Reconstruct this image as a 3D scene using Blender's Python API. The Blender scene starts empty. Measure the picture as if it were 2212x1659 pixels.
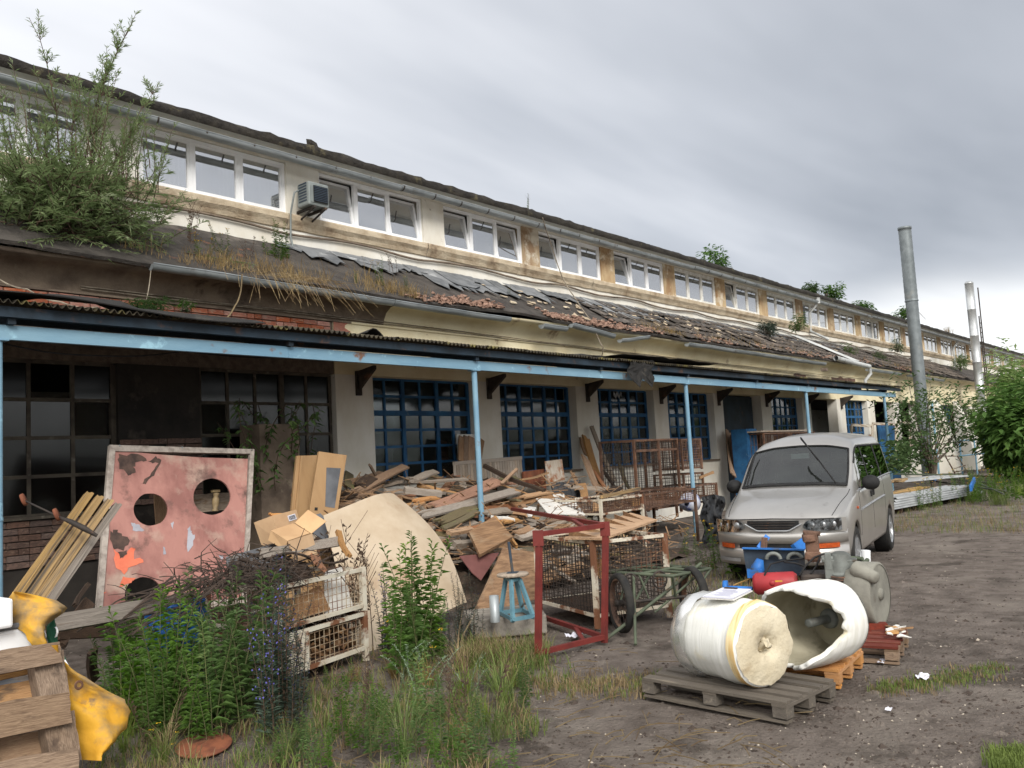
import bpy, bmesh, math, random
from mathutils import Vector, Matrix, noise
from mathutils.geometry import tessellate_polygon

S = bpy.context.scene
COL = S.collection
R = random.Random(11)
V = Vector
PI = math.pi

# ---------------------------------------------------------------- camera
# x runs along the factory front (away to the right), y towards the front, z up
CX, CY, FOC, EYE = 1106.0, 829.5, 1853.0, 1.65
EX = V((2700 - CX, CY - 908.0, -FOC)).normalized()
_t = (-.055 * EX.x + EX.y) / EX.z
EZ = V((-.055, 1, -_t)).normalized()
EY = EZ.cross(EX)
CAMP = V((0, 0, EYE))
cd = bpy.data.cameras.new('camera'); cam = bpy.data.objects.new('camera', cd); COL.objects.link(cam)
cam.matrix_world = Matrix.Translation(CAMP) @ Matrix((EX, EY, EZ)).to_4x4()
cd.sensor_width = 36; cd.lens = 36 * FOC / 2212; cd.clip_start = .05; cd.clip_end = 2000
S.camera = cam

def ray(u, v):
    c = V((u - CX, CY - v, -FOC)); return V((c.dot(EX), c.dot(EY), c.dot(EZ)))
def G(u, v, z=0.0):                 # a spot on a level z
    r = ray(u, v); return CAMP + r * ((z - EYE) / r.z)
def P(u, v, y):                     # a spot on an upright plane parallel to the front
    r = ray(u, v); return CAMP + r * (y / r.y)
def A(u, v, o, n):                  # a spot on any plane
    r = ray(u, v); return CAMP + r * ((V(o) - CAMP).dot(V(n)) / r.dot(V(n)))

# ---------------------------------------------------------------- sky and sun
SUN = V((-.46, -.67, .58)).normalized()
w = bpy.data.worlds.new('World'); S.world = w; w.use_nodes = True
nt = w.node_tree; nt.nodes.clear(); N = nt.nodes.new; L = nt.links.new
out = N('ShaderNodeOutputWorld'); bg = N('ShaderNodeBackground'); bg.inputs[1].default_value = .1
sky = N('ShaderNodeTexSky'); sky.sky_type = 'NISHITA'; sky.sun_disc = False
sky.sun_elevation = math.asin(SUN.z); sky.sun_rotation = math.atan2(SUN.x, SUN.y)
tc = N('ShaderNodeTexCoord'); sx = N('ShaderNodeSeparateXYZ'); L(tc.outputs['Generated'], sx.inputs[0])
def mth(op, a, b=None, clamp=False):
    m = N('ShaderNodeMath'); m.operation = op; m.use_clamp = clamp
    for i, q in enumerate((a, b)):
        if q is None: continue
        if isinstance(q, (int, float)): m.inputs[i].default_value = q
        else: L(q, m.inputs[i])
    return m.outputs[0]
dz = mth('ADD', mth('MAXIMUM', sx.outputs[2], 0.0), .16)
cb = N('ShaderNodeCombineXYZ'); L(mth('DIVIDE', sx.outputs[0], dz), cb.inputs[0]); L(mth('DIVIDE', sx.outputs[1], dz), cb.inputs[1])
mp = N('ShaderNodeMapping'); mp.inputs['Rotation'].default_value = (0, 0, math.radians(28)); mp.inputs['Scale'].default_value = (.42, 1.0, 1); mp.inputs['Location'].default_value = (.35, .2, 0)
L(cb.outputs[0], mp.inputs[0])
n1 = N('ShaderNodeTexNoise'); n1.inputs['Scale'].default_value = .62; n1.inputs['Detail'].default_value = 5; n1.inputs['Roughness'].default_value = .5; n1.inputs['Distortion'].default_value = .35
L(mp.outputs[0], n1.inputs[0])
n2 = N('ShaderNodeTexNoise'); n2.inputs['Scale'].default_value = 2.6; n2.inputs['Detail'].default_value = 4
L(mp.outputs[0], n2.inputs[0])
# the cloud deck is thickest towards +x (far right) and thins out evenly towards -x
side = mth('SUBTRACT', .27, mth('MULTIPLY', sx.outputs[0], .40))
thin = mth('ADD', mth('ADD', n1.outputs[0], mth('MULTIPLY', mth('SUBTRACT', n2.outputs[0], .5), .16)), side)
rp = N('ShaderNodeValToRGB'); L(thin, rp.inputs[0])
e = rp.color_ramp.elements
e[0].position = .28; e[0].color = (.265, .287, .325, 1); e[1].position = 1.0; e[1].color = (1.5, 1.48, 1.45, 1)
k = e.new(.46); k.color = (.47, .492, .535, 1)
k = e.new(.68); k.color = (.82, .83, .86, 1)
# the deck ends above the horizon and leaves a bright strip below
gap = N('ShaderNodeMapRange'); gap.interpolation_type = 'SMOOTHSTEP'
L(mth('ADD', sx.outputs[2], mth('MULTIPLY', mth('SUBTRACT', n1.outputs[0], .5), .22)), gap.inputs[0])
gap.inputs[1].default_value = .115; gap.inputs[2].default_value = .19; gap.inputs[3].default_value = 1; gap.inputs[4].default_value = 0
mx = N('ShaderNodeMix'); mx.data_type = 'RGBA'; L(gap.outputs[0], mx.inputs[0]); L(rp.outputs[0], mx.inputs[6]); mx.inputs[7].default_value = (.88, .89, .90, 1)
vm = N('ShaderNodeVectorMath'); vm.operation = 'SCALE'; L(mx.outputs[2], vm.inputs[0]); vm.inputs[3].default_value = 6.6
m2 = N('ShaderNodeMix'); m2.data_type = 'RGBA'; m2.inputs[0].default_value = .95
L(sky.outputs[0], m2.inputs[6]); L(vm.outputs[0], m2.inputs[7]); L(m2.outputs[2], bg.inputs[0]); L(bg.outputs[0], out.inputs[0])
sd = bpy.data.lights.new('sun', 'SUN'); so = bpy.data.objects.new('sun', sd); COL.objects.link(so)
sd.energy = 1.5; sd.angle = math.radians(24); sd.color = (1, .96, .9)
so.rotation_euler = SUN.to_track_quat('Z', 'Y').to_euler(); so.location = SUN * 60
S.view_settings.view_transform = 'Standard'; S.view_settings.look = 'None'; S.view_settings.gamma = 1
S.view_settings.use_curve_mapping = False; S.view_settings.exposure = 1.0

# ---------------------------------------------------------------- materials
def lin(c):
    return tuple(((x / 255) / 12.92 if x <= 10 else ((x / 255 + .055) / 1.055) ** 2.4) for x in c) + (1,)
MATS = {}
def mat(name, c1, c2=None, c3=None, sc=4, lo=.4, hi=.62, st=(1, 1, 1), t3=(.58, .66), s3=2.5, rough=.85, metal=0, bump=.25, bs=None, rnd=0, det=6, spec=.3, bd=.02, c4=None, t4=(.6, .68), s4=7, alpha=None, trans=0):
    """noise mix of two colours, up to two more laid over in blotches, relief, and a tint of its own for every object (rnd)"""
    m = bpy.data.materials.new(name); m.use_nodes = True; nt = m.node_tree; N = nt.nodes.new; L = nt.links.new
    b = nt.nodes['Principled BSDF']; b.inputs['Roughness'].default_value = rough; b.inputs['Metallic'].default_value = metal
    b.inputs['Specular IOR Level'].default_value = spec
    tc = N('ShaderNodeTexCoord'); mp = N('ShaderNodeMapping'); mp.inputs['Scale'].default_value = st
    oi = N('ShaderNodeObjectInfo')
    va = N('ShaderNodeVectorMath'); va.operation = 'ADD'; L(tc.outputs['Object'], va.inputs[0])
    vs = N('ShaderNodeVectorMath'); vs.operation = 'SCALE'; vs.inputs[0].default_value = (13.1, 7.7, 5.3); L(oi.outputs['Random'], vs.inputs[3]); L(vs.outputs[0], va.inputs[1])
    L(va.outputs[0], mp.inputs[0])
    def nz(scale, vec=mp.outputs[0], d=det):
        n = N('ShaderNodeTexNoise'); n.inputs['Scale'].default_value = scale; n.inputs['Detail'].default_value = d; n.inputs['Roughness'].default_value = .62; L(vec, n.inputs[0]); return n.outputs[0]
    def rng(x, a, c, p=0., q=1.):
        r = N('ShaderNodeMapRange'); L(x, r.inputs[0])
        for i, z in enumerate((a, c, p, q)): r.inputs[i + 1].default_value = z
        return r.outputs[0]
    def mix(f, a, c):
        x = N('ShaderNodeMix'); x.data_type = 'RGBA'; L(f, x.inputs[0])
        for i, z in ((6, a), (7, c)):
            if isinstance(z, tuple): x.inputs[i].default_value = z
            else: L(z, x.inputs[i])
        return x.outputs[2]
    n0 = nz(sc)
    col = lin(c1)
    if c2: col = mix(rng(n0, lo, hi), lin(c1), lin(c2))
    if c3: col = mix(rng(nz(s3, va.outputs[0]), *t3), col, lin(c3))
    if c4: col = mix(rng(nz(s4, va.outputs[0]), *t4), col, lin(c4))
    if rnd and not isinstance(col, tuple):
        hs = N('ShaderNodeHueSaturation'); L(col, hs.inputs['Color']); L(rng(oi.outputs['Random'], 0, 1, 1 - rnd, 1 + rnd), hs.inputs['Value'])
        vs2 = N('ShaderNodeMath'); vs2.operation = 'MULTIPLY'; L(oi.outputs['Random'], vs2.inputs[0]); vs2.inputs[1].default_value = 7.31
        fr = N('ShaderNodeMath'); fr.operation = 'FRACT'; L(vs2.outputs[0], fr.inputs[0]); L(rng(fr.outputs[0], 0, 1, 1 - rnd * .7, 1 + rnd * .7), hs.inputs['Saturation'])
        col = hs.outputs[0]
    if isinstance(col, tuple): b.inputs['Base Color'].default_value = col
    else: L(col, b.inputs['Base Color'])
    if bump:
        bm = N('ShaderNodeBump'); bm.inputs['Strength'].default_value = bump; bm.inputs['Distance'].default_value = bd
        L(nz(bs, mp.outputs[0], 8) if bs else n0, bm.inputs['Height']); L(bm.outputs[0], b.inputs['Normal'])
    if trans:
        tr = N('ShaderNodeBsdfTranslucent'); ms = N('ShaderNodeMixShader'); ms.inputs[0].default_value = trans
        if isinstance(col, tuple): tr.inputs[0].default_value = col
        else: L(col, tr.inputs[0])
        L(b.outputs[0], ms.inputs[1]); L(tr.outputs[0], ms.inputs[2]); L(ms.outputs[0], nt.nodes['Material Output'].inputs[0])
    MATS[name] = m
    return m

def glass(name, tint, fac, rough=.03, dirt=None, dfac=.2):
    """window glass: tinted see-through, mirror by Fresnel, a film of dirt"""
    m = bpy.data.materials.new(name); m.use_nodes = True; nt = m.node_tree; N = nt.nodes.new; L = nt.links.new; nt.nodes.remove(nt.nodes['Principled BSDF'])
    t = N('ShaderNodeBsdfTransparent'); t.inputs[0].default_value = lin(tint); g = N('ShaderNodeBsdfGlossy'); g.inputs['Roughness'].default_value = rough
    fr = N('ShaderNodeFresnel'); fr.inputs[0].default_value = 1.5
    mr = N('ShaderNodeMapRange'); L(fr.outputs[0], mr.inputs[0]); mr.inputs[1].default_value = 0; mr.inputs[2].default_value = 1; mr.inputs[3].default_value = fac; mr.inputs[4].default_value = 1
    ms = N('ShaderNodeMixShader'); L(mr.outputs[0], ms.inputs[0]); L(t.outputs[0], ms.inputs[1]); L(g.outputs[0], ms.inputs[2]); last = ms.outputs[0]
    if dirt:
        d = N('ShaderNodeBsdfDiffuse'); d.inputs[0].default_value = lin(dirt); nz = N('ShaderNodeTexNoise'); nz.inputs['Scale'].default_value = 3; nz.inputs['Detail'].default_value = 6
        oi = N('ShaderNodeObjectInfo'); tc = N('ShaderNodeTexCoord'); va = N('ShaderNodeVectorMath'); va.operation = 'ADD'; L(tc.outputs['Object'], va.inputs[0]); L(oi.outputs['Random'], va.inputs[1]); L(va.outputs[0], nz.inputs[0])
        r2 = N('ShaderNodeMapRange'); L(nz.outputs[0], r2.inputs[0]); r2.inputs[1].default_value = .3; r2.inputs[2].default_value = .75; r2.inputs[3].default_value = dfac * .4; r2.inputs[4].default_value = dfac * 1.6
        m3 = N('ShaderNodeMixShader'); L(r2.outputs[0], m3.inputs[0]); L(last, m3.inputs[1]); L(d.outputs[0], m3.inputs[2]); last = m3.outputs[0]
    L(last, nt.nodes['Material Output'].inputs[0]); MATS[name] = m
    return m

# ---------------------------------------------------------------- mesh helpers
class MB:
    """collects shapes; build() links them as ONE mesh object"""
    def __init__(s): s.v = []; s.f = []; s.m = []; s.sm = []
    def add(s, vs, fs, mi=0, sm=False):
        o = len(s.v); s.v += [V(p) for p in vs]; s.f += [tuple(i + o for i in f) for f in fs]; s.m += [mi] * len(fs); s.sm += [sm] * len(fs); return s
    def box(s, c, d, M=None, mi=0, j=0):
        x, y, z = (q / 2 for q in d)
        vs = [V((a * x, b * y, e * z)) for e in (-1, 1) for b in (-1, 1) for a in (-1, 1)]
        if j: vs = [p + V((R.uniform(-j, j), R.uniform(-j, j), R.uniform(-j, j))) for p in vs]
        if M is not None: vs = [M @ p for p in vs]
        return s.add([p + V(c) for p in vs], [(0, 2, 3, 1), (4, 5, 7, 6), (0, 1, 5, 4), (2, 6, 7, 3), (0, 4, 6, 2), (1, 3, 7, 5)], mi)
    def span(s, x0, x1, y0, y1, z0, z1, mi=0):
        return s.box(((x0 + x1) / 2, (y0 + y1) / 2, (z0 + z1) / 2), (x1 - x0, y1 - y0, z1 - z0), None, mi)
    def bar(s, p, q, w, h=None, up=(0, 0, 1), mi=0):
        p, q = V(p), V(q); d = q - p; h = h or w
        M = frame(d, up); return s.box((p + q) / 2, (d.length, w, h), M, mi)
    def tube(s, pts, r, n=8, mi=0, caps=True, r1=None):
        pts = [V(p) for p in pts]; vs = []; fs = []; m = len(pts); u = None
        for i, p in enumerate(pts):
            d = (pts[min(i + 1, m - 1)] - pts[max(i - 1, 0)]).normalized()
            if u is None: u = d.orthogonal().normalized()
            u = (u - d * u.dot(d)); u = u.normalized() if u.length > 1e-6 else d.orthogonal().normalized(); x = d.cross(u)
            rr = r[i] if isinstance(r, (list, tuple)) else (r if r1 is None else r + (r1 - r) * i / (m - 1))
            vs += [p + (u * math.cos(2 * PI * k / n) + x * math.sin(2 * PI * k / n)) * rr for k in range(n)]
        for i in range(m - 1):
            for k in range(n):
                a, b = i * n + k, i * n + (k + 1) % n; fs.append((a, b, b + n, a + n))
        s.add(vs, fs, mi, n > 5)
        if caps: s.add(vs[:n], [tuple(range(n))[::-1]], mi); s.add(vs[-n:], [tuple(range(n))], mi)
        return s
    def lathe(s, prof, o, ax, n=32, mi=0, a0=0, a1=2 * PI):
        """prof: (distance along the axis, radius)"""
        ax = V(ax).normalized(); u = ax.orthogonal().normalized(); x = ax.cross(u); o = V(o); vs = []; fs = []; full = a1 - a0 > 6.28; k = n if full else n + 1
        for t, r in prof: vs += [o + ax * t + (u * math.cos(a0 + (a1 - a0) * i / n) + x * math.sin(a0 + (a1 - a0) * i / n)) * r for i in range(k)]
        for j in range(len(prof) - 1):
            for i in range(n if full else n):
                a, b = j * k + i, j * k + ((i + 1) % k); fs.append((a, b, b + k, a + k))
        return s.add(vs, fs, mi, True)
    def slab(s, pts, t, mi=0, nrm=None):
        """a flat polygon given thickness t away from its normal"""
        pts = [V(p) for p in pts]; n = nrm and V(nrm) or (pts[1] - pts[0]).cross(pts[2] - pts[0]).normalized(); k = len(pts)
        return s.add(pts + [p - n * t for p in pts], [tuple(range(k)), tuple(range(2 * k - 1, k - 1, -1))] + [((i + 1) % k, i, i + k, (i + 1) % k + k) for i in range(k)], mi)
    def sheet(s, g, mi=0, t=0, sm=True, nv=None):
        """a grid of points (rows), optionally doubled at distance t"""
        nr, nc = len(g), len(g[0]); vs = [V(p) for r in g for p in r]; fs = [(i * nc + j, i * nc + j + 1, (i + 1) * nc + j + 1, (i + 1) * nc + j) for i in range(nr - 1) for j in range(nc - 1)]
        if not t: return s.add(vs, fs, mi, sm)
        nn = [V() for _ in vs]
        for f in fs:
            q = (vs[f[1]] - vs[f[0]]).cross(vs[f[2]] - vs[f[0]])
            for i in f: nn[i] += q
        b = [p - (V(nv) if nv else q.normalized()) * t for p, q in zip(vs, nn)]; o = len(vs)
        s.add(vs + b, fs + [tuple(i + o for i in f[::-1]) for f in fs], mi, sm)
        rim = [(0, j) for j in range(nc)] + [(i, nc - 1) for i in range(1, nr)] + [(nr - 1, j) for j in range(nc - 2, -1, -1)] + [(i, 0) for i in range(nr - 2, 0, -1)]
        ids = [i * nc + j for i, j in rim]; L = len(ids); av = vs + b
        return s.add([av[i] for i in ids] + [av[i + o] for i in ids], [((i + 1) % L, i, i + L, (i + 1) % L + L) for i in range(L)], mi)
    def build(s, name, m, parent=None, off=None, bevel=0, kind=None, sub=0):
        me = bpy.data.meshes.new(name)
        o0 = V(off) if off is not None else (V(parent['_o']) if parent is not None and '_o' in parent else V())
        me.from_pydata([p - o0 for p in s.v], [], s.f)
        for x in (m if isinstance(m, (list, tuple)) else [m]): me.materials.append(MATS[x] if isinstance(x, str) else x)
        me.polygons.foreach_set('material_index', s.m); me.polygons.foreach_set('use_smooth', s.sm); me.update()
        o = bpy.data.objects.new(name, me); COL.objects.link(o)
        if parent is not None:
            o.parent = parent; o['_o'] = list(o0)
        elif off is not None: o.location = o0
        if kind: o['kind'] = kind
        if bevel:
            b = o.modifiers.new('b', 'BEVEL'); b.width = bevel; b.segments = 2; b.limit_method = 'ANGLE'; b.harden_normals = False
        if sub:
            b = o.modifiers.new('s', 'SUBSURF'); b.levels = sub; b.render_levels = sub
        return o

def frame(d, up=(0, 0, 1)):
    x = V(d).normalized(); up = V(up)
    if abs(x.dot(up)) > .98: up = V((0, 1, 0)) if abs(x.y) < .9 else V((1, 0, 0))
    y = up.cross(x).normalized(); z = x.cross(y); return Matrix((x, y, z)).transposed()
def rotz(a): return Matrix.Rotation(a, 3, 'Z')
def thing(name, label, cat, loc=(0, 0, 0), rz=0, group=None, local=False):
    """an Empty at the base of a thing; its parts are built in world coordinates unless local"""
    o = bpy.data.objects.new(name, None); COL.objects.link(o); o.empty_display_size = .1; o.location = loc; o.rotation_euler = (0, 0, rz)
    o['_o'] = [0, 0, 0] if local else list(loc); return tag(o, label, cat, group)
def tag(o, label, cat, group=None):
    o['label'] = label; o['category'] = cat
    if group: o['group'] = group
    return o
def copy_tree(o, parent=None):
    c = o.copy(); COL.objects.link(c)
    if parent is not None: c.parent = parent
    for ch in list(o.children): copy_tree(ch, c)
    return c
def place(o, mesh_M):
    o.matrix_world = mesh_M; return o
def fbm(x, y=0, z=0, o=4): return noise.fractal(V((x, y, z)), 1.0, 2.0, o)

# ---------------------------------------------------------------- the materials of the place
mat('white_wash', (222, 219, 210), (206, 200, 186), (164, 152, 134), sc=1.2, t3=(.68, .8), s3=1.1, c4=(120, 105, 88), t4=(.68, .74), s4=5, bump=.25, bs=14, st=(1, 1, .5))
mat('cream_plaster', (226, 216, 184), (214, 200, 164), (136, 112, 92), sc=1.3, t3=(.64, .72), s3=1.0, c4=(160, 140, 116), t4=(.66, .72), s4=2.6, bump=.3, bs=18)
mat('grey_plaster', (126, 112, 97), (92, 80, 70), (150, 138, 118), sc=1.6, t3=(.6, .7), s3=1.5, c4=(60, 52, 46), t4=(.6, .7), s4=2.2, bump=.4, bs=16)
mat('tan_plaster', (186, 166, 134), (150, 122, 92), (206, 196, 176), sc=2.2, t3=(.56, .64), s3=1.6, c4=(108, 84, 64), t4=(.62, .7), s4=3.4, bump=.4, bs=15, st=(1, 1, .45), rnd=.14)
mat('sooty_plaster', (54, 50, 46), (34, 32, 30), (70, 64, 58), sc=1.5, bump=.4, bs=12)  # near-black plaster tone behind the bricks of the left bay
mat('stone_ledge', (192, 178, 154), (162, 144, 120), (116, 98, 80), sc=3, t3=(.6, .74), s3=3, bump=.6, bs=22, bd=.03)
mat('mortar', (110, 98, 86), (84, 74, 66), sc=9, bump=.5, bs=40)
mat('brick', (160, 98, 78), (132, 88, 74), (158, 128, 112), sc=6, t3=(.5, .66), s3=3, rnd=.3, bump=.4, bs=30, c4=(86, 66, 58), t4=(.6, .7), s4=4)
mat('sooty_brick', (112, 90, 80), (84, 70, 64), (130, 112, 100), sc=6, rnd=.28, bump=.4, bs=30)  # darker brick tone, for the left bay and the far bare patches
mat('pvc', (236, 237, 238), (222, 223, 224), sc=2, rough=.4, bump=0, spec=.4)
mat('flaking_pvc', (226, 226, 222), (202, 198, 188), (150, 138, 120), sc=5, t3=(.62, .66), s3=9, rough=.6, bump=.1)
mat('curtain', (226, 230, 232), (206, 212, 216), sc=1.2, st=(9, 1, .4), lo=.42, hi=.58, bump=.5, rough=.9)
mat('yellow_curtain', (220, 212, 176), (200, 188, 146), sc=1.2, st=(9, 1, .4), lo=.42, hi=.58, bump=.5, rough=.9)
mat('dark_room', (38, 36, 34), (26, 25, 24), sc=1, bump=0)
mat('zinc', (158, 164, 166), (128, 134, 136), (104, 98, 90), sc=4, t3=(.6, .72), s3=2, metal=.35, rough=.45, bump=.1, st=(.4, 2, 2))
mat('roof_felt', (78, 73, 68), (58, 54, 51), (110, 103, 96), sc=3, t3=(.6, .72), s3=1.2, c4=(112, 78, 62), t4=(.64, .7), s4=3, bump=.8, bs=9, bd=.05)
mat('roof_moss', (52, 48, 42), (36, 33, 30), (84, 78, 58), sc=6, t3=(.58, .7), s3=4, bump=1, bs=14, bd=.06)
mat('lead', (126, 128, 130), (92, 95, 98), (164, 166, 166), sc=2, t3=(.58, .68), s3=2.5, rough=.6, bump=.4, bs=5, rnd=.2)
mat('tile', (86, 79, 73), (60, 56, 52), (118, 108, 98), sc=4, t3=(.55, .7), s3=3, rnd=.3, bump=.5, bs=18, c4=(130, 110, 97), t4=(.62, .7), s4=5)
mat('red_rubble', (158, 128, 112), (128, 102, 88), (92, 76, 66), sc=7, s3=4, bump=1, bs=16, bd=.05)
mat('light_blue_paint', (124, 158, 176), (108, 144, 166), (118, 88, 70), sc=1.1, st=(.6, 2, 2), t3=(.62, .68), s3=2.2, c4=(150, 190, 206), t4=(.62, .68), s4=3, rough=.55, bump=.15, bs=14)
mat('dark_blue_paint', (40, 54, 66), (30, 40, 48), (84, 62, 50), sc=3, t3=(.6, .7), s3=4, rough=.6, bump=.2)
mat('window_blue', (42, 94, 136), (32, 74, 112), (112, 132, 142), sc=4, t3=(.66, .72), s3=8, rough=.6, bump=.15)
mat('window_rust', (88, 82, 72), (66, 60, 54), (112, 108, 98), sc=5, t3=(.6, .7), s3=7, bump=.3)
mat('mossy_sheet', (70, 64, 50), (46, 42, 36), (108, 100, 60), sc=4, t3=(.56, .66), s3=5, bump=.5, bs=16)
mat('black_felt', (44, 42, 40), (30, 29, 28), (66, 62, 56), sc=4, bump=.6, bs=10, bd=.03)
mat('old_iron', (72, 64, 58), (48, 44, 42), (104, 74, 56), sc=6, rough=.7, bump=.3, metal=.2)
mat('cable_grey', (150, 140, 124), (104, 94, 82), sc=6, bump=0)
glass('pane_clear', (236, 240, 242), .68, .02, (200, 204, 206), .1)
glass('pane_dirty', (176, 186, 188), .05, .08, (92, 98, 96), .09)
glass('pane_sooty', (60, 66, 68), .03, .15, (52, 55, 53), .13)  # dark tinted panes of the left bay and the last far window

# ---------------------------------------------------------------- the factory
YL, YU = 11.0, 12.27
fac = thing('factory_building', 'long run-down factory with cream and white walls and a row of white upper windows', 'building')
def wav(x0, x1, n): return [x0 + (x1 - x0) * i / n for i in range(n + 1)]

# lower wall: white piers, spandrels, bricks
OPEN = [(9.32, 11.85), (12.51, 15.0), (15.82, 18.2), (18.85, 21.3), (21.84, 24.3), (25.0, 27.4), (28.1, 30.5), (31.3, 33.7), (34.5, 36.9), (37.7, 40.1)]
LEFTW = [(2.0, 5.08), (6.22, 8.53)]
mb = MB(); mb.span(8.55, 75, YL, YL + .34, 3.19, 4.3)
mb.build('upper_wall', 'cream_plaster', fac)
mb = MB(); mb.span(0, 8.545, YL + .02, YL + .34, 3.19, 4.3); mb.build('upper_wall', 'mortar', fac)
edges = [8.55] + [q for o in OPEN for q in o] + [43.0]
for i in range(0, len(edges), 2):
    x0, x1 = edges[i], edges[i + 1]
    mb = MB(); mb.span(x0, x1, YL, YL + .34, 0, 3.188); mb.build('pier', 'white_wash', fac)
for i, (x0, x1) in enumerate(OPEN):
    if i not in (4, 6):
        mb = MB(); mb.span(x0 + .001, x1 - .001, YL + .004, YL + .33, 0, 1.36)
        mb.build('parapet', 'white_wash', fac)
        mb = MB(); mb.span(x0 - .04, x1 + .04, YL - .05, YL + .3, 1.362, 1.4); mb.build('window_sill', 'grey_plaster', fac)
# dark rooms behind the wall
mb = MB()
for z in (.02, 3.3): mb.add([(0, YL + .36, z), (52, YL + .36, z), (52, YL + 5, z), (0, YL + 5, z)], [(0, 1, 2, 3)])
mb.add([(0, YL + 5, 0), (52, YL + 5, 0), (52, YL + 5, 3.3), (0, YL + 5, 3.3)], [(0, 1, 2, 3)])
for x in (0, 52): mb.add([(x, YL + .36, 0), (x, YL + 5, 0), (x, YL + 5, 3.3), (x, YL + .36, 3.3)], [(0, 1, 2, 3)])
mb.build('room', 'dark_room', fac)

def lattice(x0, x1, z0, z1, nc, nr, y, m, gm, thick=2, gone=(), label=None, trans=None):
    """a steel lattice window: bars in one frame, every pane of its own"""
    mb = MB(); b = .022; pw, ph = (x1 - x0) / nc, (z1 - z0) / nr
    for i in range(nc + 1):
        t = b * (1.7 if i % thick == 0 else 1); mb.span(x0 + i * pw - t, x0 + i * pw + t, y - t, y + t, z0, z1)
    for j in range(nr + 1):
        t = b * (2.0 if j == trans else 1.0); mb.span(x0, x1, y - t * .9, y + t * .9, z0 + j * ph - t, z0 + j * ph + t)
    f = mb.build('lattice_window', m, fac)
    if label: f['label'] = label
    pm = MB(); pm.span(-pw / 2 + b, pw / 2 - b, -.003, .003, -ph / 2 + b, ph / 2 - b); first = None
    for i in range(nc):
        for j in range(nr):
            if (i, j) in gone: continue
            if first is None: first = pm.build('pane', gm, f); o = first
            else: o = first.copy(); COL.objects.link(o)
            o.location = (x0 + (i + .5) * pw, y, z0 + (j + .5) * ph)
            o.rotation_euler = (R.uniform(-.012, .012), 0, R.uniform(-.012, .012))
    return f
for i, (x0, x1) in enumerate(OPEN[:8]):
    if i in (4, 6): continue
    lattice(x0 + .02, x1 - .02, 1.42, 3.17, 6, 6, YL + .24, 'window_blue', 'pane_dirty', gone={0: [(4, 1), (5, 0), (4, 2), (5, 1)], 1: [(5, 5)], 2: [(0, 4)]}.get(i, ()), trans=4)
lattice(2.0, 5.06, 1.31, 3.17, 6, 4, YL + .12, 'window_rust', 'pane_sooty', gone=[(4, 3), (5, 2)], thick=3)
lattice(6.24, 8.51, 1.31, 3.17, 5, 4, YL + .12, 'window_rust', 'pane_sooty', gone=[(1, 0), (0, 2)], thick=3)
# things of the front under the left windows: brick parapets, the brick pier, sills
mb = MB(); mb.span(0, 5.08, YL + .02, YL + .3, 0, 1.27); mb.span(5.08, 6.22, YL + .02, YL + .34, 0, 3.188); mb.span(6.22, 8.53, YL + .02, YL + .3, 0, 1.27)
bw = mb.build('brick_backing', 'sooty_plaster', fac)
for x0, x1 in LEFTW:
    mb = MB(); mb.span(x0 - .05, x1 + .05, YL - .06, YL + .24, 1.272, 1.308); mb.build('window_sill', 'window_rust', fac)
mb = MB(); mb.span(-.122, .122, -.03, .03, -.033, .033)
bk = None
def lay(x0, x1, z0, z1, y, m, skip=.03):
    global bk
    z = z0; row = 0
    while z + .066 <= z1 + 1e-6:
        x = x0 - (.128 if row % 2 else 0)
        while x < x1 - .05:
            ln = .25 if R.random() < .75 else .125
            a, b = max(x, x0), min(x + ln, x1)
            if b - a > .05 and R.random() > skip:
                key = m
                if key not in LAID:
                    q = MB(); q.box((0, 0, 0), (1, 1, 1), j=.03); o = q.build('brick', m, bw); LAID[key] = o
                else: o = LAID[key].copy(); COL.objects.link(o)
                o.location = ((a + b) / 2, y + R.uniform(-.006, .008), z + .033 + R.uniform(-.003, .003)); o.scale = (b - a - .012, .06, .066)
                o.rotation_euler = (R.uniform(-.03, .03), R.uniform(-.012, .012), R.uniform(-.02, .02))
            x += ln
        z += .078; row += 1
LAID = {}
lay(2.6, 8.5, 3.72, 4.03, YL + .012, 'brick')
lay(2.75, 4.9, .72, 1.268, YL + .012, 'sooty_brick')
lay(5.09, 6.21, 1.35, 2.25, YL + .012, 'sooty_brick', .08)
mb = MB()   # broken edge of the plaster beside the bricks
pts = [(8.55, 3.7)]; 
for z in wav(3.7, 4.05, 7): pts.append((8.55 + R.uniform(.22, .36), z))
pts.append((8.55, 4.05))
mb.slab([(x, YL - .012, z) for x, z in pts[::1]], .01, nrm=(0, -1, 0)); mb.build('bare_patch', 'brick', fac)
for xa, xb, za, zb in ((30.2, 32.6, 3.75, 4.0), (26.9, 27.9, 3.74, 3.98)):   # missing plaster further along
    q = [(xa + (xb - xa) * i / 8, za + R.uniform(-.03, .03)) for i in range(9)] + [(xb - (xb - xa) * i / 8, zb + R.uniform(-.05, .04)) for i in range(9)]
    mb = MB(); mb.slab([(x, YL - .008, z) for x, z in q], .006, nrm=(0, -1, 0)); mb.build('bare_patch', 'sooty_brick', fac)
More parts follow.
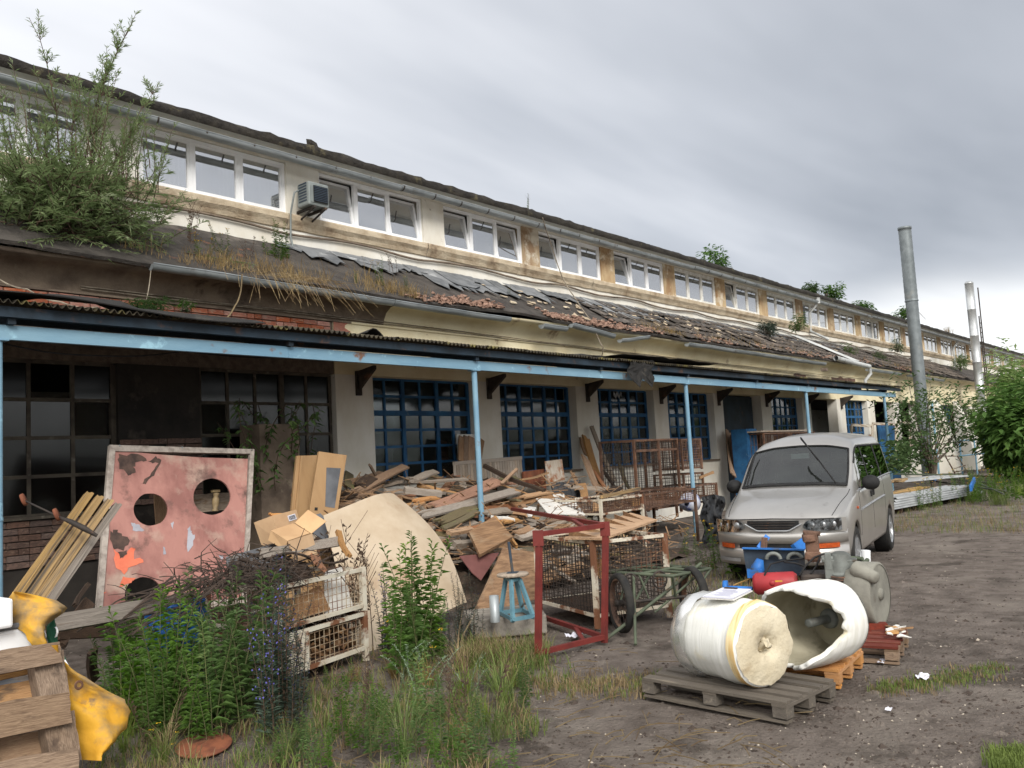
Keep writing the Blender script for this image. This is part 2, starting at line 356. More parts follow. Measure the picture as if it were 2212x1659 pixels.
# moulding, electric lines and eave cove
mb = MB(); mb.span(8.9, 75, YL - .03, YL - .002, 4.03, 4.06); mb.build('moulding', 'cream_plaster', fac)
mb = MB(); mb.span(0, 8.898, YL - .03, YL + .018, 4.035, 4.06); mb.build('moulding', 'grey_plaster', fac)
prof = [(10.995, 4.062), (10.97, 4.16), (10.9, 4.27), (10.78, 4.35), (10.6, 4.375), (10.59, 4.42)]
for x0, x1, m in ((0, 9.6, 'grey_plaster'), (9.6, 75, 'cream_plaster')):
    mb = MB(); xs = wav(x0, x1, int((x1 - x0) * 4))
    mb.sheet([[(x, y + .012 * fbm(x * 1.3, y * 9), z + .015 * fbm(x * .7, z * 4, 3)) for x in xs] for y, z in prof]); mb.build('eave', m, fac)
cabs = []
for dzz in (0, .03):
    p = [(x, YL - .045, 4.10 + dzz - max(0, x - 8) * .008 + .012 * fbm(x * .8, dzz * 50)) for x in wav(4.6, 30, 110)]
    mb = MB(); mb.tube(p, .008, 5); mb.build('cable', 'cable_grey', fac)

# lean-to roof
def rp_(s, lift=0): return (10.52 + 1.7 * s, 4.46 + 1.08 * s + lift)   # s = 0 eave .. 1 top
def sag(x): return .05 * fbm(x * .35, 7.7) + .02 * fbm(x * 1.3, 2)
xs = wav(0, 75, 375); ss = wav(0, 1, 10)
mb = MB(); g = []
for s in ss:
    y, z = rp_(s); g.append([(x, y, z + sag(x) * (1 - s) + .02 * fbm(x * 2, s * 4, 5)) for x in xs])
mb.sheet(g, t=.05); mb.build('lean_to_roof', 'roof_felt', fac)
for i in range(64):    # torn sheets of flashing along the top
    x = 8.2 + i * .42 + R.uniform(-.15, .15); wd = R.uniform(.35, .85); dp = R.uniform(.16, .5) * (1.25 if 11 < x < 20 else .8)
    g = []
    for a in range(5):
        row = []
        for b in range(6):
            s = 1.0 - (a / 4) * dp * (.65 + .5 * R.random() if a == 4 else 1); y, z = rp_(s, .03 + .012 * (i % 2) + (.05 * R.random() if a == 4 else .015 * R.random())); xx = x + wd * b / 5 - (1 - s) * .25
            row.append((xx, y, z + sag(xx) * (1 - s)))
        g.append(row)
    mb = MB(); mb.sheet(g, t=.006, sm=False); mb.build('flashing_sheet', 'lead', fac)
def tile_mb():
    mb = MB(); g = []
    for a in range(2): g.append([(-.15 + .30 * b / 6, -.19 + .38 * a, .012 + .022 * (1 if b in (1, 5) else .35 if b in (0, 6) else .0)) for b in range(7)])
    return mb.sheet(g, t=.014, sm=False)
slope = math.atan2(1.08, 1.7); ti = []; far = MB(); t0 = None; tn = 0
for c in range(112):
    x = 16.6 + c * .285
    for r in range(5):
        if R.random() < (.13 if r else .3): continue
        if x < 17.6 and r > 2 - (x - 16.6) * 2 + 2: continue
        s = .1 + r * .195; y, z = rp_(s, .035); xx = x + R.uniform(-.02, .02)
        M = Matrix.Translation((xx, y, z + sag(xx) * (1 - s))) @ Matrix.Rotation(slope - .07 + R.uniform(-.05, .05), 4, 'X') @ Matrix.Rotation(R.gauss(0, .06), 4, 'Z')
        if tn < 300:
            if t0 is None: t0 = tile_mb().build('roof_tile', 'tile', fac); o = t0
            else: o = t0.copy(); COL.objects.link(o)
            o.matrix_local = M; tn += 1
        else:
            q = tile_mb(); far.add([M @ p for p in q.v], q.f)
far.build('far_tiles', 'tile', fac, kind='stuff')
# broken mortar and reddish rubble along the eave, slipped bits of tile
mb = MB()
for i in range(1300):
    x = R.choice((R.uniform(10.5, 18), R.uniform(9, 40))); s = abs(R.gauss(0, .09)); y, z = rp_(s, .03)
    if noise.noise(V((x * .5, 3, 1))) < -.12: continue
    a = R.uniform(.02, .065); mb.box((x, y, z + sag(x) + R.uniform(0, .03)), (a * 1.6, a, a * .6), rotz(R.uniform(0, 3)) @ Matrix.Rotation(R.uniform(-.5, .5), 3, 'X'), j=a * .3)
mb.build('eave_rubble', 'red_rubble', fac, kind='stuff')
mb = MB()
for i in range(170):
    x = R.uniform(13, 34); s = R.uniform(.12, .8); y, z = rp_(s, .05); a = R.uniform(.04, .12)
    mb.box((x, y, z + sag(x) * (1 - s)), (a * 1.7, a, .012), Matrix.Rotation(slope, 3, 'X') @ rotz(R.uniform(-.6, .6)), j=a * .2)
mb.build('slipped_fragments', 'stone_ledge', fac, kind='stuff')

# gutters
def gutter(xa, xb, y, za, zb, r, name, m='zinc', n=None, wob=.0, par=None, lab=None):
    n = n or max(2, int((xb - xa) * 3)); g = []
    for i in range(9):
        a = PI + PI * i / 8
        g.append([(x, y + r * math.cos(a) * (1 + .06 * fbm(x * 2, 1) * wob * 10), za + (zb - za) * (x - xa) / (xb - xa) + r * math.sin(a) + wob * fbm(x * .9, 4)) for x in wav(xa, xb, n)])
    mb = MB(); mb.sheet(g, t=.004); mb.tube([(p[0], p[1], p[2] + .004) for p in g[0]], .011, 6)
    for e in (0, -1): mb.add([row[e] for row in g], [tuple(range(9))])
    o = mb.build(name, m, par or fac)
    if lab: o['label'] = lab
    return o
ug = [(0, 10.9), (10.92, 22.3), (22.32, 31.8), (31.83, 37.6), (37.9, 74)]
for a, b in ug: gutter(a, b, 11.86, 7.0, 6.98, .08, 'upper_gutter', wob=.008)
mb = MB()
for i in range(9):
    a = PI + PI * i / 8; mb.v and None
g = [[(dx, .087 * math.cos(PI + PI * i / 8), .087 * math.sin(PI + PI * i / 8)) for dx in (-.014, .014)] for i in range(9)] + [[(dx, .16, .1) for dx in (-.014, .014)]]
mb.sheet(g, t=.004, sm=False); b0 = None
x = .6
while x < 52:
    if b0 is None: b0 = mb.build('gutter_bracket', 'old_iron', fac); o = b0
    else: o = b0.copy(); COL.objects.link(o)
    o.location = (x, 11.86, 7.0); x += R.uniform(.74, .86)
gutter(1.5, 2.95, 10.53, 4.4, 4.39, .075, 'lower_gutter', wob=.01)
gutter(5.3, 9.4, 10.53, 4.43, 4.38, .075, 'lower_gutter', wob=.012)
gutter(9.42, 12.35, 10.53, 4.38, 4.36, .075, 'lower_gutter', wob=.012)
gutter(13.35, 14.15, 10.53, 4.33, 4.33, .08, 'lower_gutter', wob=.02, lab='short torn piece of gutter')
gutter(14.3, 15.85, 10.5, 4.42, 4.3, .075, 'lower_gutter', wob=.02, lab='bent piece of gutter')
gutter(16.1, 17.3, 10.5, 4.22, 4.38, .07, 'lower_gutter', wob=.03, lab='crushed hanging piece of gutter')
gutter(19.2, 28.4, 10.53, 4.36, 4.3, .075, 'lower_gutter', wob=.02)
gutter(32.6, 36.6, 10.53, 4.32, 4.3, .075, 'lower_gutter', wob=.02)
gutter(37.6, 43, 10.53, 4.3, 4.26, .075, 'lower_gutter', wob=.03)
mb = MB(); mb.tube([(29.0, 10.35, 4.5), (32.0, 10.25, 4.34)], .085, 14, caps=False); mb.tube([(32.0, 10.25, 4.3), (32.1, 10.25, 4.1), (31.9, 10.4, 3.85), (31.9, 10.4, 3.6)], .06, 10)
mat('pvc_grey', (188, 190, 188), (160, 162, 160), (120, 116, 108), sc=3, t3=(.6, .7), s3=3, rough=.5, bump=.1); mb.build('plastic_gutter_pipe', 'pvc_grey', fac)
mb = MB(); mb.tube([(31.82, 11.86, 7.0), (31.8, 11.95, 6.8), (31.78, 12.17, 6.6), (31.75, 12.19, 5.9), (32.2, 11.7, 5.55)], .05, 10); mb.tube([(31.82, 11.86, 7.12), (31.82, 11.86, 6.9)], .11, 10); mb.build('downpipe', 'pvc_grey', fac)
mb = MB(); mb.tube([(52.5, 11.86, 7.0), (52.5, 12.17, 6.6), (52.5, 12.19, 5.4)], .06, 8); mb.build('downpipe', 'pvc_grey', fac)
g = [[(29.9 + .085 * i * .5 + 1.0 * (1 - s) * 1.4, rp_(s)[0], rp_(s)[1] + .09 + (.02 if i % 2 else 0)) for i in range(16)] for s in (0.02, .35, .7, 1.0)]
mb = MB(); mb.sheet(g, t=.006, sm=False); mb.build('white_roof_sheet', 'pvc_grey', fac)

# clerestory: piers, ledge, frieze, windows
WX = [9.33 + 3.155 * k for k in range(0, 20)]; WW = 2.56
GROUPS = [(2.76, 2.49), (6.02, 2.62)] + [(x, WW) for x in WX]
TILT = {2: (0, 2), 3: (0, 2), 4: (0,), 5: (0,), 7: (0,)}
mb = MB(); mb.span(0, 74.4, YU, YU + .3, 7.04, 7.3); mb.build('lintel', 'white_wash', fac)
mb = MB(); mb.add([(0, 11.8, 7.1), (74.4, 11.8, 7.1), (74.4, YU - .002, 7.06), (0, YU - .002, 7.06)], [(0, 1, 2, 3)]); mb.build('soffit', 'white_wash', fac)
prev = 0
for gi, (x0, wd) in enumerate(GROUPS + [(74.4, 0)]):
    mb = MB(); mb.span(prev, x0, YU, YU + .3, 5.9, 7.038); mb.build('upper_pier', 'white_wash' if gi < 4 else 'tan_plaster', fac); prev = x0 + wd
mb = MB(); mb.span(0, 74.4, YU + .002, YU + .28, 5.2, 6.1)
mb.build('upper_parapet', 'white_wash', fac)
x = 0                                              # concrete ledge in lengths, chipped
while x < 71:
    l = R.uniform(2.6, 3.4); n = 10; mb = MB(); g = []
    for y, z in ((YU - .002, 6.115), (YU - .10, 6.105), (YU - .115, 6.085), (YU - .11, 6.0), (YU - .06, 5.93), (YU - .03, 5.86), (YU - .002, 5.85)):
        g.append([(x + l * i / n, y + (.015 * fbm(x * 5 + i * 2.2, z * 9) if y < YU - .05 else 0), z + (.018 * fbm(x * 3 + i * 1.7, z * 5, 2) if z < 6.09 and y < YU - .01 else 0)) for i in range(n + 1)])
    mb.sheet(g, sm=False); mb.build('ledge', 'stone_ledge', fac); x += l + .008
mb = MB()                                           # sagging roll of old roofing under the ledge
p = [(x, YU - .05, 5.79 - max(0, x - 9) * .004 + .035 * math.sin(x * 2.0 + 1.3 * fbm(x * .3)) + .02 * fbm(x * .9)) for x in wav(5, 48, 240)]
mb.tube(p, .022, 6); mb.build('sagging_cable', 'grey_plaster', fac)
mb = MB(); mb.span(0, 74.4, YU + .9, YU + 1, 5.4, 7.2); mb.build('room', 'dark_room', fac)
f0 = {}
def upper_window(x0, wd, gi):
    z0, z1 = 6.118, 7.035; y = YU + .05; fr = .05; n = 3; pw = (wd - fr) / n; m = 'pvc' if gi < 6 else 'flaking_pvc'
    mb = MB(); mb.span(x0, x0 + wd, y, y + .07, z0, z0 + fr); mb.span(x0, x0 + wd, y, y + .07, z1 - fr, z1)
    for i in range(n + 1):
        cx = x0 + fr / 2 + i * pw; mb.span(cx - fr / 2, cx + fr / 2, y + .002, y + .072, z0 + fr, z1 - fr)
    f = mb.build('window', m, fac)
    for i in range(n):
        a = x0 + fr + i * pw; b = a + pw - fr; sw = b - a; sh = z1 - z0 - 2 * fr
        k = (m, round(sw, 3)); s = .046
        if k not in f0:
            q = MB(); q.span(0, sw, 0, .05, 0, s); q.span(0, sw, 0, .05, sh - s, sh); q.span(0, s, 0, .05, s, sh - s); q.span(sw - s, sw, 0, .05, s, sh - s); q1 = q.build('sash', m, f)
            q = MB(); q.span(s, sw - s, .02, .03, s, sh - s); q2 = q.build('pane', 'pane_clear', f)
            q = MB(); q.sheet([[(sw * t, .02 * math.sin(t * 44 + 3 * math.sin(t * 9)), z) for t in wav(0, 1, 60)] for z in (0, sh + .04)]); q3 = q.build('curtain', 'curtain', f)
            f0[k] = (q1, q2, q3); pcs = f0[k]
        else:
            pcs = [q.copy() for q in f0[k]]
            for q in pcs: COL.objects.link(q); q.parent = f
        tilt = i in TILT.get(gi, ())
        for q, dy in zip(pcs, (.01, .01, .07 if not tilt else .3)):
            q.location = (a, y + dy, z0 + fr); q.rotation_euler = ((-.155 if tilt and q is not pcs[2] else 0), 0, 0)
        if tilt: pcs[0]['label'] = 'sash tilted open'
        if gi == 7 and i > 0: pcs[2].data = pcs[2].data.copy(); pcs[2].data.materials[0] = MATS['yellow_curtain']
        if tilt and gi in (2, 3) and (gi, i) != (2, 0): bpy.data.objects.remove(pcs[2])
for gi, (x0, wd) in enumerate(GROUPS): upper_window(x0, wd, gi)

# upper roof with its ragged, mossy edge
xs = wav(-1, 75, 420); g = []
for y, z in ((11.95, 7.10), (11.86, 7.13), (11.84, 7.2), (11.87, 7.29), (12.0, 7.35), (12.4, 7.46), (13.5, 7.72), (16, 8.2)):
    k = 1 if z > 7.15 else .2
    g.append([(x, y + .04 * k * fbm(x * 1.8, z * 7), z + k * (.02 * fbm(x * 1.1, z * 3, 4) + .035 * fbm(x * 6, z * 9))) for x in xs])
mb = MB(); mb.sheet(g); mb.build('roof', 'roof_moss', fac)
mb = MB(); mb.span(-1, 0, YL, 16, 0, 7.1); mb.span(74.42, 75, YL, 16, 0, 7.1); mb.span(-1, 75, 15.9, 16, 0, 8.1); mb.build('end_wall', 'white_wash', fac)
for x, hh in ((9.0, .09), (33.2, .1)):
    mb = MB(); mb.box((x, 12.0, 7.4), (.16, .12, hh), rotz(.4), j=.02); mb.build('loose_tile', 'roof_moss', fac)

# white buttresses and blue window where the canopy ends
for x in (42.6, 46.2):
    mb = MB(); g = [(10.2, 0), (10.35, 1.4), (10.75, 3.0), (10.98, 3.4), (10.998, 3.4), (10.998, 0)]
    mb.add([(x, y, z) for y, z in g] + [(x + .75, y, z) for y, z in g], [(0, 1, 2, 3, 4, 5), (11, 10, 9, 8, 7, 6)] + [((i + 1) % 6, i, i + 6, (i + 1) % 6 + 6) for i in range(6)]); mb.build('buttress', 'white_wash', fac)
lattice(43.5, 46.1, .9, 3.15, 6, 6, YL + .2, 'window_blue', 'pane_dirty', trans=3)
lattice(47.3, 49.6, .3, 3.15, 5, 6, YL + .2, 'window_rust', 'pane_sooty')
mb = MB(); mb.span(43.4, 46.19, YL + .01, YL + .3, 0, .88); mb.build('parapet', 'white_wash', fac)
mb = MB(); mb.span(49.7, 75, YL, YL + .34, 0, 3.188); mb.build('pier', 'white_wash', fac)
mb = MB(); mb.span(43.4, 46.1, 10.85, YL + .2, .882, .92); mb.build('window_sill', 'window_blue', fac)

# ---------------------------------------------------------------- the canopy
can = thing('canopy', 'light blue steel canopy with corrugated mossy sheets along the lower front', 'canopy', (9.3, 8.7, 0))
mb = MB()
mb.span(0, 29.4, 8.66, 8.67, 3.03, 3.165); mb.span(0, 29.4, 8.672, 8.72, 3.03, 3.045); mb.span(0, 29.4, 8.672, 8.72, 3.15, 3.165)
for x in (6.05, 12.6, 18.9, 25.1): mb.span(x - .004, x + .004, 8.655, 8.66, 3.035, 3.16)
mb.build('beam', 'light_blue_paint', can)
mb = MB(); mb.span(0, 29.6, 8.56, 8.57, 3.225, 3.325); mb.span(0, 29.6, 8.572, 8.64, 3.225, 3.235); mb.build('edge_purlin', 'dark_blue_paint', can)
mb = MB(); mb.span(0, 29.6, 9.8, 9.86, 3.38, 3.44); mb.build('purlin', 'dark_blue_paint', can)
for x in (2.99, 6.05, 9.32, 12.55, 15.66, 18.9, 21.98, 25.1, 28.3):
    mb = MB(); mb.span(x - .035, x + .035, 8.6, 8.7, 3.167, 3.223); mb.build('hanger', 'dark_blue_paint', can)
    mb = MB(); mb.bar((x, 8.65, 3.2), (x, 10.98, 3.42), .06, .08); mb.build('rafter', 'dark_blue_paint', can)
for x in (2.9, 9.34, 15.68, 21.98, 28.3):
    mb = MB(); mb.tube([(x, 8.7, 0), (x, 8.7, 2.2), (x, 8.7, 3.028)], .043, 14); mb.tube([(x, 8.7, 1.36), (x, 8.7, 1.39)], .047, 14); mb.tube([(x, 8.7, 1.95), (x, 8.7, 1.96)], .0445, 14); mb.box((x, 8.7, 3.022), (.16, .12, .012))
    mb.build('post', 'light_blue_paint', can)
def corr(n=12, w=.92):
    g = []
    for a in range(2): g.append([(-w / 2 + w * i / (n * 6), a, .02 * math.cos(2 * PI * i / 6)) for i in range(n * 6 + 1)])
    return MB().sheet(g, t=.006)
c0 = None
for i in range(34):
    x = .2 + i * .88
    if c0 is None: c0 = corr().build('corrugated_sheet', 'mossy_sheet', can, off=(0, 0, 0)); o = c0
    else: o = c0.copy(); COL.objects.link(o)
    ya = 8.47 + R.uniform(-.03, .03); M = Matrix.Translation(V((x, ya, 3.352 + .008 * (i % 2))) - can.location) @ Matrix.Rotation(.105 + R.uniform(-.004, .004), 4, 'X') @ Matrix.Diagonal((1, 2.5, 1, 1))
    o.matrix_local = M
for i, (a, b) in enumerate(zip([(8.9, 0)] + [(o[1], 0) for o in OPEN[:7]], [(9.1, 0)] + [(o[0], 0) for o in OPEN[1:8]])):
    x = (a[0] + b[0]) / 2; mb = MB(); mb.span(x - .05, x + .05, 10.95, 10.998, 2.85, 3.25); mb.add([(x + d, y, z) for d in (-.03, .03) for y, z in ((10.94, 3.25), (10.55, 3.3), (10.55, 3.24), (10.94, 2.95))], [(0, 1, 2, 3), (7, 6, 5, 4), (0, 4, 5, 1), (1, 5, 6, 2), (2, 6, 7, 3), (3, 7, 4, 0)]); mb.build('bracket', 'old_iron', can)

# ---------------------------------------------------------------- the ground
mat('yard', (128, 118, 110), (96, 87, 80), (144, 135, 125), sc=5, lo=.34, hi=.66, t3=(.5, .7), s3=.8, c4=(82, 74, 67), t4=(.54, .66), s4=1.7, bump=1, bs=32, bd=.06, rough=.92, spec=.2)
xs = sorted(set(wav(-60, -4, 8) + wav(-4, 26, 100) + wav(26, 60, 30) + wav(60, 400, 10)))
ys = sorted(set(wav(-200, -14, 8) + wav(-14, 12, 90) + wav(12, 200, 10)))
def gz(x, y): return 0 if x < -4 or x > 40 or y < -14 or y > 11 else .03 * fbm(x * .35, y * .35) + .012 * fbm(x * 1.7, y * 1.7, 3)
mb = MB(); mb.sheet([[(x, y, gz(x, y) - .02) for x in xs] for y in ys]); g = mb.build('ground', 'yard'); g['kind'] = 'structure'

# ---------------------------------------------------------------- the van
mat('van_paint', (177, 174, 169), (169, 166, 161), (128, 124, 118), sc=2, t3=(.66, .8), s3=3, rough=.32, metal=.6, bump=.02, spec=.5, bs=60)
_b = MATS['van_paint'].node_tree.nodes['Principled BSDF']; _b.inputs['Coat Weight'].default_value = .5; _b.inputs['Coat Roughness'].default_value = .06
mat('black_rubber', (26, 26, 27), (38, 38, 38), sc=8, rough=.75, bump=.15)
mat('tyre', (34, 34, 34), (50, 48, 45), (70, 64, 56), sc=9, t3=(.6, .75), rough=.9, bump=.3)
mat('alloy', (176, 178, 180), (150, 152, 154), sc=6, rough=.35, metal=.6, bump=.05)
mat('orange_lens', (176, 78, 30), (150, 60, 24), sc=30, rough=.25, bump=.1, spec=.6)
mat('reflector', (214, 218, 222), (120, 126, 132), (60, 64, 68), sc=16, t3=(.5, .56), s3=12, rough=.12, metal=.7, bump=.1)
mat('red_emblem', (150, 40, 34), rough=.4, bump=0)
mat('seat_cloth', (74, 74, 76), (60, 60, 62), sc=9, bump=.2)
mat('paper', (214, 214, 222), (202, 202, 212), sc=3, rough=.8, bump=0)
glass('van_glass', (176, 190, 186), .07, .015, (128, 134, 128), .06)
glass('van_side_glass', (40, 46, 46), .42, .015)
glass('lamp_glass', (228, 232, 234), .10, .02)
hd = V((-.985, -.17, 0)).normalized(); van = thing('van', 'silver grey minivan with raised wiper parked among the scrap', 'van', V((10.8, 3.85, 0)) - V((.17, -.985, 0)) * .72 + hd * .85, math.atan2(hd.y, hd.x), local=True); van.scale = (1, .92, 1)
def curve(keys):
    ks = [k[0] for k in keys]; ys = [k[1] for k in keys]; n = len(ks)
    d = [(ys[i + 1] - ys[i]) / (ks[i + 1] - ks[i]) for i in range(n - 1)]
    m = [d[0]] + [0 if d[i - 1] * d[i] <= 0 else 2 * d[i - 1] * d[i] / (d[i - 1] + d[i]) for i in range(1, n - 1)] + [d[-1]]
    def f(x):
        x = min(max(x, ks[0]), ks[-1]); i = max(0, min(n - 2, next((j - 1 for j in range(1, n) if x <= ks[j]), n - 2))); h = ks[i + 1] - ks[i]; t = (x - ks[i]) / h
        return (2 * t ** 3 - 3 * t * t + 1) * ys[i] + (t ** 3 - 2 * t * t + t) * h * m[i] + (-2 * t ** 3 + 3 * t * t) * ys[i + 1] + (t ** 3 - t * t) * h * m[i + 1]
    return f
ROWS = [
 [(0, .5, .30), (.12, .72, .26), (.4, .80, .27), (4.3, .81, .28), (4.62, .78, .34), (4.75, .70, .40)],
 [(0, .56, .46), (.12, .77, .44), (.4, .835, .46), (4.3, .845, .48), (4.62, .82, .5), (4.75, .74, .52)],
 [(0, .58, .64), (.12, .77, .66), (.4, .832, .72), (1, .848, .78), (4.3, .85, .85), (4.62, .83, .85), (4.75, .76, .85)],
 [(0, .56, .72), (.1, .74, .79), (.4, .79, .88), (1, .825, 1.0), (1.5, .83, 1.05), (4.3, .82, 1.14), (4.62, .79, 1.14), (4.75, .73, 1.12)],
 [(0, .54, .725), (.1, .69, .80), (.4, .73, .905), (1, .775, 1.06), (1.3, .77, 1.22), (1.75, .735, 1.52), (2.1, .715, 1.60), (4.2, .71, 1.6), (4.55, .70, 1.56), (4.75, .68, 1.3)],
 [(0, .46, .73), (.1, .58, .81), (.4, .62, .925), (1, .72, 1.08), (1.3, .715, 1.25), (1.75, .67, 1.575), (2.1, .63, 1.69), (4.2, .63, 1.72), (4.5, .62, 1.68), (4.75, .6, 1.32)],
 [(0, .27, .74), (.1, .32, .825), (.4, .34, .95), (1, .42, 1.10), (1.3, .41, 1.28), (1.75, .38, 1.63), (2.1, .34, 1.765), (2.8, .34, 1.8), (4.2, .34, 1.79), (4.5, .34, 1.74), (4.75, .3, 1.33)],
 [(0, 0, .74), (.1, 0, .83), (.4, 0, .955), (1, 0, 1.105), (1.3, 0, 1.285), (1.75, 0, 1.645), (2.1, 0, 1.78), (2.8, 0, 1.82), (4.2, 0, 1.81), (4.5, 0, 1.76), (4.75, 0, 1.335)]]
RC = [(curve([(k[0], k[1]) for k in r]), curve([(k[0], k[2]) for k in r])) for r in ROWS]
bow = lambda s, y: .20 * max(0, 1 - s / 1.4) * (y / .75) ** 2 + (.10 * max(0, (s - 4.2) / .55) * -(y / .75) ** 2)   # plan curvature of nose and tail
AX, AR = (.86, 3.86), .375
st = sorted(set([0, .03, .06, .1, .15, .2, .3] + wav(.4, 4.5, 62) + [4.56, 4.62, 4.68, 4.72, 4.75] + [a + d for a in AX for d in (-AR - .004, -AR + .002, -AR + .02, AR - .02, AR - .002, AR + .004)]))
NSUB = 4
def section(s):
    k = [(fy(s), fz(s)) for fy, fz in RC]; pts = []
    for i in range(len(k) - 1):
        p0, p1, p2, p3 = k[max(i - 1, 0)], k[i], k[i + 1], k[min(i + 2, len(k) - 1)]
        for q in range(NSUB):
            t = q / NSUB; c = []
            for a in (0, 1):
                m1, m2 = (p2[a] - p0[a]) * .35, (p3[a] - p1[a]) * .35
                if i in (3, 4): m1, m2 = m1 * .5, m2 * .5
                c.append((2 * t ** 3 - 3 * t * t + 1) * p1[a] + (t ** 3 - 2 * t * t + t) * m1 + (-2 * t ** 3 + 3 * t * t) * p2[a] + (t ** 3 - t * t) * m2)
            pts.append(c)
    pts.append(list(k[-1]))
    za = max((.31 + math.sqrt(max(0, AR ** 2 - (s - a) ** 2)) if abs(s - a) < AR else 0) for a in AX)
    return [(y, max(z, za)) for y, z in pts]
SEC = [section(s) for s in st]; NP = len(SEC[0])
def vp(i, j, sg): y, z = SEC[i][j]; return (-(st[i] + bow(st[i], y)), sg * y, z)
body = MB(); ws = MB(); cowl = MB(); sw = {}
WINS = {'a': (1.42, 2.22), 'b': (2.34, 3.38), 'c': (3.46, 4.42)}
for sg in (1, -1):
    for i in range(len(st) - 1):
        sm = (st[i] + st[i + 1]) / 2
        for j in range(NP - 1):
            f = [vp(i, j, sg), vp(i + 1, j, sg), vp(i + 1, j + 1, sg), vp(i, j + 1, sg)]
            if sg < 0: f = f[::-1]
            tgt = body
            if 1.04 < sm < 1.74 and j >= 5 * NSUB: tgt = cowl if sm < 1.10 else ws
            else:
                for k, (a, b) in WINS.items():
                    if a < sm < b and 3 * NSUB <= j < 4 * NSUB:
                        if k == 'a' and sm < 1.42 + (j - 12) * .09: continue
                        tgt = sw.setdefault((k, sg), MB())
            tgt.add(f, [(0, 1, 2, 3)], 0, True)
for e in (0, len(st) - 1):
    loop = [vp(e, j, 1) for j in range(NP)] + [vp(e, j, -1) for j in range(NP - 2, -1, -1)]
    body.add(loop, [tuple(range(len(loop)))[::-1] if e == 0 else tuple(range(len(loop)))])
def weld(o, d=.0005, sharp=True):
    bm = bmesh.new(); bm.from_mesh(o.data); bmesh.ops.remove_doubles(bm, verts=bm.verts, dist=d); bmesh.ops.recalc_face_normals(bm, faces=bm.faces); bm.to_mesh(o.data); bm.free(); return o
b = weld(body.build('body', 'van_paint', van)); b2 = b.modifiers.new('t', 'SOLIDIFY'); b2.thickness = .02; b2.offset = -1
weld(ws.build('windscreen', 'van_glass', van)); weld(cowl.build('cowl', 'black_rubber', van))
for (k, sg), m in sw.items(): weld(m.build('side_window', 'van_side_glass', van))
def onbody(s, jf, sg=-1, out=0):
    i = min(range(len(st)), key=lambda q: abs(st[q] - s)); j = int(jf * NSUB); p = V(vp(i, j, sg)); p.y += sg * out; return p
mb = MB()   # black surrounds: screen edge and window pillars
for sg in (1, -1):
    mb.tube([onbody(s, 5, sg, .0) + V((0, 0, .006)) for s in wav(1.03, 1.75, 10)], .014, 6)
    mb.tube([onbody(s, 4, sg, .002) for s in wav(1.5, 4.45, 14)], .013, 6); 
    for sa in (2.28, 3.42): mb.add([onbody(sa + d, q, sg, .004) for d in (-.05, .05) for q in (3.05, 3.5, 4)], [(0, 1, 4, 3), (1, 2, 5, 4)])
for s in (1.03, 1.74):
    i = min(range(len(st)), key=lambda q: abs(st[q] - s)); p = [V(vp(i, j, 1)) for j in range(20, NP)] + [V(vp(i, j, -1)) for j in range(NP - 1, 19, -1)]
    mb.tube([q + V((0, 0, .008)) for q in p], .018 if s < 1.5 else .012, 6)
mb.build('window_seal', 'black_rubber', van)
mb = MB()   # bright waist and lower mouldings
for sg in (1, -1):
    mb.tube([onbody(s, 3, sg, .006) for s in wav(1.2, 4.5, 20)], .011, 6); mb.tube([onbody(s, 2, sg, .004) for s in wav(1.3, 3.4, 14)], [.016] * 15, 6)
mb.build('side_moulding', 'alloy', van)
def nose(t, z): return -( .005 + .012 * (z - .64) / .1 + .30 * abs(t) ** 3.0)
def gap(pts, r):
    mb = MB(); mb.tube(pts, r, 5); mb.build('panel_gap', 'black_rubber', van)
for sg in (1, -1):
    for s in (1.28, 2.30, 3.45): gap([onbody(s, q, sg, -.002) for q in (1, 1.5, 2, 2.5, 3)], .005)
    gap([onbody(s, 4.4, sg) + V((0, 0, .001)) for s in wav(.12, .98, 8)], .0045)
gap([(nose(t, 0) + .02, t * .845, .782 + .018 * (1 - abs(t))) for t in wav(-.86, .86, 24)], .006)
mb = MB(); g = []   # front bumper wraps the nose
for z, o in ((.24, -.0), (.27, .05), (.36, .085), (.44, .09), (.445, .065), (.50, .065), (.505, .11), (.60, .125), (.635, .10), (.64, -.02)):
    g.append([(-(.03 + .30 * abs(t) ** 3.2) + o * (1 - .55 * abs(t) ** 6), t * .845, z) for t in wav(-1, 1, 24)])
mb.sheet(g); weld(mb.build('front_bumper', 'van_paint', van))
mb = MB(); g = []
for z in (.448, .498): g.append([(-(.02 + .30 * abs(t) ** 3.2) + .085, t * .845, z) for t in wav(-.55, .55, 12)])
mb.sheet(g); mb.build('air_intake', 'black_rubber', van)
for sg in (1, -1):
    mb = MB(); g = [[(-(.015 + .30 * t ** 3.2) + .09 * (1 - .55 * t ** 6) + .004, sg * t * .845, z) for t in wav(.64, .9, 5)] for z in (.447, .5)]; mb.sheet(g, t=.008 * sg); mb.build('indicator', 'orange_lens', van)
    mb = MB(); g = [[(-(.02 + .30 * t ** 3.2) + .075 * (1 - .55 * t ** 6) + .012, sg * t * .845, z) for t in wav(.55, .97, 6)] for z in (.285, .325)]; mb.sheet(g); mb.build('fog_slot', 'alloy', van)
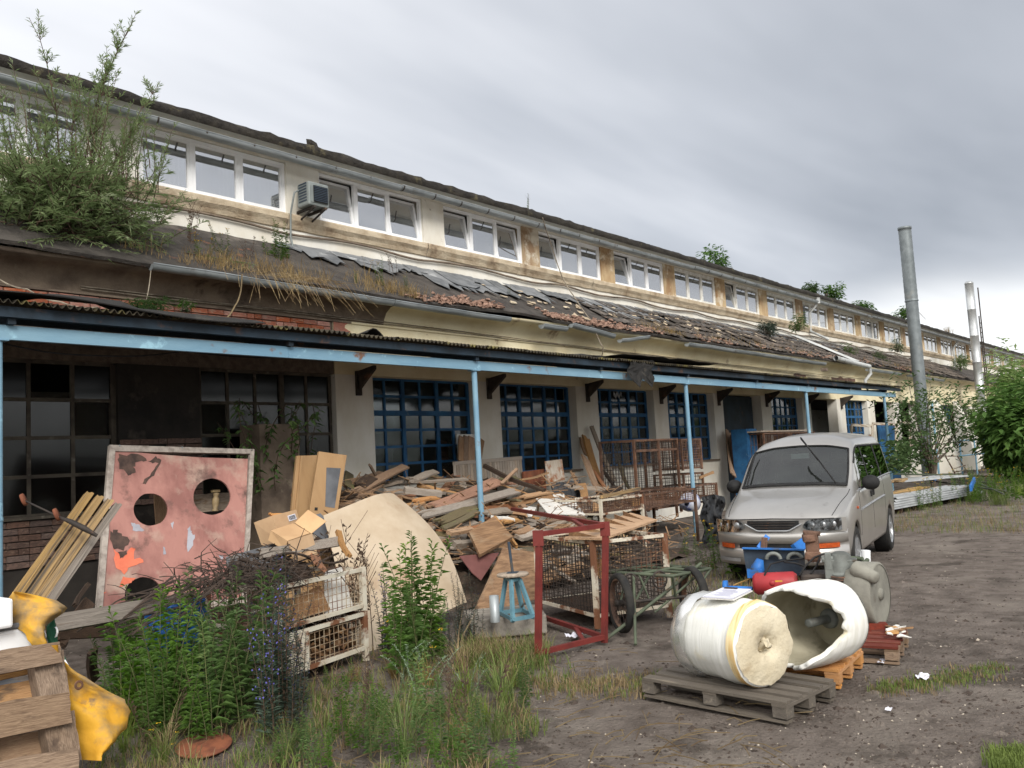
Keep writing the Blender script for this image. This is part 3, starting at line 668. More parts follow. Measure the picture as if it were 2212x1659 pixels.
# grille and lamps sit in the nose between bumper and bonnet
def patch(y0, y1, zf, zt, dx, n=14, rows=3): return [[(nose(y / .845, 0) + dx, y, zf(y) + (zt(y) - zf(y)) * r / rows) for y in wav(y0, y1, n)] for r in range(rows + 1)]
mb = MB(); mb.sheet(patch(-.845, .845, lambda y: .62, lambda y: .78 + .02 * (1 - abs(y)), -.012, 30)); mb.build('nose_panel', 'van_paint', van)
mb = MB(); mb.sheet(patch(-.33, .33, lambda y: .655 + .5 * max(0, abs(y) - .2), lambda y: .775, .012)); gr = mb.build('grille', 'black_rubber', van)
mb = MB()
for z in (.69, .72, .75): mb.tube([(nose(y / .845, 0) + .02, y, z) for y in wav(-.29 + (.755 - z), .29 - (.755 - z), 8)], .004, 5)
mb.build('grille_bar', 'old_iron', gr)
mb = MB()
for k in range(3):
    a = PI / 2 + k * 2 * PI / 3; c = V((0, math.cos(a), math.sin(a))); d = V((0, -c.z, c.y)); o = V((.03, 0, .715)); mb.slab([o, o + c * .018 + d * .0105, o + c * .036, o + c * .018 - d * .0105], .004, nrm=(1, 0, 0))
mb.build('emblem', 'red_emblem', gr)
mb = MB()
mb.tube([(nose(y / .845, 0) + .018, y, .655 + .5 * max(0, abs(y) - .2)) for y in wav(-.36, .36, 20)], .01, 6); mb.build('grille_trim', 'alloy', gr)
for sg in (1, -1):
    zl = lambda y: .645 + (.05 * max(0, (.5 - abs(y)) / .12) ** 2); zt_ = lambda y: .782 - .06 * max(0, (.48 - abs(y)) / .1) ** 2
    mb = MB(); mb.sheet(patch(sg * .38, sg * .80, zl, zt_, .006)); h = mb.build('headlight', 'reflector', van)
    mb = MB()
    for yy in (.48, .6, .71): mb.lathe([(0, .04), (.012, .036), (.02, .02), (.02, .0)], (nose(yy / .845, 0) + .01, sg * yy, .72), (1, 0, 0), 14)
    mb.build('bulb_bowl', 'alloy', h)
    mb = MB(); mb.sheet(patch(sg * .375, sg * .805, lambda y: zl(y) - .005, lambda y: zt_(y) + .004, .035)); mb.build('lens', 'lamp_glass', h)
# wheels
tw = MB(); tw.lathe([(-.1, .21), (-.105, .25), (-.1, .30), (-.075, .318), (.075, .318), (.1, .30), (.105, .25), (.1, .21)], (0, 0, 0), (0, 1, 0), 36)
rm = MB(); rm.lathe([(.1, .212), (.085, .2), (.05, .19), (-.08, .19)], (0, 0, 0), (0, 1, 0), 32); rm.lathe([(.075, .0), (.075, .05), (.06, .055)], (0, 0, 0), (0, 1, 0), 16)
for k in range(6):
    a = k * PI / 3; rm.bar((.03 * math.cos(a), .062, .03 * math.sin(a)), (.2 * math.cos(a), .075, .2 * math.sin(a)), .05, .03, up=(0, 1, 0))
hub = MB(); hub.lathe([(-.02, .0), (-.02, .2)], (0, 0, 0), (0, 1, 0), 24)
w0 = None
for s in AX:
    for sg in (1, -1):
        if w0 is None:
            w0 = tw.build('wheel', 'tyre', van); rr = rm.build('rim', 'alloy', w0); hub.build('brake_disc', 'old_iron', w0); o = w0
        else: o = copy_tree(w0, van)
        o.location = (-s, sg * .74, .31); o.rotation_euler = (0, R.uniform(0, 1), 0 if sg > 0 else PI)
mb = MB()
for s in AX: mb.tube([(-s, -.7, .31), (-s, .7, .31)], .05, 8); 
mb.span(-4.5, -.2, -.6, .6, .26, .3)
for s in AX:
    for sg in (1, -1): mb.lathe([(0, .36), (.02, .37), (.2, .37)], (-s, sg * .6, .31), (0, sg, 0), 16, a0=0, a1=2 * PI)
mb.build('chassis', 'black_rubber', van)
# mirrors, handles, wipers, cabin
for sg in (1, -1):
    p = onbody(1.5, 3.2, sg); mb = MB(); mb.lathe([(-.1, .0), (-.095, .05), (-.06, .095), (0, .115), (.045, .11), (.05, .0)], (0, 0, 0), (1, 0, 0), 18)
    mb.v = [V((p.x - q.x + .02, p.y + sg * .14 + q.y * 1.05, p.z + .07 + q.z * .85)) for q in mb.v]; mb.bar(p, p + V((.0, sg * .1, .04)), .05, .03); mb.build('wing_mirror', 'black_rubber', van)
    for s in (2.2, 2.38):
        q = onbody(s, 2.6, sg, .012); mb = MB(); mb.box(q, (.05, .025, .085)); mb.build('door_handle', 'black_rubber', van, bevel=.008)
    q = onbody(1.0, 2.45, sg, .008); mb = MB(); mb.box(q, (.06, .015, .035)); mb.build('side_repeater', 'orange_lens', van, bevel=.006)
mb = MB(); b0_ = onbody(1.08, 5.6, 1) + V((.0, 0, .03)); tip = V((b0_.x - .36, .08, 1.73)); mb.tube([b0_, b0_ * .5 + tip * .5 + V((.03, 0, .03)), tip], [.012, .010, .006], 6); mb.bar(b0_ * .52 + tip * .48 + V((.02, .0, .015)), tip + V((0, 0, .02)), .02, .012); mb.build('wiper', 'black_rubber', van)['label'] = 'wiper raised off the glass'
mb = MB(); b0_ = onbody(1.06, 5.3, -1) + V((.01, .02, .03)); mb.tube([b0_, onbody(1.45, 5.35, -1) + V((.04, 0, .03)), onbody(1.66, 5.3, -1) + V((.06, .0, .05))], [.011, .01, .008], 6); mb.build('wiper', 'black_rubber', van)
mb = MB(); mb.box((-1.5, 0, .97), (.6, 1.42, .22)); mb.tube([(-1.25, .62, 1.08), (-1.25, -.62, 1.08)], .05, 8); mb.build('dashboard', 'black_rubber', van, bevel=.03)
for x in (-2.2, -3.1):
    for y in (.36, -.36):
        mb = MB(); mb.box((x, y, .75), (.5, .5, .18)); mb.box((x - .27, y, 1.08), (.13, .48, .62), Matrix.Rotation(-.2, 3, 'Y')); mb.box((x - .34, y, 1.46), (.09, .25, .17), Matrix.Rotation(-.2, 3, 'Y')); mb.build('seat', 'seat_cloth', van, bevel=.04)
mb = MB(); mb.tube([(-1.72 - .06 * math.cos(a), .36 + .19 * math.cos(a), 1.12 + .17 * math.sin(a)) for a in wav(0, 2 * PI, 24)], .014, 6); mb.bar((-1.72, .36, 1.12), (-1.5, .36, 1.02), .05); mb.build('steering_wheel', 'black_rubber', van)
mb = MB(); mb.box((-1.66, 0, 1.5), (.02, .26, .07)); mb.build('rear_mirror', 'alloy', van)
mb = MB(); mb.box((-1.35, .1, 1.085), (.08, .16, .01), rotz(.4)); mb.build('paper_slip', 'paper', van)
mb = MB(); mb.add([(-4.4, -.7, .42), (-.9, -.7, .42), (-.9, .7, .42), (-4.4, .7, .42)], [(0, 1, 2, 3)]); mb.build('cabin_floor', 'seat_cloth', van)

# ---------------------------------------------------------------- wood
def wood(name, a, b, c=None, rnd=.25, t3=(.56, .68)): return mat(name, a, b, c, sc=3.2, st=(1.1, 9, 9), lo=.36, hi=.66, t3=t3, s3=2.2, rnd=rnd, bump=.5, rough=.88, bs=5, bd=.02)
wood('wood_grey', (164, 152, 138), (122, 111, 100), (120, 98, 76)); wood('wood_brown', (158, 128, 100), (116, 90, 70), (150, 130, 108)); wood('wood_dark', (74, 58, 46), (48, 38, 32), (92, 76, 60))
wood('wood_tan', (178, 142, 104), (146, 112, 80), (110, 90, 72)); wood('wood_new', (206, 154, 98), (178, 122, 72), None, .12); wood('wood_pallet_grey', (112, 104, 94), (82, 76, 69), (128, 118, 104), .12)
wood('wood_mossy', (120, 108, 82), (84, 76, 58), (110, 112, 66)); wood('wood_red', (120, 58, 46), (92, 46, 38), (146, 110, 92), .15); wood('wood_yellow', (188, 154, 100), (140, 114, 80), (104, 92, 78), .12, (.5, .62))
wood('wood_old_pallet', (154, 132, 110), (108, 88, 72), (92, 76, 64), .14); wood('wood_pink', (160, 118, 92), (128, 90, 70), (110, 84, 68)); wood('wood_white', (222, 220, 214), (206, 202, 194), (160, 146, 128), .05, (.64, .7))
mat('fibre', (224, 224, 220), (212, 212, 205), (206, 190, 146), sc=2.2, t3=(.6, .72), s3=1.7, st=(1, 1, 1), bump=.35, bs=40, rough=.75, bd=.01, c4=(178, 140, 84), t4=(.68, .76), s4=2.4)
mat('fibre_ring', (228, 228, 224), (208, 208, 200), (216, 204, 168), sc=2.0, st=(1, 17, 1), lo=.3, hi=.7, t3=(.6, .74), s3=1.9, bump=.5, rough=.7, bd=.012)
mat('fibre_shell', (228, 227, 222), (206, 204, 194), (204, 186, 150), sc=2.0, st=(15, 3, 1), lo=.3, hi=.7, t3=(.64, .74), s3=2.4, bump=.4, rough=.55, bd=.012)
mat('fibre_amber', (204, 164, 96), (222, 208, 168), (170, 120, 60), sc=2, st=(1, 15, 1), t3=(.55, .7), s3=3, bump=.4, rough=.6)
mat('fibre_end', (206, 196, 172), (192, 180, 154), (168, 152, 124), sc=4, t3=(.6, .75), s3=5, bump=.7, bs=18, rough=.9)
mat('shell_inside', (164, 158, 138), (142, 136, 116), (122, 115, 95), sc=3, bump=.3, bs=14)
mat('rusty_wire', (168, 152, 128), (130, 104, 80), (104, 72, 54), sc=9, t3=(.5, .6), s3=6, rough=.8, bump=.2)
mat('rust', (108, 80, 64), (74, 57, 48), (134, 106, 84), sc=7, t3=(.58, .7), s3=5, bump=.5, bs=24, rough=.9, rnd=.12)
mat('rusty_white', (200, 194, 178), (184, 172, 152), (116, 78, 56), sc=4, t3=(.5, .58), s3=3.4, bump=.3, rough=.7, c4=(96, 60, 42), t4=(.62, .68), s4=8)
mat('red_paint', (112, 46, 41), (94, 40, 37), (88, 62, 52), sc=5, t3=(.62, .72), s3=5, rough=.55, bump=.15)
mat('green_paint', (84, 92, 74), (66, 72, 60), (96, 74, 56), sc=5, t3=(.58, .7), s3=5, rough=.7, bump=.25)
mat('stool_blue', (100, 140, 152), (84, 122, 136), (60, 62, 58), sc=5, t3=(.62, .68), s3=9, rough=.6, bump=.2)
mat('bright_blue', (44, 112, 186), (36, 92, 158), (70, 78, 86), sc=5, t3=(.62, .7), s3=5, rough=.5, bump=.15)
mat('steel_plate', (58, 70, 82), (44, 54, 66), (74, 70, 66), sc=4, rough=.6, bump=.2)
mat('machine_grey', (118, 122, 118), (90, 92, 88), (72, 64, 54), sc=5, t3=(.58, .7), s3=4, rough=.6, bump=.3, metal=.2)
mat('drum_grey', (136, 134, 124), (112, 110, 102), (96, 90, 80), sc=3, t3=(.6, .72), s3=3, rough=.8, bump=.4, bs=14)
mat('red_tank', (160, 50, 54), (140, 44, 48), (104, 60, 54), sc=5, t3=(.64, .72), s3=4, rough=.5, bump=.1)
mat('concrete', (146, 140, 130), (112, 106, 98), (84, 82, 72), sc=3, t3=(.56, .7), s3=2.4, bump=.6, bs=20)
mat('yellow_tarp', (214, 164, 52), (198, 146, 44), (140, 118, 84), sc=2.2, t3=(.5, .62), s3=2.6, rough=.68, bump=.4, bs=7, c4=(112, 98, 82), t4=(.63, .7), s4=4.5)
mat('green_sack', (30, 84, 58), (24, 70, 48), sc=3, rough=.6, bump=.2)
mat('pink_board', (174, 126, 116), (142, 98, 91), (188, 166, 150), sc=2.6, st=(1, 1, .6), t3=(.54, .72), s3=1.9, bump=.4, bs=9, rough=.8, c4=(104, 80, 74), t4=(.56, .68), s4=2.7)
mat('peeled_orange', (232, 128, 98), (214, 110, 84), sc=5, bump=.2); mat('peeled_grey', (176, 176, 184), (150, 150, 158), sc=6, bump=.2); mat('peeled_dark', (92, 74, 66), (66, 54, 50), sc=9, bump=.4)
mat('silvery_wood', (178, 168, 158), (140, 130, 122), sc=3, st=(4, 4, 4), bump=.4)
mat('hardboard', (182, 166, 144), (166, 148, 124), (142, 110, 84), sc=1.8, t3=(.55, .75), s3=1.5, rough=.75, bump=.12, bs=30, c4=(140, 96, 68), t4=(.70, .76), s4=3)
mat('tan_door', (166, 134, 96), (154, 122, 86), (132, 104, 74), sc=2, st=(3, 3, .5), rough=.6, bump=.1, t3=(.64, .8)); mat('grey_sheet', (104, 106, 110), (84, 86, 90), (128, 116, 100), sc=3, bump=.3); mat('maroon_sheet', (112, 72, 68), (98, 62, 58), sc=3, bump=.2)
mat('cardboard', (190, 158, 122), (174, 142, 108), (158, 130, 100), sc=3, t3=(.6, .75), bump=.15, rnd=.1); mat('twig', (74, 62, 54), (50, 43, 38), sc=9, bump=.2, rnd=.1)
mat('galv_sheet', (166, 168, 168), (140, 142, 142), (150, 112, 80), sc=3, t3=(.62, .7), s3=2.4, rough=.5, bump=.2, metal=.2); mat('rust_streak', (178, 164, 146), (196, 188, 176), (146, 92, 56), sc=2, st=(7, 7, .5), t3=(.5, .6), s3=2.5, bump=.2)
mat('rust_panel', (132, 80, 56), (104, 62, 46), (100, 70, 54), sc=4, st=(3, 3, 1), bump=.3); mat('wood_charcoal', (78, 80, 84), (58, 60, 62), (90, 84, 78), sc=4, st=(3, 3, 1), bump=.4, rnd=.1); mat('rubble', (92, 78, 66), (58, 50, 44), (128, 112, 94), sc=6, bump=.8, bs=20)
mat('black_tarp', (40, 41, 43), (28, 29, 31), (62, 62, 62), sc=4, rough=.5, bump=.4, bs=6); mat('blue_drum', (28, 92, 168), (24, 78, 148), sc=3, rough=.4, bump=.1)

UNIT = []
for k in range(6):
    mb = MB(); nw, nl = (2, 2) if k == 0 else (6, 7); g = []
    for a in range(nw):
        row = []
        for b in range(nl):
            x, y = -.5 + b / (nl - 1), -.5 + a / (nw - 1)
            if k and b in (0, nl - 1):
                j = R.uniform(0, (.015, .05, .08, .16, .24)[k - 1]) if (k % 2 or b == 0) else R.uniform(0, .012); x += j * (1 if b == 0 else -1)
            z = .5 + (R.uniform(-.06, .06) if k else 0)
            row.append((x, y + (R.uniform(-.04, .04) * (2.2 if k > 3 else 1) if k and a in (0, nw - 1) else 0), z + (.35 * math.sin(b * .9 + k) if k > 1 else 0)))
        g.append(row)
    if k == 0: mb.box((0, 0, 0), (1, 1, 1))
    else: mb.sheet(g, t=1.0, sm=False, nv=(0, 0, 1))
    me = bpy.data.meshes.new('plank'); me.from_pydata(mb.v, [], mb.f); me.update(); me.materials.append(MATS['wood_grey']); UNIT.append(me)
def plank(name, p, q, w, t, m, up=(0, 0, 1), k=None, par=None, lab=None, cat='plank', group=None):
    """one board from p to q, built on a shared unit mesh"""
    p, q = V(p), V(q); k = R.choice((1, 1, 2, 2, 3, 4, 5)) if k is None else k
    o = bpy.data.objects.new(name, UNIT[k]); COL.objects.link(o); o.material_slots[0].link = 'OBJECT'; o.material_slots[0].material = MATS[m]
    M = Matrix.Translation((p + q) / 2) @ frame(q - p, up).to_4x4() @ Matrix.Diagonal(((q - p).length, w, t, 1))
    if par is not None:
        o.parent = par; off = V(par['_o']) if '_o' in par else V(); o.matrix_local = Matrix.Translation(-off) @ M
    else: o.matrix_world = M
    if lab: (tag(o, lab, cat, group) if par is None else o.__setitem__('label', lab))
    return o
def zm(ox, oy, k): return lambda x, y: ((ox + x * k) * .86406, (oy + y * k) * .86406)
Z2 = zm(1780, 1300, .24412); Z3 = zm(2100, 900, .24109); Z4 = zm(0, 1060, .25316); Z5 = zm(0, 1460, .2772); Z6 = zm(600, 1280, .28944); Z7 = zm(1200, 1060, .36157)
Z8 = zm(1600, 1300, .37366); ZF = zm(700, 1000, .33751); ZB = zm(1100, 1040, .21704); ZD = zm(0, 1280, .38879); ZP = zm(240, 1080, .28926); ZA = zm(860, 880, .28933); ZC = zm(1460, 900, .24108)

# ---------------------------------------------------------------- pallets
def pallet(lab, c, rz, L_, W_, m, m2=None, nb=5, h=.128, group='wooden pallets on the yard'):
    t = thing('pallet', lab, 'pallet', (c[0], c[1], 0), rz, group, local=True); s = h / .144; ms = m2 or m
    for x in (-1, 0, 1):
        for y in (-1, 0, 1): plank('block', (x * (L_ / 2 - .05) - .048, y * (W_ / 2 - .045), .05 * s + .015), (x * (L_ / 2 - .05) + .048, y * (W_ / 2 - .045), .05 * s + .015), .085, .07 * s, ms, k=0, par=t)
    for y in (-1, 0, 1): plank('bottom_board', (-L_ / 2, y * (W_ / 2 - .045), .008), (L_ / 2, y * (W_ / 2 - .045), .008), .085, .016, ms, k=1, par=t)
    for x in (-1, 0, 1): plank('cross_board', (x * (L_ / 2 - .05), -W_ / 2, h - .03 * s), (x * (L_ / 2 - .05), W_ / 2, h - .03 * s), .1, .02 * s, ms, k=0, par=t)
    for i in range(nb):
        y = -W_ / 2 + .045 + (W_ - .09) * i / (nb - 1); b = .105 if i in (0, nb - 1, nb // 2) else .085
        plank('deck_board', (-L_ / 2, y, h - .01 * s), (L_ / 2, y + R.uniform(-.005, .005), h - .01 * s), b * W_ / .72, .02 * s, m, k=1, par=t)
    return t
a, b, c = G(*Z8(0, 1045), .13), G(*Z8(965, 1215), .13), G(*Z8(1320, 1070), .13)
L1 = (b - a).length; W1 = (c - b).length
pallet('weathered grey pallet under the front white roll', (a + c) / 2, math.atan2((b - a).y, (b - a).x), L1, W1 + .02, 'wood_pallet_grey')
pgy = thing  # (kept short)
b2 = G(*Z8(1330, 1000), .13); c2 = G(*Z8(1490, 860), .13); d2 = (c2 - b2).normalized(); n2_ = V((-d2.y, d2.x, 0))
pallet('new orange-yellow pallet under the torn white shell', b2 + d2 * .34 + n2_ * .5, math.atan2(n2_.y, n2_.x), 1.0, .68, 'wood_new', nb=6)
b3 = G(*Z2(1905, 1300), .13); c3 = G(*Z2(2005, 1120), .13); d3 = (c3 - b3).normalized(); n3_ = V((-d3.y, d3.x, 0))
pallet('red-brown painted pallet with wood chips under the machine', b3 + d3 * .34 + n3_ * .5, math.atan2(n3_.y, n3_.x), 1.0, .68, 'wood_red', 'wood_old_pallet')

# ---------------------------------------------------------------- white rolls and papers
def ringed(mb, prof, o, ax, n=48, amp=.006, mi=0, fr=9):
    k = len(mb.v); mb.lathe(prof, o, ax, n, mi); o = V(o); ax = V(ax).normalized()
    for i in range(k, len(mb.v)):
        d = mb.v[i] - o; d -= ax * d.dot(ax)
        if d.length > .01: mb.v[i] += d.normalized() * amp * fbm(mb.v[i].x * fr, mb.v[i].y * fr, mb.v[i].z * fr)
ax1 = V((-.30, -.954, 0)).normalized(); rr1 = .268
e1 = A(*Z8(838, 835), (0, 0, .13 + rr1), (0, 0, 1)); r1 = thing('fibre_roll', 'cream fibre roll with a rough flat end lying on the grey pallet', 'roll', (e1.x, e1.y, .13), 0, 'white fibre rolls on pallets')
mb = MB(); ringed(mb, [(-.018, rr1 - .004), (-.035, rr1 + .003), (-.06, rr1 - .001), (-.075, rr1 + .003)], e1, ax1, 56, .012, fr=6); mb.build('amber_band', 'fibre_amber', r1)
mb = MB(); ringed(mb, [(0, rr1 - .02), (-.018, rr1 - .004)], e1, ax1, 56, .012, fr=6); ringed(mb, [(-.075, rr1 + .003), (-.085, rr1 - .003), (-.12, rr1 - .001), (-.2, rr1 + .002), (-.3, rr1 - .004), (-.42, rr1 - .008), (-.5, rr1 - .02), (-.56, rr1 - .05)], e1, ax1, 56, .012, fr=6)
mb.build('wound_fibre', 'fibre_ring', r1, kind='stuff')
mb = MB(); ringed(mb, [(0, rr1 - .018), (.016, .2), (.02, .13), (.012, .075), (-.02, .06), (-.05, .03), (-.055, 0)], e1, ax1, 56, .02, fr=12); mb.build('end_face', 'fibre_end', r1)
mb = MB(); ringed(mb, [(-.56, rr1 - .05), (-.575, .1), (-.57, 0)], e1, ax1, 40, .01); mb.build('end_face', 'fibre_end', r1)
mb = MB()
for i in range(3): mb.tube([e1 + ax1 * .0 + V((R.uniform(-.04, .04), 0, R.uniform(-.03, .05))) + ax1 * t for t in (-.03, .02, .03)], [.02, .022, .004], 7)
mb.build('knotted_core', 'fibre_end', r1)
mb = MB()  # loose film hanging round the far end
mb.lathe([(-.46, rr1 + .004), (-.53, rr1 + .02), (-.59, rr1 - .0), (-.60, rr1 - .03)], e1, ax1, 40); mb.v = [p + V((.012, .012, .012)) * fbm(p.x * 14, p.y * 14, p.z * 14) for p in mb.v]; glass('film', (225, 225, 222), .12, .25, (210, 210, 206), .35); mb.build('loose_film', 'film', r1)
top = e1 - ax1 * .30 + V((0, 0, rr1 + .012)); ps = thing('paper_stack', 'white papers on a clipboard lying on top of the cream roll', 'papers', top)
M = rotz(math.atan2(ax1.y, ax1.x) + PI / 2 + .35) @ Matrix.Rotation(-.04, 3, 'Y')
mb = MB(); mb.box(top + V((.0, 0, .004)), (.31, .23, .006), M); mb.build('clipboard', 'wood_white', ps)
for i in range(3): mb = MB(); mb.box(top + V((R.uniform(-.008, .008), R.uniform(-.008, .008), .010 + .003 * i)), (.297, .21, .0016), M @ rotz(R.uniform(-.05, .05))); mb.build('sheet', 'paper', ps)
mb = MB(); mat('print_ink', (150, 150, 176), rough=.8, bump=0)
for i in range(7): mb.box(top + M @ V((-.1 + .03 * i, R.uniform(-.02, .02), .0181)), (.006, R.uniform(.08, .16), .0004), M)
mb.build('print_lines', 'print_ink', ps)
mb = MB(); mb.box(top + M @ V((.135, .03, .021)), (.02, .09, .008), M); mb.build('clip', 'old_iron', ps)
# the torn shell
ax2 = V((-.955, .285, .0)).normalized(); rr2 = .288; o2 = A(*Z8(1022, 715), (0, 0, .13 + rr2), (0, 0, 1)); 
sh = thing('fibre_shell', 'hollow torn white fibre shell lying open on the orange pallet', 'shell', (o2.x, o2.y, .13), 0, 'white fibre rolls on pallets')
u2 = V((0, 0, 1)); x2 = ax2.cross(u2)     # angle 0 up, grows towards x2
RIM0 = 4.9
def rim(a):   # how far the torn wall reaches towards the open end
    d = (a - RIM0 + PI) % (2 * PI) - PI; return .07 - .30 * math.exp(-(d / .8) ** 2) + .10 * fbm(a * 1.5, 4) + .03 * fbm(a * 5, 9)
n = 72; prof = lambda t, a, r: o2 + ax2 * t + (u2 * math.cos(a) + x2 * math.sin(a)) * r
def shellgrid(r, fl):
    g = []
    for a in wav(0, 2 * PI, n):
        t1 = rim(a % (2 * PI)); row = []
        for s in wav(0, 1, 10):
            t = -.46 + (t1 + .46) * s; k = 1 - .10 * (1 - s) ** 6; dent = .045 * math.exp(-((a - 1.9) / .35) ** 2) * s ** 3
            row.append(prof(t, a, r * k + fl * s ** 8 - dent + .006 * fbm(a * 3, t * 8)))
        g.append(row)
    return g
go, gi_ = shellgrid(rr2, -.012), shellgrid(rr2 - .046, .004); mb = MB(); mb.sheet(go); mb.build('outer_wall', 'fibre_shell', sh)
mb = MB(); mb.sheet([r[::-1] for r in gi_]); mb.build('inner_wall', 'shell_inside', sh)
mb = MB(); mb.sheet([[a[-1], (a[-1] + b[-1]) / 2 + ax2 * (.012 + .02 * fbm(i * .9, 5)), b[-1]] for i, (a, b) in enumerate(zip(go, gi_))]); mb.build('torn_edge', 'fibre', sh)
mb = MB(); mb.lathe([(-.46, rr2 - .048), (-.47, .2), (-.43, .08), (-.40, .075), (-.40, .0)], o2, ax2, 40); mb.build('back_wall', 'shell_inside', sh)
mb = MB(); mb.lathe([(-.47, rr2 * .9), (-.5, .2), (-.5, 0)], o2, ax2, 40); mb.build('back_cap', 'fibre', sh)
mb = MB(); mb.lathe([(-.5, .03), (-.16, .03), (-.155, .02), (-.155, 0)], o2, ax2, 16); mb.lathe([(-.399, .07), (-.37, .066), (-.37, .03)], o2, ax2, 18); mb.build('core_tube', 'machine_grey', sh)
cr = thing('crumpled_paper', 'crumpled printed paper in front of the torn shell', 'paper', G(*Z8(1070, 930), .13)); p0 = V(cr.location)
mb = MB(); g = [[p0 + V((.02 * i - .1, -.02 * j + .08, .02 + .05 * abs(fbm(i * .7, j * .7)))) for i in range(11)] for j in range(9)]; mb.sheet(g, sm=False, t=.001); mb.build('crumpled_sheet', 'paper', cr)

# ---------------------------------------------------------------- the machine on the red pallet
vd = V((.935, .354, 0)); M0 = V((7.28, 2.62, .3))
def mp(x, y, off=0, Z=Z2): return A(*Z(x, y), M0 + vd * off, vd)
mc = thing('machine', 'old engine with red tank, gearbox and blue brackets on the red-brown pallet', 'machine', (7.28, 2.62, .13))
mb = MB(); mb.slab([mp(315, 290, .5), mp(360, 570, .5), mp(960, 570, .45), mp(945, 305, .45)], .02, nrm=-vd); mb.build('back_plate', 'steel_plate', mc)
mb = MB(); mb.bar(mp(312, 288, .48), mp(950, 303, .42), .05, .012, up=(0, 0, 1)); mb.build('plate_lip', 'bright_blue', mc)
mb = MB(); mb.bar(mp(850, 300, .5), mp(985, 200, .7), .09, .04, up=-vd); mb.bar(mp(480, 290, .5), mp(570, 165, .55), .05, .03, up=-vd); mb.build('bracket_arm', 'bright_blue', mc)
mb = MB(); mb.bar(mp(540, 180, .5), mp(530, 290, .5), .05, .04); mb.build('rusty_lug', 'rust', mc)
mb = MB(); c = mp(1045, 425, .25); mb.box(c + V((0, 0, .13)), (.07, .11, .26), rotz(.35), j=.012); mb.box(c + V((0, 0, .05)), (.11, .13, .07), rotz(.35), j=.01); mb.box(c + V((-.02, .02, .2)), (.1, .09, .06), rotz(.5), j=.01); mb.tube([c + V((0, -.07, .24)), c + V((0, .07, .25))], .022, 8); mb.build('rusty_casting', 'rust', mc, bevel=.008)
for x in (630, 850):
    mb = MB(); c = mp(x, 400, .42); rt = V((.354, -.935, 0)); mb.tube([c + rt * .06 * math.cos(a) + V((0, 0, .05 * math.sin(a))) for a in wav(.0, PI, 12)], .018, 8); mb.build('hook', 'machine_grey', mc)
for pts in ([(530, 700), (540, 560), (600, 450), (720, 420), (950, 390), (1090, 370)], [(900, 560), (960, 470), (1050, 380), (1150, 345), (1240, 370)], [(740, 430), (850, 440), (940, 470)], [(1010, 550), (1070, 470), (1110, 370)]):
    mb = MB(); mb.tube([mp(x, y, .12 + .03 * i) for i, (x, y) in enumerate(pts)], .008, 6); mb.build('cable', 'black_rubber', mc)
mb = MB(); mb.lathe([(0, .0), (0, .05), (.1, .06), (.18, .03), (.18, 0)], mp(440, 600, .35), mp(480, 450, .35) - mp(440, 600, .35), 12); mb.box(mp(440, 545, .33), (.1, .13, .07), rotz(.4)); mb.build('motor_block', 'bright_blue', mc)
ta, tb = mp(425, 655, .2), mp(840, 640, .2); d = (tb - ta); tl = d.length
mb = MB(); mb.lathe([(-.01, 0), (0, .07), (.03, .095), (tl, .095), (tl + .03, .07), (tl + .04, 0)], ta, d, 26); mb.build('red_tank', 'red_tank', mc)
mb = MB(); mb.box(mp(690, 620, .2) - vd * .09, (.06, .004, .03), rotz(math.atan2(d.y, d.x))); mb.build('tank_label', 'yellow_tarp', mc)
mb = MB(); mb.tube([mp(145, 695, .3), mp(415, 705, .25)], .02, 10); mb.build('axle', 'bright_blue', mc)
mb = MB(); mb.lathe([(-.02, 0), (-.02, .07), (.02, .07), (.02, .03), (.02, 0)], mp(142, 700, .3), d, 22); mb.build('axle_disc', 'bright_blue', mc)
mb = MB(); mb.tube([mp(220, 670, .5), mp(390, 600, .5), mp(385, 680, .5)], .008, 6); mb.tube([mp(300, 640, .5), mp(300, 680, .5)], .008, 6); mb.build('yellow_frame', 'wood_yellow', mc)
gb = mp(1320, 470, .1)
mb = MB(); mb.box(gb + V((0, 0, -.02)), (.16, .26, .16), rotz(.35)); mb.lathe([(-.12, .09), (-.06, .115), (-.05, .1), (.02, .105), (.1, .08), (.12, .04), (.12, 0)], gb, (0, 0, 1), 20); mb.build('gearbox', 'machine_grey', mc, bevel=.012)
mb = MB()
for i in range(4): mb.lathe([(0, .085 + .004 * (i % 2)), (.012, .085 + .004 * (i % 2)), (.012, .07)], gb + V((0, 0, -.15 + .022 * i)) - vd * .06, (0, 0, 1), 18)
mb.lathe([(0, .02), (0, .09), (-.06, .1), (-.09, .06), (-.09, 0)], gb + V((0, 0, -.15)) - vd * .06, (0, 0, 1), 16); mb.build('ribbed_sump', 'rust', mc)
mb = MB(); mb.box(mp(1190, 420, .05), (.06, .05, .14), rotz(.35)); mb.box(mp(1160, 400, .05), (.05, .05, .05)); mb.tube([mp(1130, 400, .05), mp(1240, 395, .05)], .025, 8); mb.build('flange', 'machine_grey', mc, bevel=.006)
mb = MB(); mb.lathe([(0, .07), (.05, .075), (.09, .06), (.2, .05), (.21, .03), (.21, 0)], mp(1470, 500, .0), mp(1600, 560, -.08) - mp(1470, 500, .0), 16); mb.build('cone_outlet', 'drum_grey', mc)
mb = MB(); mb.box(mp(1230, 640, .25), (.3, .5, .18), rotz(.35)); mb.box(mp(1400, 900, .3), (.3, .35, .5), rotz(.35)); mb.build('engine_block', 'old_iron', mc, bevel=.02)
for p in ((1390, 760), (620, 640)):
    mb = MB(); mb.lathe([(0, 0), (0, .025), (.03, .025), (.03, 0)], mp(*p, -.0) - vd * .02, -vd, 10); mb.build('red_knob', 'red_tank', mc)
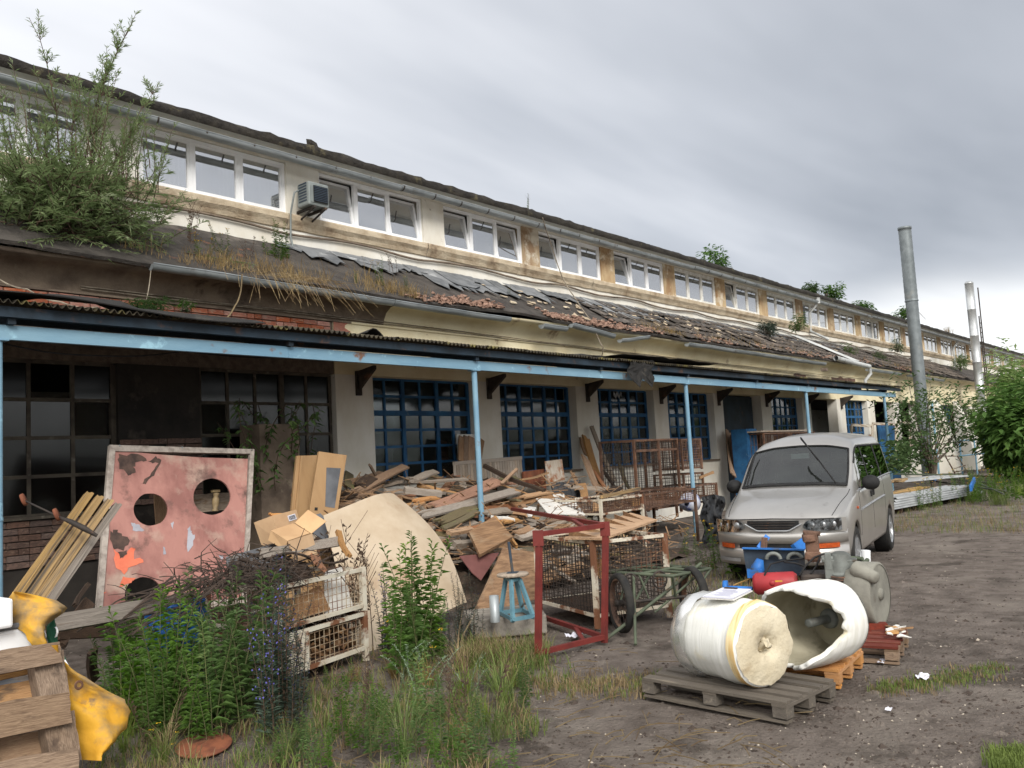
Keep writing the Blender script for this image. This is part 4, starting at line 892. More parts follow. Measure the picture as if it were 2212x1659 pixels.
dc = mp(1650, 755, .1); da = (V((.354, -.935, 0)) * .93 - vd * .36).normalized(); dr = .262
mb = MB(); mb.lathe([(-.16, dr - .03), (-.15, dr), (.05, dr), (.06, dr - .01), (.062, dr - .02)], dc, da, 40); _u = da.orthogonal().normalized(); _x = da.cross(_u); mb.add([dc + da * .056 + (_u * math.cos(a) + _x * math.sin(a)) * (dr - .012) for a in wav(0, 2 * PI, 40)[:-1]], [tuple(range(40))]); mb.add([dc - da * .15 + (_u * math.cos(a) + _x * math.sin(a)) * (dr - .02) for a in wav(0, 2 * PI, 40)[:-1]], [tuple(range(40))[::-1]]); mb.lathe([(.056, .05), (.075, .045), (.075, 0)], dc, da, 14); mb.build('flywheel_drum', 'drum_grey', mc)
mb = MB(); mb.tube([mp(1577, 470, .5), mp(1575, 310, .5)], .04, 14, caps=False); mb.tube([mp(1577, 470, .5), mp(1575, 310, .5)], .034, 14); mb.build('white_pipe', 'pvc', mc)
mb = MB(); mb.tube([mp(1400, 390, .3), mp(1540, 400, .3), mp(1560, 440, .2), mp(1590, 410, .3)], .02, 7); mb.build('rubber_hose', 'green_paint', mc)
mb = MB(); mb.bar(mp(1480, 1105, -.05), mp(1790, 1110, -.02), .09, .09, mi=0); mb.build('base_channel', 'wood_red', mc)
for i in range(16):
    p = G(*Z2(R.uniform(1800, 1990), R.uniform(1085, 1200)), .14 + R.uniform(0, .03)); 
    mb = MB(); mb.box((0, 0, 0), (R.uniform(.05, .14), R.uniform(.02, .05), .008), None, j=.006); o = mb.build('wood_chip', 'wood_white' if i % 3 else 'wood_tan', off=(0, 0, 0)); o.location = p; o.rotation_euler = (R.uniform(-.2, .2), R.uniform(-.2, .2), R.uniform(0, 3)); tag(o, 'pale splinter of wood lying on the red-brown pallet', 'wood chip', 'splinters on the red-brown pallet')

# ---------------------------------------------------------------- red frame, mesh box, cart
rf = thing('red_frame', 'open red steel frame standing in front of the wire mesh box', 'frame', G(*Z7(630, 1570), 0)); rb = .045
LB, RB = G(*Z7(402, 1635)), G(*Z7(860, 1512)); LT, RT = P(*Z7(408, 762), LB.y), P(*Z7(868, 700), RB.y); FT = G(*Z7(222, 588), (LT.z + RT.z) / 2); FB = G(*Z7(242, 1272), .05)
for p, q, nme in ((LB, LT, 'post'), (RB, RT, 'post')): mb = MB(); mb.bar(p, q, rb, up=(1, 0, 0)); mb.build(nme, 'red_paint', rf)
for p, q in ((LT, RT), (LB + V((0, 0, .06)), RB + V((0, 0, .05))), (RT, FT), (RB + V((0, 0, .05)), FB)): mb = MB(); mb.bar(p, q, rb * .9); mb.build('rail', 'red_paint', rf)
for t, b in ((RT, FT), (RB + V((0, 0, .05)), FB)):
    o = LT if t is RT else LB + V((0, 0, .06)); mb = MB(); mb.bar(t + (b - t) * .28, t + (o - t) * .32, rb * .8, rb * .6); mb.build('corner_brace', 'red_paint', rf)
for p in (LT, RT): mb = MB(); mb.box(p - vd * .03 + V((0, 0, -.03)), (.012, .09, .13), rotz(.55)); mb.build('gusset', 'red_paint', rf)

def mesh_panel(mb, p, q, h, n, m, r=.004, skip=0):
    """wire grid on the upright rectangle p..q, h high"""
    p, q = V(p), V(q)
    for i in range(1, n):
        if R.random() > skip: a = p + (q - p) * (i / n); mb.tube([a, a + V((R.uniform(-.006, .006), 0, h * .5)), a + V((0, 0, h))], r, 4, caps=False)
    for j in range(1, m):
        if R.random() > skip: z = V((0, 0, h * j / m)); mb.tube([p + z, (p + q) / 2 + z + V((0, 0, R.uniform(-.006, .006))), q + z], r, 4, caps=False)
def mesh_box(nm, lab, cs, z0, h, frame_m, wire_m, sides=(0, 1, 2, 3), n=(16, 11), m=12, post=.045, group=None, floor='wood_dark', feet=.0, cat='mesh crate', wire=.004, skip=0, rails=True):
    """cs: four corners on the ground, counter-clockwise"""
    cs = [V((c[0], c[1], z0)) for c in cs]; t = thing(nm, lab, cat, (cs[0].x, cs[0].y, z0 - feet), 0, group)
    for c in cs:
        mb = MB(); mb.bar(c - V((0, 0, feet)), c + V((0, 0, h)), post, up=(1, 0, 0)); mb.build('corner_post', frame_m, t)
    for i in sides:
        p, q = cs[i], cs[(i + 1) % 4]; e = (q - p).normalized() * post * .5
        if rails:
            for z in (.02, h - .02): mb = MB(); mb.bar(p + e + V((0, 0, z)), q - e + V((0, 0, z)), post * .8, post * .7); mb.build('rail', frame_m, t)
        mb = MB(); mesh_panel(mb, p, q, h, n[i % 2], m, wire, skip); mb.build('wire_mesh', wire_m, t)
    if floor: mb = MB(); mb.slab([c + V((0, 0, .03)) for c in cs], .025, nrm=(0, 0, 1)); mb.build('floor_panel', floor, t)
    return t
mc0, mc1 = G(*Z7(815, 1415)), G(*Z7(415, 1300)); dd = (mc0 - mc1); pp = V((-dd.y, dd.x, 0)).normalized() * .85
if pp.x < 0: pp = -pp
hh = P(*Z7(815, 800), mc0.y).z
mesh_box('mesh_box', 'wire mesh box with cream corner posts behind the red frame', [mc1, mc0, mc0 + pp, mc1 + pp], .1, hh - .1, 'rusty_white', 'old_iron', n=(20, 14), m=17, feet=.1, floor='wood_dark', wire=.0045, group='wire mesh boxes')
TZ = hh + .03; tr = thing('wooden_tray', 'wooden board with a row of wedges lying on the wire mesh box', 'board', G(*Z7(850, 740), TZ))
cn = [G(*Z7(*p), TZ) for p in ((585, 785), (850, 790), (1225, 660), (1040, 612))]
mb = MB(); mb.slab(cn, .02, nrm=(0, 0, 1)); mb.build('board', 'wood_tan', tr)
for i in range(6):
    f = (i + .3) / 6.2; a = cn[0] + (cn[3] - cn[0]) * f; b = cn[1] + (cn[2] - cn[1]) * f; a2 = cn[0] + (cn[3] - cn[0]) * (f + .03); mb = MB(); q = a + (b - a) * .75; w_ = (cn[3] - cn[0]).normalized() * .03
    mb.add([a, q, a + V((0, 0, .055)), a + w_, q + w_, a + w_ + V((0, 0, .055))], [(0, 1, 2), (5, 4, 3), (0, 3, 4, 1), (1, 4, 5, 2), (2, 5, 3, 0)]); mb.build('wedge', 'wood_brown', tr)
plank('plank', G(*Z7(800, 905), .62), G(*Z7(845, 1040), .5), .1, .02, 'wood_tan', up=-vd, k=4, lab='split piece of bright wood wedged at the cream corner post')

ct = thing('handcart', 'green tubular steel handcart with two spoked rubber wheels', 'handcart', G(*Z7(1230, 1420), 0))
CZ = .50; q4 = [G(*Z7(*p), CZ) for p in ((880, 1022), (1210, 972), (1592, 1002), (1330, 1052))]
mb = MB(); mb.tube(q4 + [q4[0]], .016, 8); mb.build('top_frame', 'green_paint', ct)
mb = MB(); mb.tube([q4[0] * .6 + q4[1] * .4, q4[3] * .55 + q4[2] * .45], .014, 8); mb.tube([q4[0] * .3 + q4[1] * .7, q4[3] * .25 + q4[2] * .75], .014, 8); mb.tube([(q4[0] + q4[3]) / 2, (q4[1] + q4[2]) / 2], .014, 8); mb.build('cross_tube', 'green_paint', ct)
wl, wr = G(*Z7(985, 1445), .0), G(*Z7(1492, 1390), .0); axv = (wr - wl).normalized(); wrad = .275
for c in (wl, wr):
    c = c + V((0, 0, wrad)); mb = MB(); mb.lathe([(-.03, wrad - .05), (-.04, wrad - .02), (-.02, wrad), (.02, wrad), (.04, wrad - .02), (.03, wrad - .05), (-.03, wrad - .05)], c, axv, 40); wq = mb.build('wheel', 'tyre', ct)
    mb = MB(); mb.lathe([(-.025, wrad - .052), (-.025, wrad - .066), (.025, wrad - .066), (.025, wrad - .052)], c, axv, 36); mb.build('rim', 'rust', wq)
    mb = MB(); u = axv.orthogonal().normalized(); x = axv.cross(u); mb.lathe([(-.05, 0), (-.05, .03), (.05, .03), (.05, 0)], c, axv, 12)
    for k in range(20): a = 2 * PI * k / 20; mb.tube([c + axv * .03 * (-1) ** k, c + (u * math.cos(a) + x * math.sin(a)) * (wrad - .06)], .003, 4, caps=False)
    mb.build('spokes', 'old_iron', wq)
hz = V((0, 0, wrad)); mb = MB(); mb.tube([wl + hz, wr + hz], .016, 8); mb.build('axle', 'old_iron', ct)
mb = MB()
for c, t in ((wl, q4[0] * .7 + q4[3] * .3), (wr, q4[2]), (wl + (wr - wl) * .2, q4[1]), (wl + (wr - wl) * .75, q4[3])): mb.tube([c + hz + (wr - wl) * .0, t], .013, 7)
mid = wl + (wr - wl) * .45 + hz; mb.tube([q4[0] * .5 + q4[3] * .5, mid - V((0, 0, .12)), q4[2] * .8 + q4[3] * .2], .013, 7); mb.build('support_tube', 'green_paint', ct)
mb = MB()
for s in (.15, .55): c = wl + (wr - wl) * s + hz + V((0, 0, .18)); mb.tube([c + axv * .07 * math.cos(a) + V((0, 0, .08 * math.sin(a))) for a in wav(0, 2 * PI, 14)], .009, 6)
mb.build('spring_ring', 'old_iron', ct)
mb = MB(); mb.tube([G(*Z7(1062, 1045), CZ), G(*Z7(1075, 1525), .0)], .014, 8); mb.build('prop_leg', 'green_paint', ct)
mb = MB(); mb.tube([G(*Z7(872, 1488), .02), G(*Z7(1300, 1150), .34), G(*Z7(1530, 962), .56)], .016, 8); mb.build('drawbar', 'green_paint', ct)

# ---------------------------------------------------------------- stool on its concrete block
ca, cb_ = G(*Z7(0, 1480), 0), G(*Z7(482, 1440), 0); cdv = (cb_ - ca).normalized(); cpv = V((-cdv.y, cdv.x, 0)); cpv = cpv if cpv.x > 0 else -cpv
cbk = thing('concrete_block', 'broken concrete slab under the light blue stool', 'concrete block', ca)
mb = MB(); g = []
q = [ca - cdv * .1, cb_, cb_ + cpv * .62, ca - cdv * .1 + cpv * .62]
mb.slab([p + V((R.uniform(-.02, .02), R.uniform(-.02, .02), .17)) for p in q], .18, nrm=(0, 0, 1)); mb.build('slab', 'concrete', cbk, bevel=.015)
sc_ = A(*Z7(240, 1300), (0, 0, .2), (0, 0, 1)); stl = thing('stool', 'light blue angle-iron stool with a round wooden wheel and upright rod', 'stool', sc_)
B4 = [A(*Z7(*p), (0, 0, .18), (0, 0, 1)) for p in ((228, 1368), (372, 1342), (298, 1300), (140, 1318))]; seat_c = A(*Z7(228, 1070), sc_, vd); T4 = [seat_c + V((b - sum(B4, V()) / 4).to_tuple()) * .42 for b in B4]
for b, t in zip(B4, T4): mb = MB(); mb.bar(b, V((t.x, t.y, seat_c.z)), .035, .03, up=(1, 0, 0)); mb.build('leg', 'stool_blue', stl)
for i in range(4): mb = MB(); mb.bar(B4[i] + V((0, 0, .02)), B4[(i + 1) % 4] + V((0, 0, .02)), .02, .035); mb.build('foot_rail', 'stool_blue', stl); mb = MB(); mb.bar(V((T4[i].x, T4[i].y, seat_c.z)), V((T4[(i + 1) % 4].x, T4[(i + 1) % 4].y, seat_c.z)), .02, .03); mb.build('top_rail', 'stool_blue', stl)
mb = MB(); mb.lathe([(.02, 0), (.02, .12), (.03, .155), (.05, .155), (.052, .15), (.055, .148), (.056, 0)], seat_c, (0.0, .02, 1), 30); mb.build('wooden_wheel', 'wood_grey', stl)
mb = MB(); mb.tube([seat_c + V((0, 0, .05)), A(*Z7(198, 815), sc_, vd)], .014, 10); mb.box(seat_c + V((0, 0, .06)), (.1, .1, .008), rotz(.5)); mb.build('spindle', 'steel_plate', stl)
pb = A(*Z7(105, 1368), (0, 0, .17), (0, 0, 1)); o = MB(); o.lathe([(0, .045), (.24, .045), (.24, .04), (0, .04)], pb, (0, 0, 1), 20); tag(o.build('steel_pipe', 'zinc', off=pb), 'short grey steel pipe standing beside the blue stool', 'pipe')

# ---------------------------------------------------------------- the heap of scrap timber
HY, HK = 6.5, .36                      # the heap rises from y = HY towards the wall
def rdir_(z): a = R.uniform(0, 2 * PI); return V((math.cos(a), math.sin(a), z))
def hp(uv, lift=0.0):
    r = ray(*uv); s = (EYE + HK * HY - lift) / (HK * r.y - r.z); return CAMP + r * s
mb = MB(); g = []
for i in range(26):
    row = []
    for j in range(40):
        x = 6.9 + .17 * j; y = 6.9 + 4.05 * i / 25; edge = min(1, (x - 6.9) / 1.0, (13.4 - x) / 2.4); z = max(-.05, (y - HY) * HK * (.72 + .16 * fbm(x * .9, y * .9)) * max(0, edge)) - .06 + .08 * fbm(x * 3, y * 3, 2)
        row.append((x, y, z))
    g.append(row)
mb.sheet(g, sm=False); hb = tag(mb.build('rubble_mound', 'rubble', kind='stuff', off=(9, 9, 0)), 'dark rubble and splinters under the scrap timber heap', 'rubble')
GR = 'boards in the scrap timber heap'
SP = 'weathered broken board lying loose in the scrap timber heap'
kinds = ['wood_grey', 'wood_brown', 'wood_brown', 'wood_dark', 'wood_tan', 'wood_mossy', 'wood_pink', 'wood_grey']
for i in range(330):
    u, v = R.uniform(690, 1480), R.uniform(1030, 1320)
    p = hp((u, v), R.uniform(-.02, .08))
    if p.y > 10.6 or p.y < 6.8 or p.x > 13.6 or p.x < 6.6 or (p.x > 8.2 and p.y < 6.6 + (p.x - 8.2) * .3) or (p.x < 8 and p.y < 7.6): continue
    a = R.gauss(.35, .5) if R.random() < .7 else R.uniform(-1.2, 2.2); ln = R.uniform(.4, 1.5); d = V((math.cos(a), math.sin(a) * .85, 0)); d.z = d.y * HK * .8 + R.gauss(0, .07)
    m_ = R.choice(kinds); lab = '%s %s broken board lying loose in the %s of the scrap timber heap' % ('long' if ln > 1.1 else 'mid-length' if ln > .7 else 'short', {'wood_grey': 'grey', 'wood_brown': 'brown', 'wood_dark': 'dark brown', 'wood_tan': 'tan', 'wood_mossy': 'mossy', 'wood_pink': 'reddish'}[m_], 'left part' if p.x < 8.4 else 'middle' if p.x < 10 else 'right part')
    plank('plank', p - d * ln / 2, p + d * ln / 2, R.uniform(.06, .2), R.uniform(.02, .045), m_, up=V((R.gauss(0, .25), R.gauss(-.3, .25), 1)), lab=lab, group=GR)
mb = MB()
for i in range(1100):
    p = hp((R.uniform(690, 1480), R.uniform(1030, 1320)), R.uniform(.0, .16))
    if p.y > 10.6 or p.y < 6.8 or p.x > 13.4 or p.x < 6.6 or (p.x < 8 and p.y < 7.6): continue
    d = rdir_(R.gauss(0, .3)) * R.uniform(.05, .28); mb.bar(p - d, p + d, R.uniform(.006, .03), R.uniform(.004, .012))
tag(mb.build('splinters', 'wood_tan', kind='stuff', off=(9, 9, .5)), 'small splinters and slivers all over the scrap timber heap', 'splinters')
def big(z, a, b, w, m, lab, k=None, t=.03, l0=.08, l1=.08, up=None, cat='plank'):
    plank('plank', hp(z(*a), l0), hp(z(*b), l1), w, t, m, up=up or (.1, -.45, 1), k=k, lab=lab, cat=cat, group=GR)
big(ZF, (545, 680), (935, 490), .14, 'wood_brown', 'brown split board rising to a point left of the window blue bars', 4, l1=.3)
big(ZF, (590, 640), (680, 570), .2, 'wood_dark', 'short dark panel piece at the upper left of the heap', 3, l0=.12, l1=.2)
big(ZF, (665, 480), (715, 570), .06, 'wood_brown', 'short stake poking up at the white pier', 1, l0=.35, l1=.12, up=(1, 0, 0))
big(ZF, (960, 605), (1400, 590), .07, 'wood_grey', 'long grey batten lying level near the top of the heap', 3, l0=.15, l1=.15)
big(ZF, (975, 590), (1160, 530), .13, 'wood_grey', 'grey board with a broken tip under the first blue window', 4, l0=.18, l1=.25)
big(ZF, (920, 665), (1195, 695), .1, 'wood_grey', 'pale grey square beam end in the middle of the heap', 1, t=.08, l0=.16, l1=.16)
big(ZF, (985, 745), (1200, 725), .09, 'wood_new', 'freshly broken orange board below the pale beam', 5, l0=.12, l1=.12)
big(ZF, (1130, 800), (1620, 600), .22, 'wood_pink', 'wide reddish-brown board slanting behind the blue post', 2, l0=.12, l1=.18)
big(ZF, (1020, 860), (1770, 670), .17, 'wood_grey', 'longest grey-brown board slanting across the heap behind the blue post', 3, l0=.18, l1=.24)
big(ZF, (1160, 905), (1470, 790), .15, 'wood_mossy', 'mossy greenish board left of the blue post', 4, l0=.17, l1=.17)
big(ZF, (1200, 960), (1460, 830), .09, 'wood_mossy', 'narrow mossy batten below the mossy board', 2, l0=.18, l1=.2)
big(ZF, (1500, 840), (1745, 815), .17, 'wood_grey', 'grey board right of the blue post under the white panels', 5, l0=.14, l1=.14)
big(ZF, (1500, 490), (1960, 680), .1, 'wood_dark', 'dark beam sloping down to the right in front of the slatted panel', 2, t=.06, l0=.24, l1=.18)
big(ZF, (1640, 620), (1755, 510), .05, 'wood_brown', 'thin brown stick sticking up beside the slatted panel', 1, l0=.2, l1=.42)
big(ZF, (1780, 720), (2040, 680), .1, 'wood_tan', 'tan board at the right end of the heap with a split end', 5, l0=.14, l1=.16)
big(ZF, (1250, 985), (1420, 955), .09, 'wood_tan', 'tan batten end left of the blue post foot', 1, l0=.2, l1=.2, t=.05)
big(ZF, (1290, 1072), (1418, 1062), .09, 'wood_grey', 'pale grey batten end beside the hardboard edge', 1, l0=.22, l1=.22, t=.07)
big(ZF, (1590, 870), (1755, 1090), .06, 'wood_tan', 'tan frame strip sloping over the brown door', 1, l0=.22, l1=.2, up=(1, .4, .3))
big(ZF, (1760, 1030), (1890, 970), .13, 'wood_grey', 'grey offcut at the right of the brown door', 2, l0=.16, l1=.2, t=.05)
big(ZF, (1740, 990), (1860, 950), .11, 'wood_brown', 'brown offcut above the grey offcut', 2, l0=.2, l1=.22)
big(ZF, (1640, 900), (1800, 890), .09, 'wood_tan', 'tan flake of plywood under the white panels', 5, l0=.2, l1=.2)
big(ZF, (1560, 860), (1740, 890), .05, 'wood_white', 'pale splinter lying below the grey board', 4, l0=.22, l1=.22)
# bigger panels in the heap: four corners on a leaning plane
def panel(nm, lab, cat, z, pts, m, o, n, t=.018, group=None, parts=None):
    q = [A(*z(*p), o, n) for p in pts]; c = sum(q, V()) / len(q)
    nn = V(n).normalized(); nn = nn if nn.dot(CAMP - c) > 0 else -nn; mb = MB()
    if (q[1] - q[0]).cross(q[2] - q[0]).dot(nn) < 0: q = q[::-1]
    mb.slab(q, t, nrm=nn); return tag(mb.build(nm, m, off=c), lab, cat, group)
hn = (0, -.34, 1)
def hpl(lift): return (0, HY, lift)
panel('door', 'brown boarded door lying slanted in front of the heap', 'door', ZF, [(1400, 975), (1585, 860), (1725, 1010), (1480, 1145)], 'wood_brown', hpl(.0), (-.05, -.40, 1), .04)
panel('boarded_hatch', 'large brown boarded hatch leaning behind the blue stool', 'panel', ZF, [(1440, 1570), (1660, 1095), (1960, 1140), (1900, 1590)], 'wood_brown', (7.2, 6.6, 0), (.1, -.9, .42), .03)
panel('white_board', 'white melamine board lying on the right of the heap', 'board', ZB, [(1105, 950), (1530, 955), (1672, 1135), (1240, 1120)], 'wood_white', hpl(.16), hn, .02)
panel('white_board', 'second white board showing left under the dark board', 'board', ZB, [(770, 1150), (1010, 1040), (1110, 1050), (1060, 1150)], 'wood_white', hpl(.12), hn, .02)
panel('white_board', 'white board strip at the back right below the dark slats', 'board', ZB, [(1290, 905), (1430, 890), (1435, 935), (1300, 940)], 'wood_white', hpl(.12), hn, .02)
panel('dark_board', 'broken dark brown board standing between the white boards and the red frame', 'board', ZB, [(935, 955), (1110, 965), (1130, 1000), (1400, 1300), (1385, 1325), (1150, 1300)], 'wood_dark', hpl(.22), (.2, -.6, .9), .03)
panel('dark_board', 'jagged brown board piece standing on the white board', 'board', ZB, [(1325, 1085), (1380, 1080), (1410, 1020), (1440, 1035), (1520, 1255), (1490, 1250)], 'wood_brown', hpl(.26), (.2, -.7, .7), .03)
panel('dark_board', 'pointed tan board piece beside the jagged one', 'board', ZB, [(1480, 1110), (1540, 1055), (1600, 1190), (1560, 1240)], 'wood_tan', hpl(.26), (.2, -.7, .7), .03)
panel('maroon_sheet', 'dull maroon sheet at the foot of the first blue post', 'sheet', ZF, [(1330, 1155), (1625, 1130), (1490, 1335), (1425, 1280)], 'maroon_sheet', (7, 6.7, .1), (0, -.8, .8), .01)
# curved hardboard
o, n = (5.6, 6.25, 0), (-.12, -.80, .62); co = [A(*ZF(*p), o, n) for p in ((320, 858), (880, 632), (1430, 1440), (560, 1960))]
nn = V(n).normalized(); g = []
for i in range(15):
    s = i / 14; row = []
    for j in range(17):
        t = j / 16; p = (co[0] * (1 - t) + co[1] * t) * (1 - s) + (co[3] * (1 - t) + co[2] * t) * s
        p = p + nn * (-.24 * max(0, t - .55) ** 2 * 3.2 + .03 * math.sin(s * PI)) + (co[1] - co[0]).normalized() * (.17 * math.sin(s * PI) * t ** 2); row.append(p)
    g.append(row)
mb = MB(); mb.sheet(g, t=.006); tag(mb.build('hardboard_sheet', 'hardboard', off=co[3]), 'big bent beige hardboard sheet leaning on the heap', 'sheet')
panel('grey_sheet', 'dark grey sheet showing behind the left edge of the beige hardboard', 'sheet', ZF, [(110, 900), (300, 838), (560, 1120), (430, 1100)], 'grey_sheet', (5.6, 6.45, 0), n, .012)

# things leaning against the front wall
def lean(nm, lab, cat, z, pts, m, y=10.7, t=.03, tilt=.1, group=None): return panel(nm, lab, cat, z, pts, m, (0, y, 1.3), (0, -1, tilt), t, group)
lean('white_sheet', 'white panel leaning in the first blue window beside the post', 'panel', ZF, [(1310, 252), (1440, 255), (1445, 470), (1335, 470)], 'wood_white', 10.9)
for i, (a, b) in enumerate((((1350, 272), (1345, 460)), ((1385, 270), (1382, 460)), ((1418, 274), (1415, 460)), ((1495, 292), (1470, 460)))):
    plank('plank', P(*ZF(*a), 10.82), P(*ZF(*b), 10.70), .17 if i < 3 else .13, .03, 'wood_brown', up=(0, -1, 0), k=1, lab='upright brown plank, %s in front of the white panel' % ('leftmost', 'second', 'third', 'the separate one right of the post')[i], group='planks upright at the first window')
sl = thing('slatted_screen', 'low grey slatted screen standing under the first two blue windows', 'panel', P(*ZF(1540, 600), 10.5)); lo = (0, 10.5, 1)
a, b, c, d = [A(*ZF(*p), lo, (0, -1, .12)) for p in ((1282, 470), (1788, 428), (1806, 640), (1290, 640))]
plank('top_rail', a, b, .04, .06, 'wood_grey', k=1, par=sl)
for i in range(26): t = (i + .5) / 26; plank('slat', a + (b - a) * t, d + (c - d) * t, (b - a).length / 30, .012, 'wood_grey', up=(0, -1, .1), k=R.choice((1, 2)), par=sl)
panel('rusty_sheet', 'rust-brown framed panel right of the slatted panel', 'panel', ZB, [(958, 640), (1205, 608), (1228, 850), (968, 760)], 'rust_panel', (0, 10.4, 1), (0, -1, .15), .04)
panel('tin_sheet', 'white tin sheet with a vertical rust streak', 'sheet', ZB, [(1208, 522), (1405, 496), (1440, 738), (1240, 768)], 'rust_streak', (0, 10.3, 1), (0, -1, .15), .01)
ds = thing('dark_slat_pallet', 'charcoal coloured slats standing below the tin sheet', 'slats', A(*ZB(1450, 900), (0, 10.1, 1), (0, -1, .2)))
for i in range(5): a, b = A(*ZB(1305 + 68 * i, 768 - 8 * i), (0, 10.1, 1), (0, -1, .25)), A(*ZB(1345 + 72 * i, 900 + 20 * i), (0, 10.1, 1), (0, -1, .25)); plank('slat', a, b, .17, .03, 'wood_charcoal', up=(0, -1, .2), k=2, par=ds)
for z, a, b, w_, y0, y1, m, lab in (
    (Z7, (725, 85), (850, 470), .26, 10.9, 10.0, 'wood_tan', 'widest tan plank leaning at the white pier between two windows'),
    (Z7, (700, 100), (735, 220), .14, 10.85, 10.6, 'wood_brown', 'short dark brown plank behind the widest tan plank'),
    (Z7, (722, 228), (860, 560), .27, 10.3, 9.3, 'wood_brown', 'brown wide plank in front of the tan one, its lower end in the mesh boxes'),
    (Z7, (765, 10), (930, 400), .13, 10.9, 10.3, 'wood_grey', 'tallest thin grey plank leaning against the wall by the third window'),
    (Z7, (800, 335), (910, 500), .2, 10.2, 9.5, 'wood_pink', 'reddish short plank right of the leaning planks'),
    (Z7, (855, 325), (960, 470), .2, 10.4, 9.8, 'wood_dark', 'dark plank with a nailed cleat leaning under the third window'),
    (Z7, (968, 285), (1025, 450), .17, 10.6, 10.1, 'wood_mossy', 'grey-brown notched plank leaning left of the tall wire cage'),
    (Z7, (640, 345), (740, 530), .2, 10.4, 9.6, 'wood_tan', 'tan plank half hidden behind the charcoal slats'),
    (ZC, (1490, 730), (1545, 1200), .24, 10.9, 10.4, 'wood_brown', 'brown plank leaning beside the open doorway left of the van'),
    (ZC, (1690, 760), (1720, 1000), .14, 10.9, 10.6, 'wood_dark', 'dark plank leaning inside the doorway behind the van'),
    (ZC, (1535, 740), (1630, 1150), .03, 10.9, 10.5, 'wood_dark', 'thin dark lath leaning in the open doorway'),
    (ZC, (1190, 1225), (1335, 1165), .06, 9.0, 9.4, 'wood_tan', 'thin tan stick poking out of the tall wire cage to the right')):
    plank('plank', P(*z(*a), y0), P(*z(*b), y1), w_, .035, m, up=(0, -1, .2), k=2, lab=lab, group='planks leaning on the front wall')

# ---------------------------------------------------------------- wire cages at the back
o1 = P(*ZC(545, 1310), 9.2); o1.z = .42; wv = V((1, 0, 0))
def rect(p, l, d, a=0): u = V((math.cos(a), math.sin(a), 0)); v = V((-u.y, u.x, 0)); return [p, p + u * l, p + u * l + v * d, p + v * d]
hA = P(*ZC(500, 825), 9.2).z - .52
rA = P(*ZC(1180, 1300), 9.2).x - o1.x
tall = mesh_box('tall_wire_cage', 'tall rusty wire cage standing beside the second blue post', rect(V((o1.x, 9.2, 0)), rA * .68, .8), .52, hA, 'rust', 'old_iron', n=(16, 12), m=17, feet=.12, wire=.005, group='wire mesh boxes', post=.05)
mb = MB(); mb.bar((o1.x, 9.2, .52 + hA * .84), (o1.x + rA * .68, 9.2, .52 + hA * .84), .05); mb.bar((o1.x + rA * .37, 9.19, .55), (o1.x + rA * .37, 9.19, .5 + hA), .05); mb.build('mid_rail', 'rust', tall)
mesh_box('rusty_wire_cage', 'lower rusty wire cage stacked right behind the second blue post', rect(V((o1.x + rA * .72, 9.15, 0)), rA * .34, .7), .52, hA * .47, 'rust', 'old_iron', n=(8, 8), m=8, feet=.1, wire=.005, group='wire mesh boxes')
mesh_box('rusty_wire_cage', 'small rusty wire cage stacked on the lower one by the second blue post', rect(V((o1.x + rA * .72, 9.15, 0)), rA * .34, .7), .56 + hA * .5, hA * .46, 'rust', 'rust', n=(14, 12), m=12, feet=.02, wire=.006, group='wire mesh boxes')
for i in range(60):
    pass
mb = MB()
for i in range(240): p = V((o1.x + R.uniform(.1, rA * .62), R.uniform(9.25, 9.9), .56)); p.z += R.uniform(0, .16) * max(0, 1 - abs((p.x - o1.x) / (rA * .66) - .6) * 1.5); a = R.uniform(.03, .09); mb.box(p, (a, a * .7, a * .5), rotz(R.uniform(0, 3)), j=.015)
tag(mb.build('bark_litter', 'rubble', kind='stuff', off=(o1.x, 9.5, .55)), 'dark litter heaped on the floor of the tall wire cage', 'litter')
o2_ = P(*ZC(180, 1620), 7.9); o2_.z = 0; e2 = P(*ZC(1165, 1610), 7.9).x; zt2 = P(*ZC(200, 1440), 7.9).z; zb2 = P(*ZC(200, 1610), 7.9).z
for i, (fa, fb, m) in enumerate(((0, .40, 'rusty_white'), (.42, 1.0, 'rust'))):
    mesh_box('low_wire_cage', ('low open wire cage with a cream rim, left one in front of the tall cage', 'long low rust-brown wire cage in front of the van')[i], rect(V((o2_.x + (e2 - o2_.x) * fa, 7.9, 0)), (e2 - o2_.x) * (fb - fa), .9), zb2, zt2 - zb2, m, 'rust', n=(20, 14), m=7, feet=zb2, wire=.005, group='wire mesh boxes', floor='rust')
mesh_box('low_wire_cage', 'low brown wire cage behind, reaching to the van bonnet', rect(V((P(*ZC(980, 1480), 8.9).x, 8.95, 0)), 1.75, .8), P(*ZC(1000, 1470), 8.9).z, .3, 'rust', 'rust', n=(26, 14), m=6, feet=.3, wire=.005, group='wire mesh boxes', floor='rust')
plank('plank', P(*ZC(180, 1440), 7.92) + V((0, 0, .03)), P(*ZC(575, 1350), 8.6) + V((0, 0, .03)), .06, .05, 'wood_yellow', k=1, lab='pale yellow batten lying across the low wire cages')
bk_ = thing('sack', 'blue and white printed sack lying in the wire cage by the van', 'sack', P(*ZC(1100, 1500), 8.5)); pc = V(bk_.location)
mb = MB(); mb.lathe([(-.3, .05), (-.25, .16), (-.1, .2), (.1, .19), (.25, .15), (.3, .04)], pc + V((0, 0, .05)), (1, .3, 0), 14); mb.v = [p + V((.03, .03, .03)) * fbm(p.x * 5, p.y * 5, p.z * 5) for p in mb.v]; mat('sack_print', (196, 198, 206), (150, 156, 178), (70, 84, 140), sc=5, t3=(.55, .6), s3=5, bump=.3); mb.build('bag', 'sack_print', bk_)
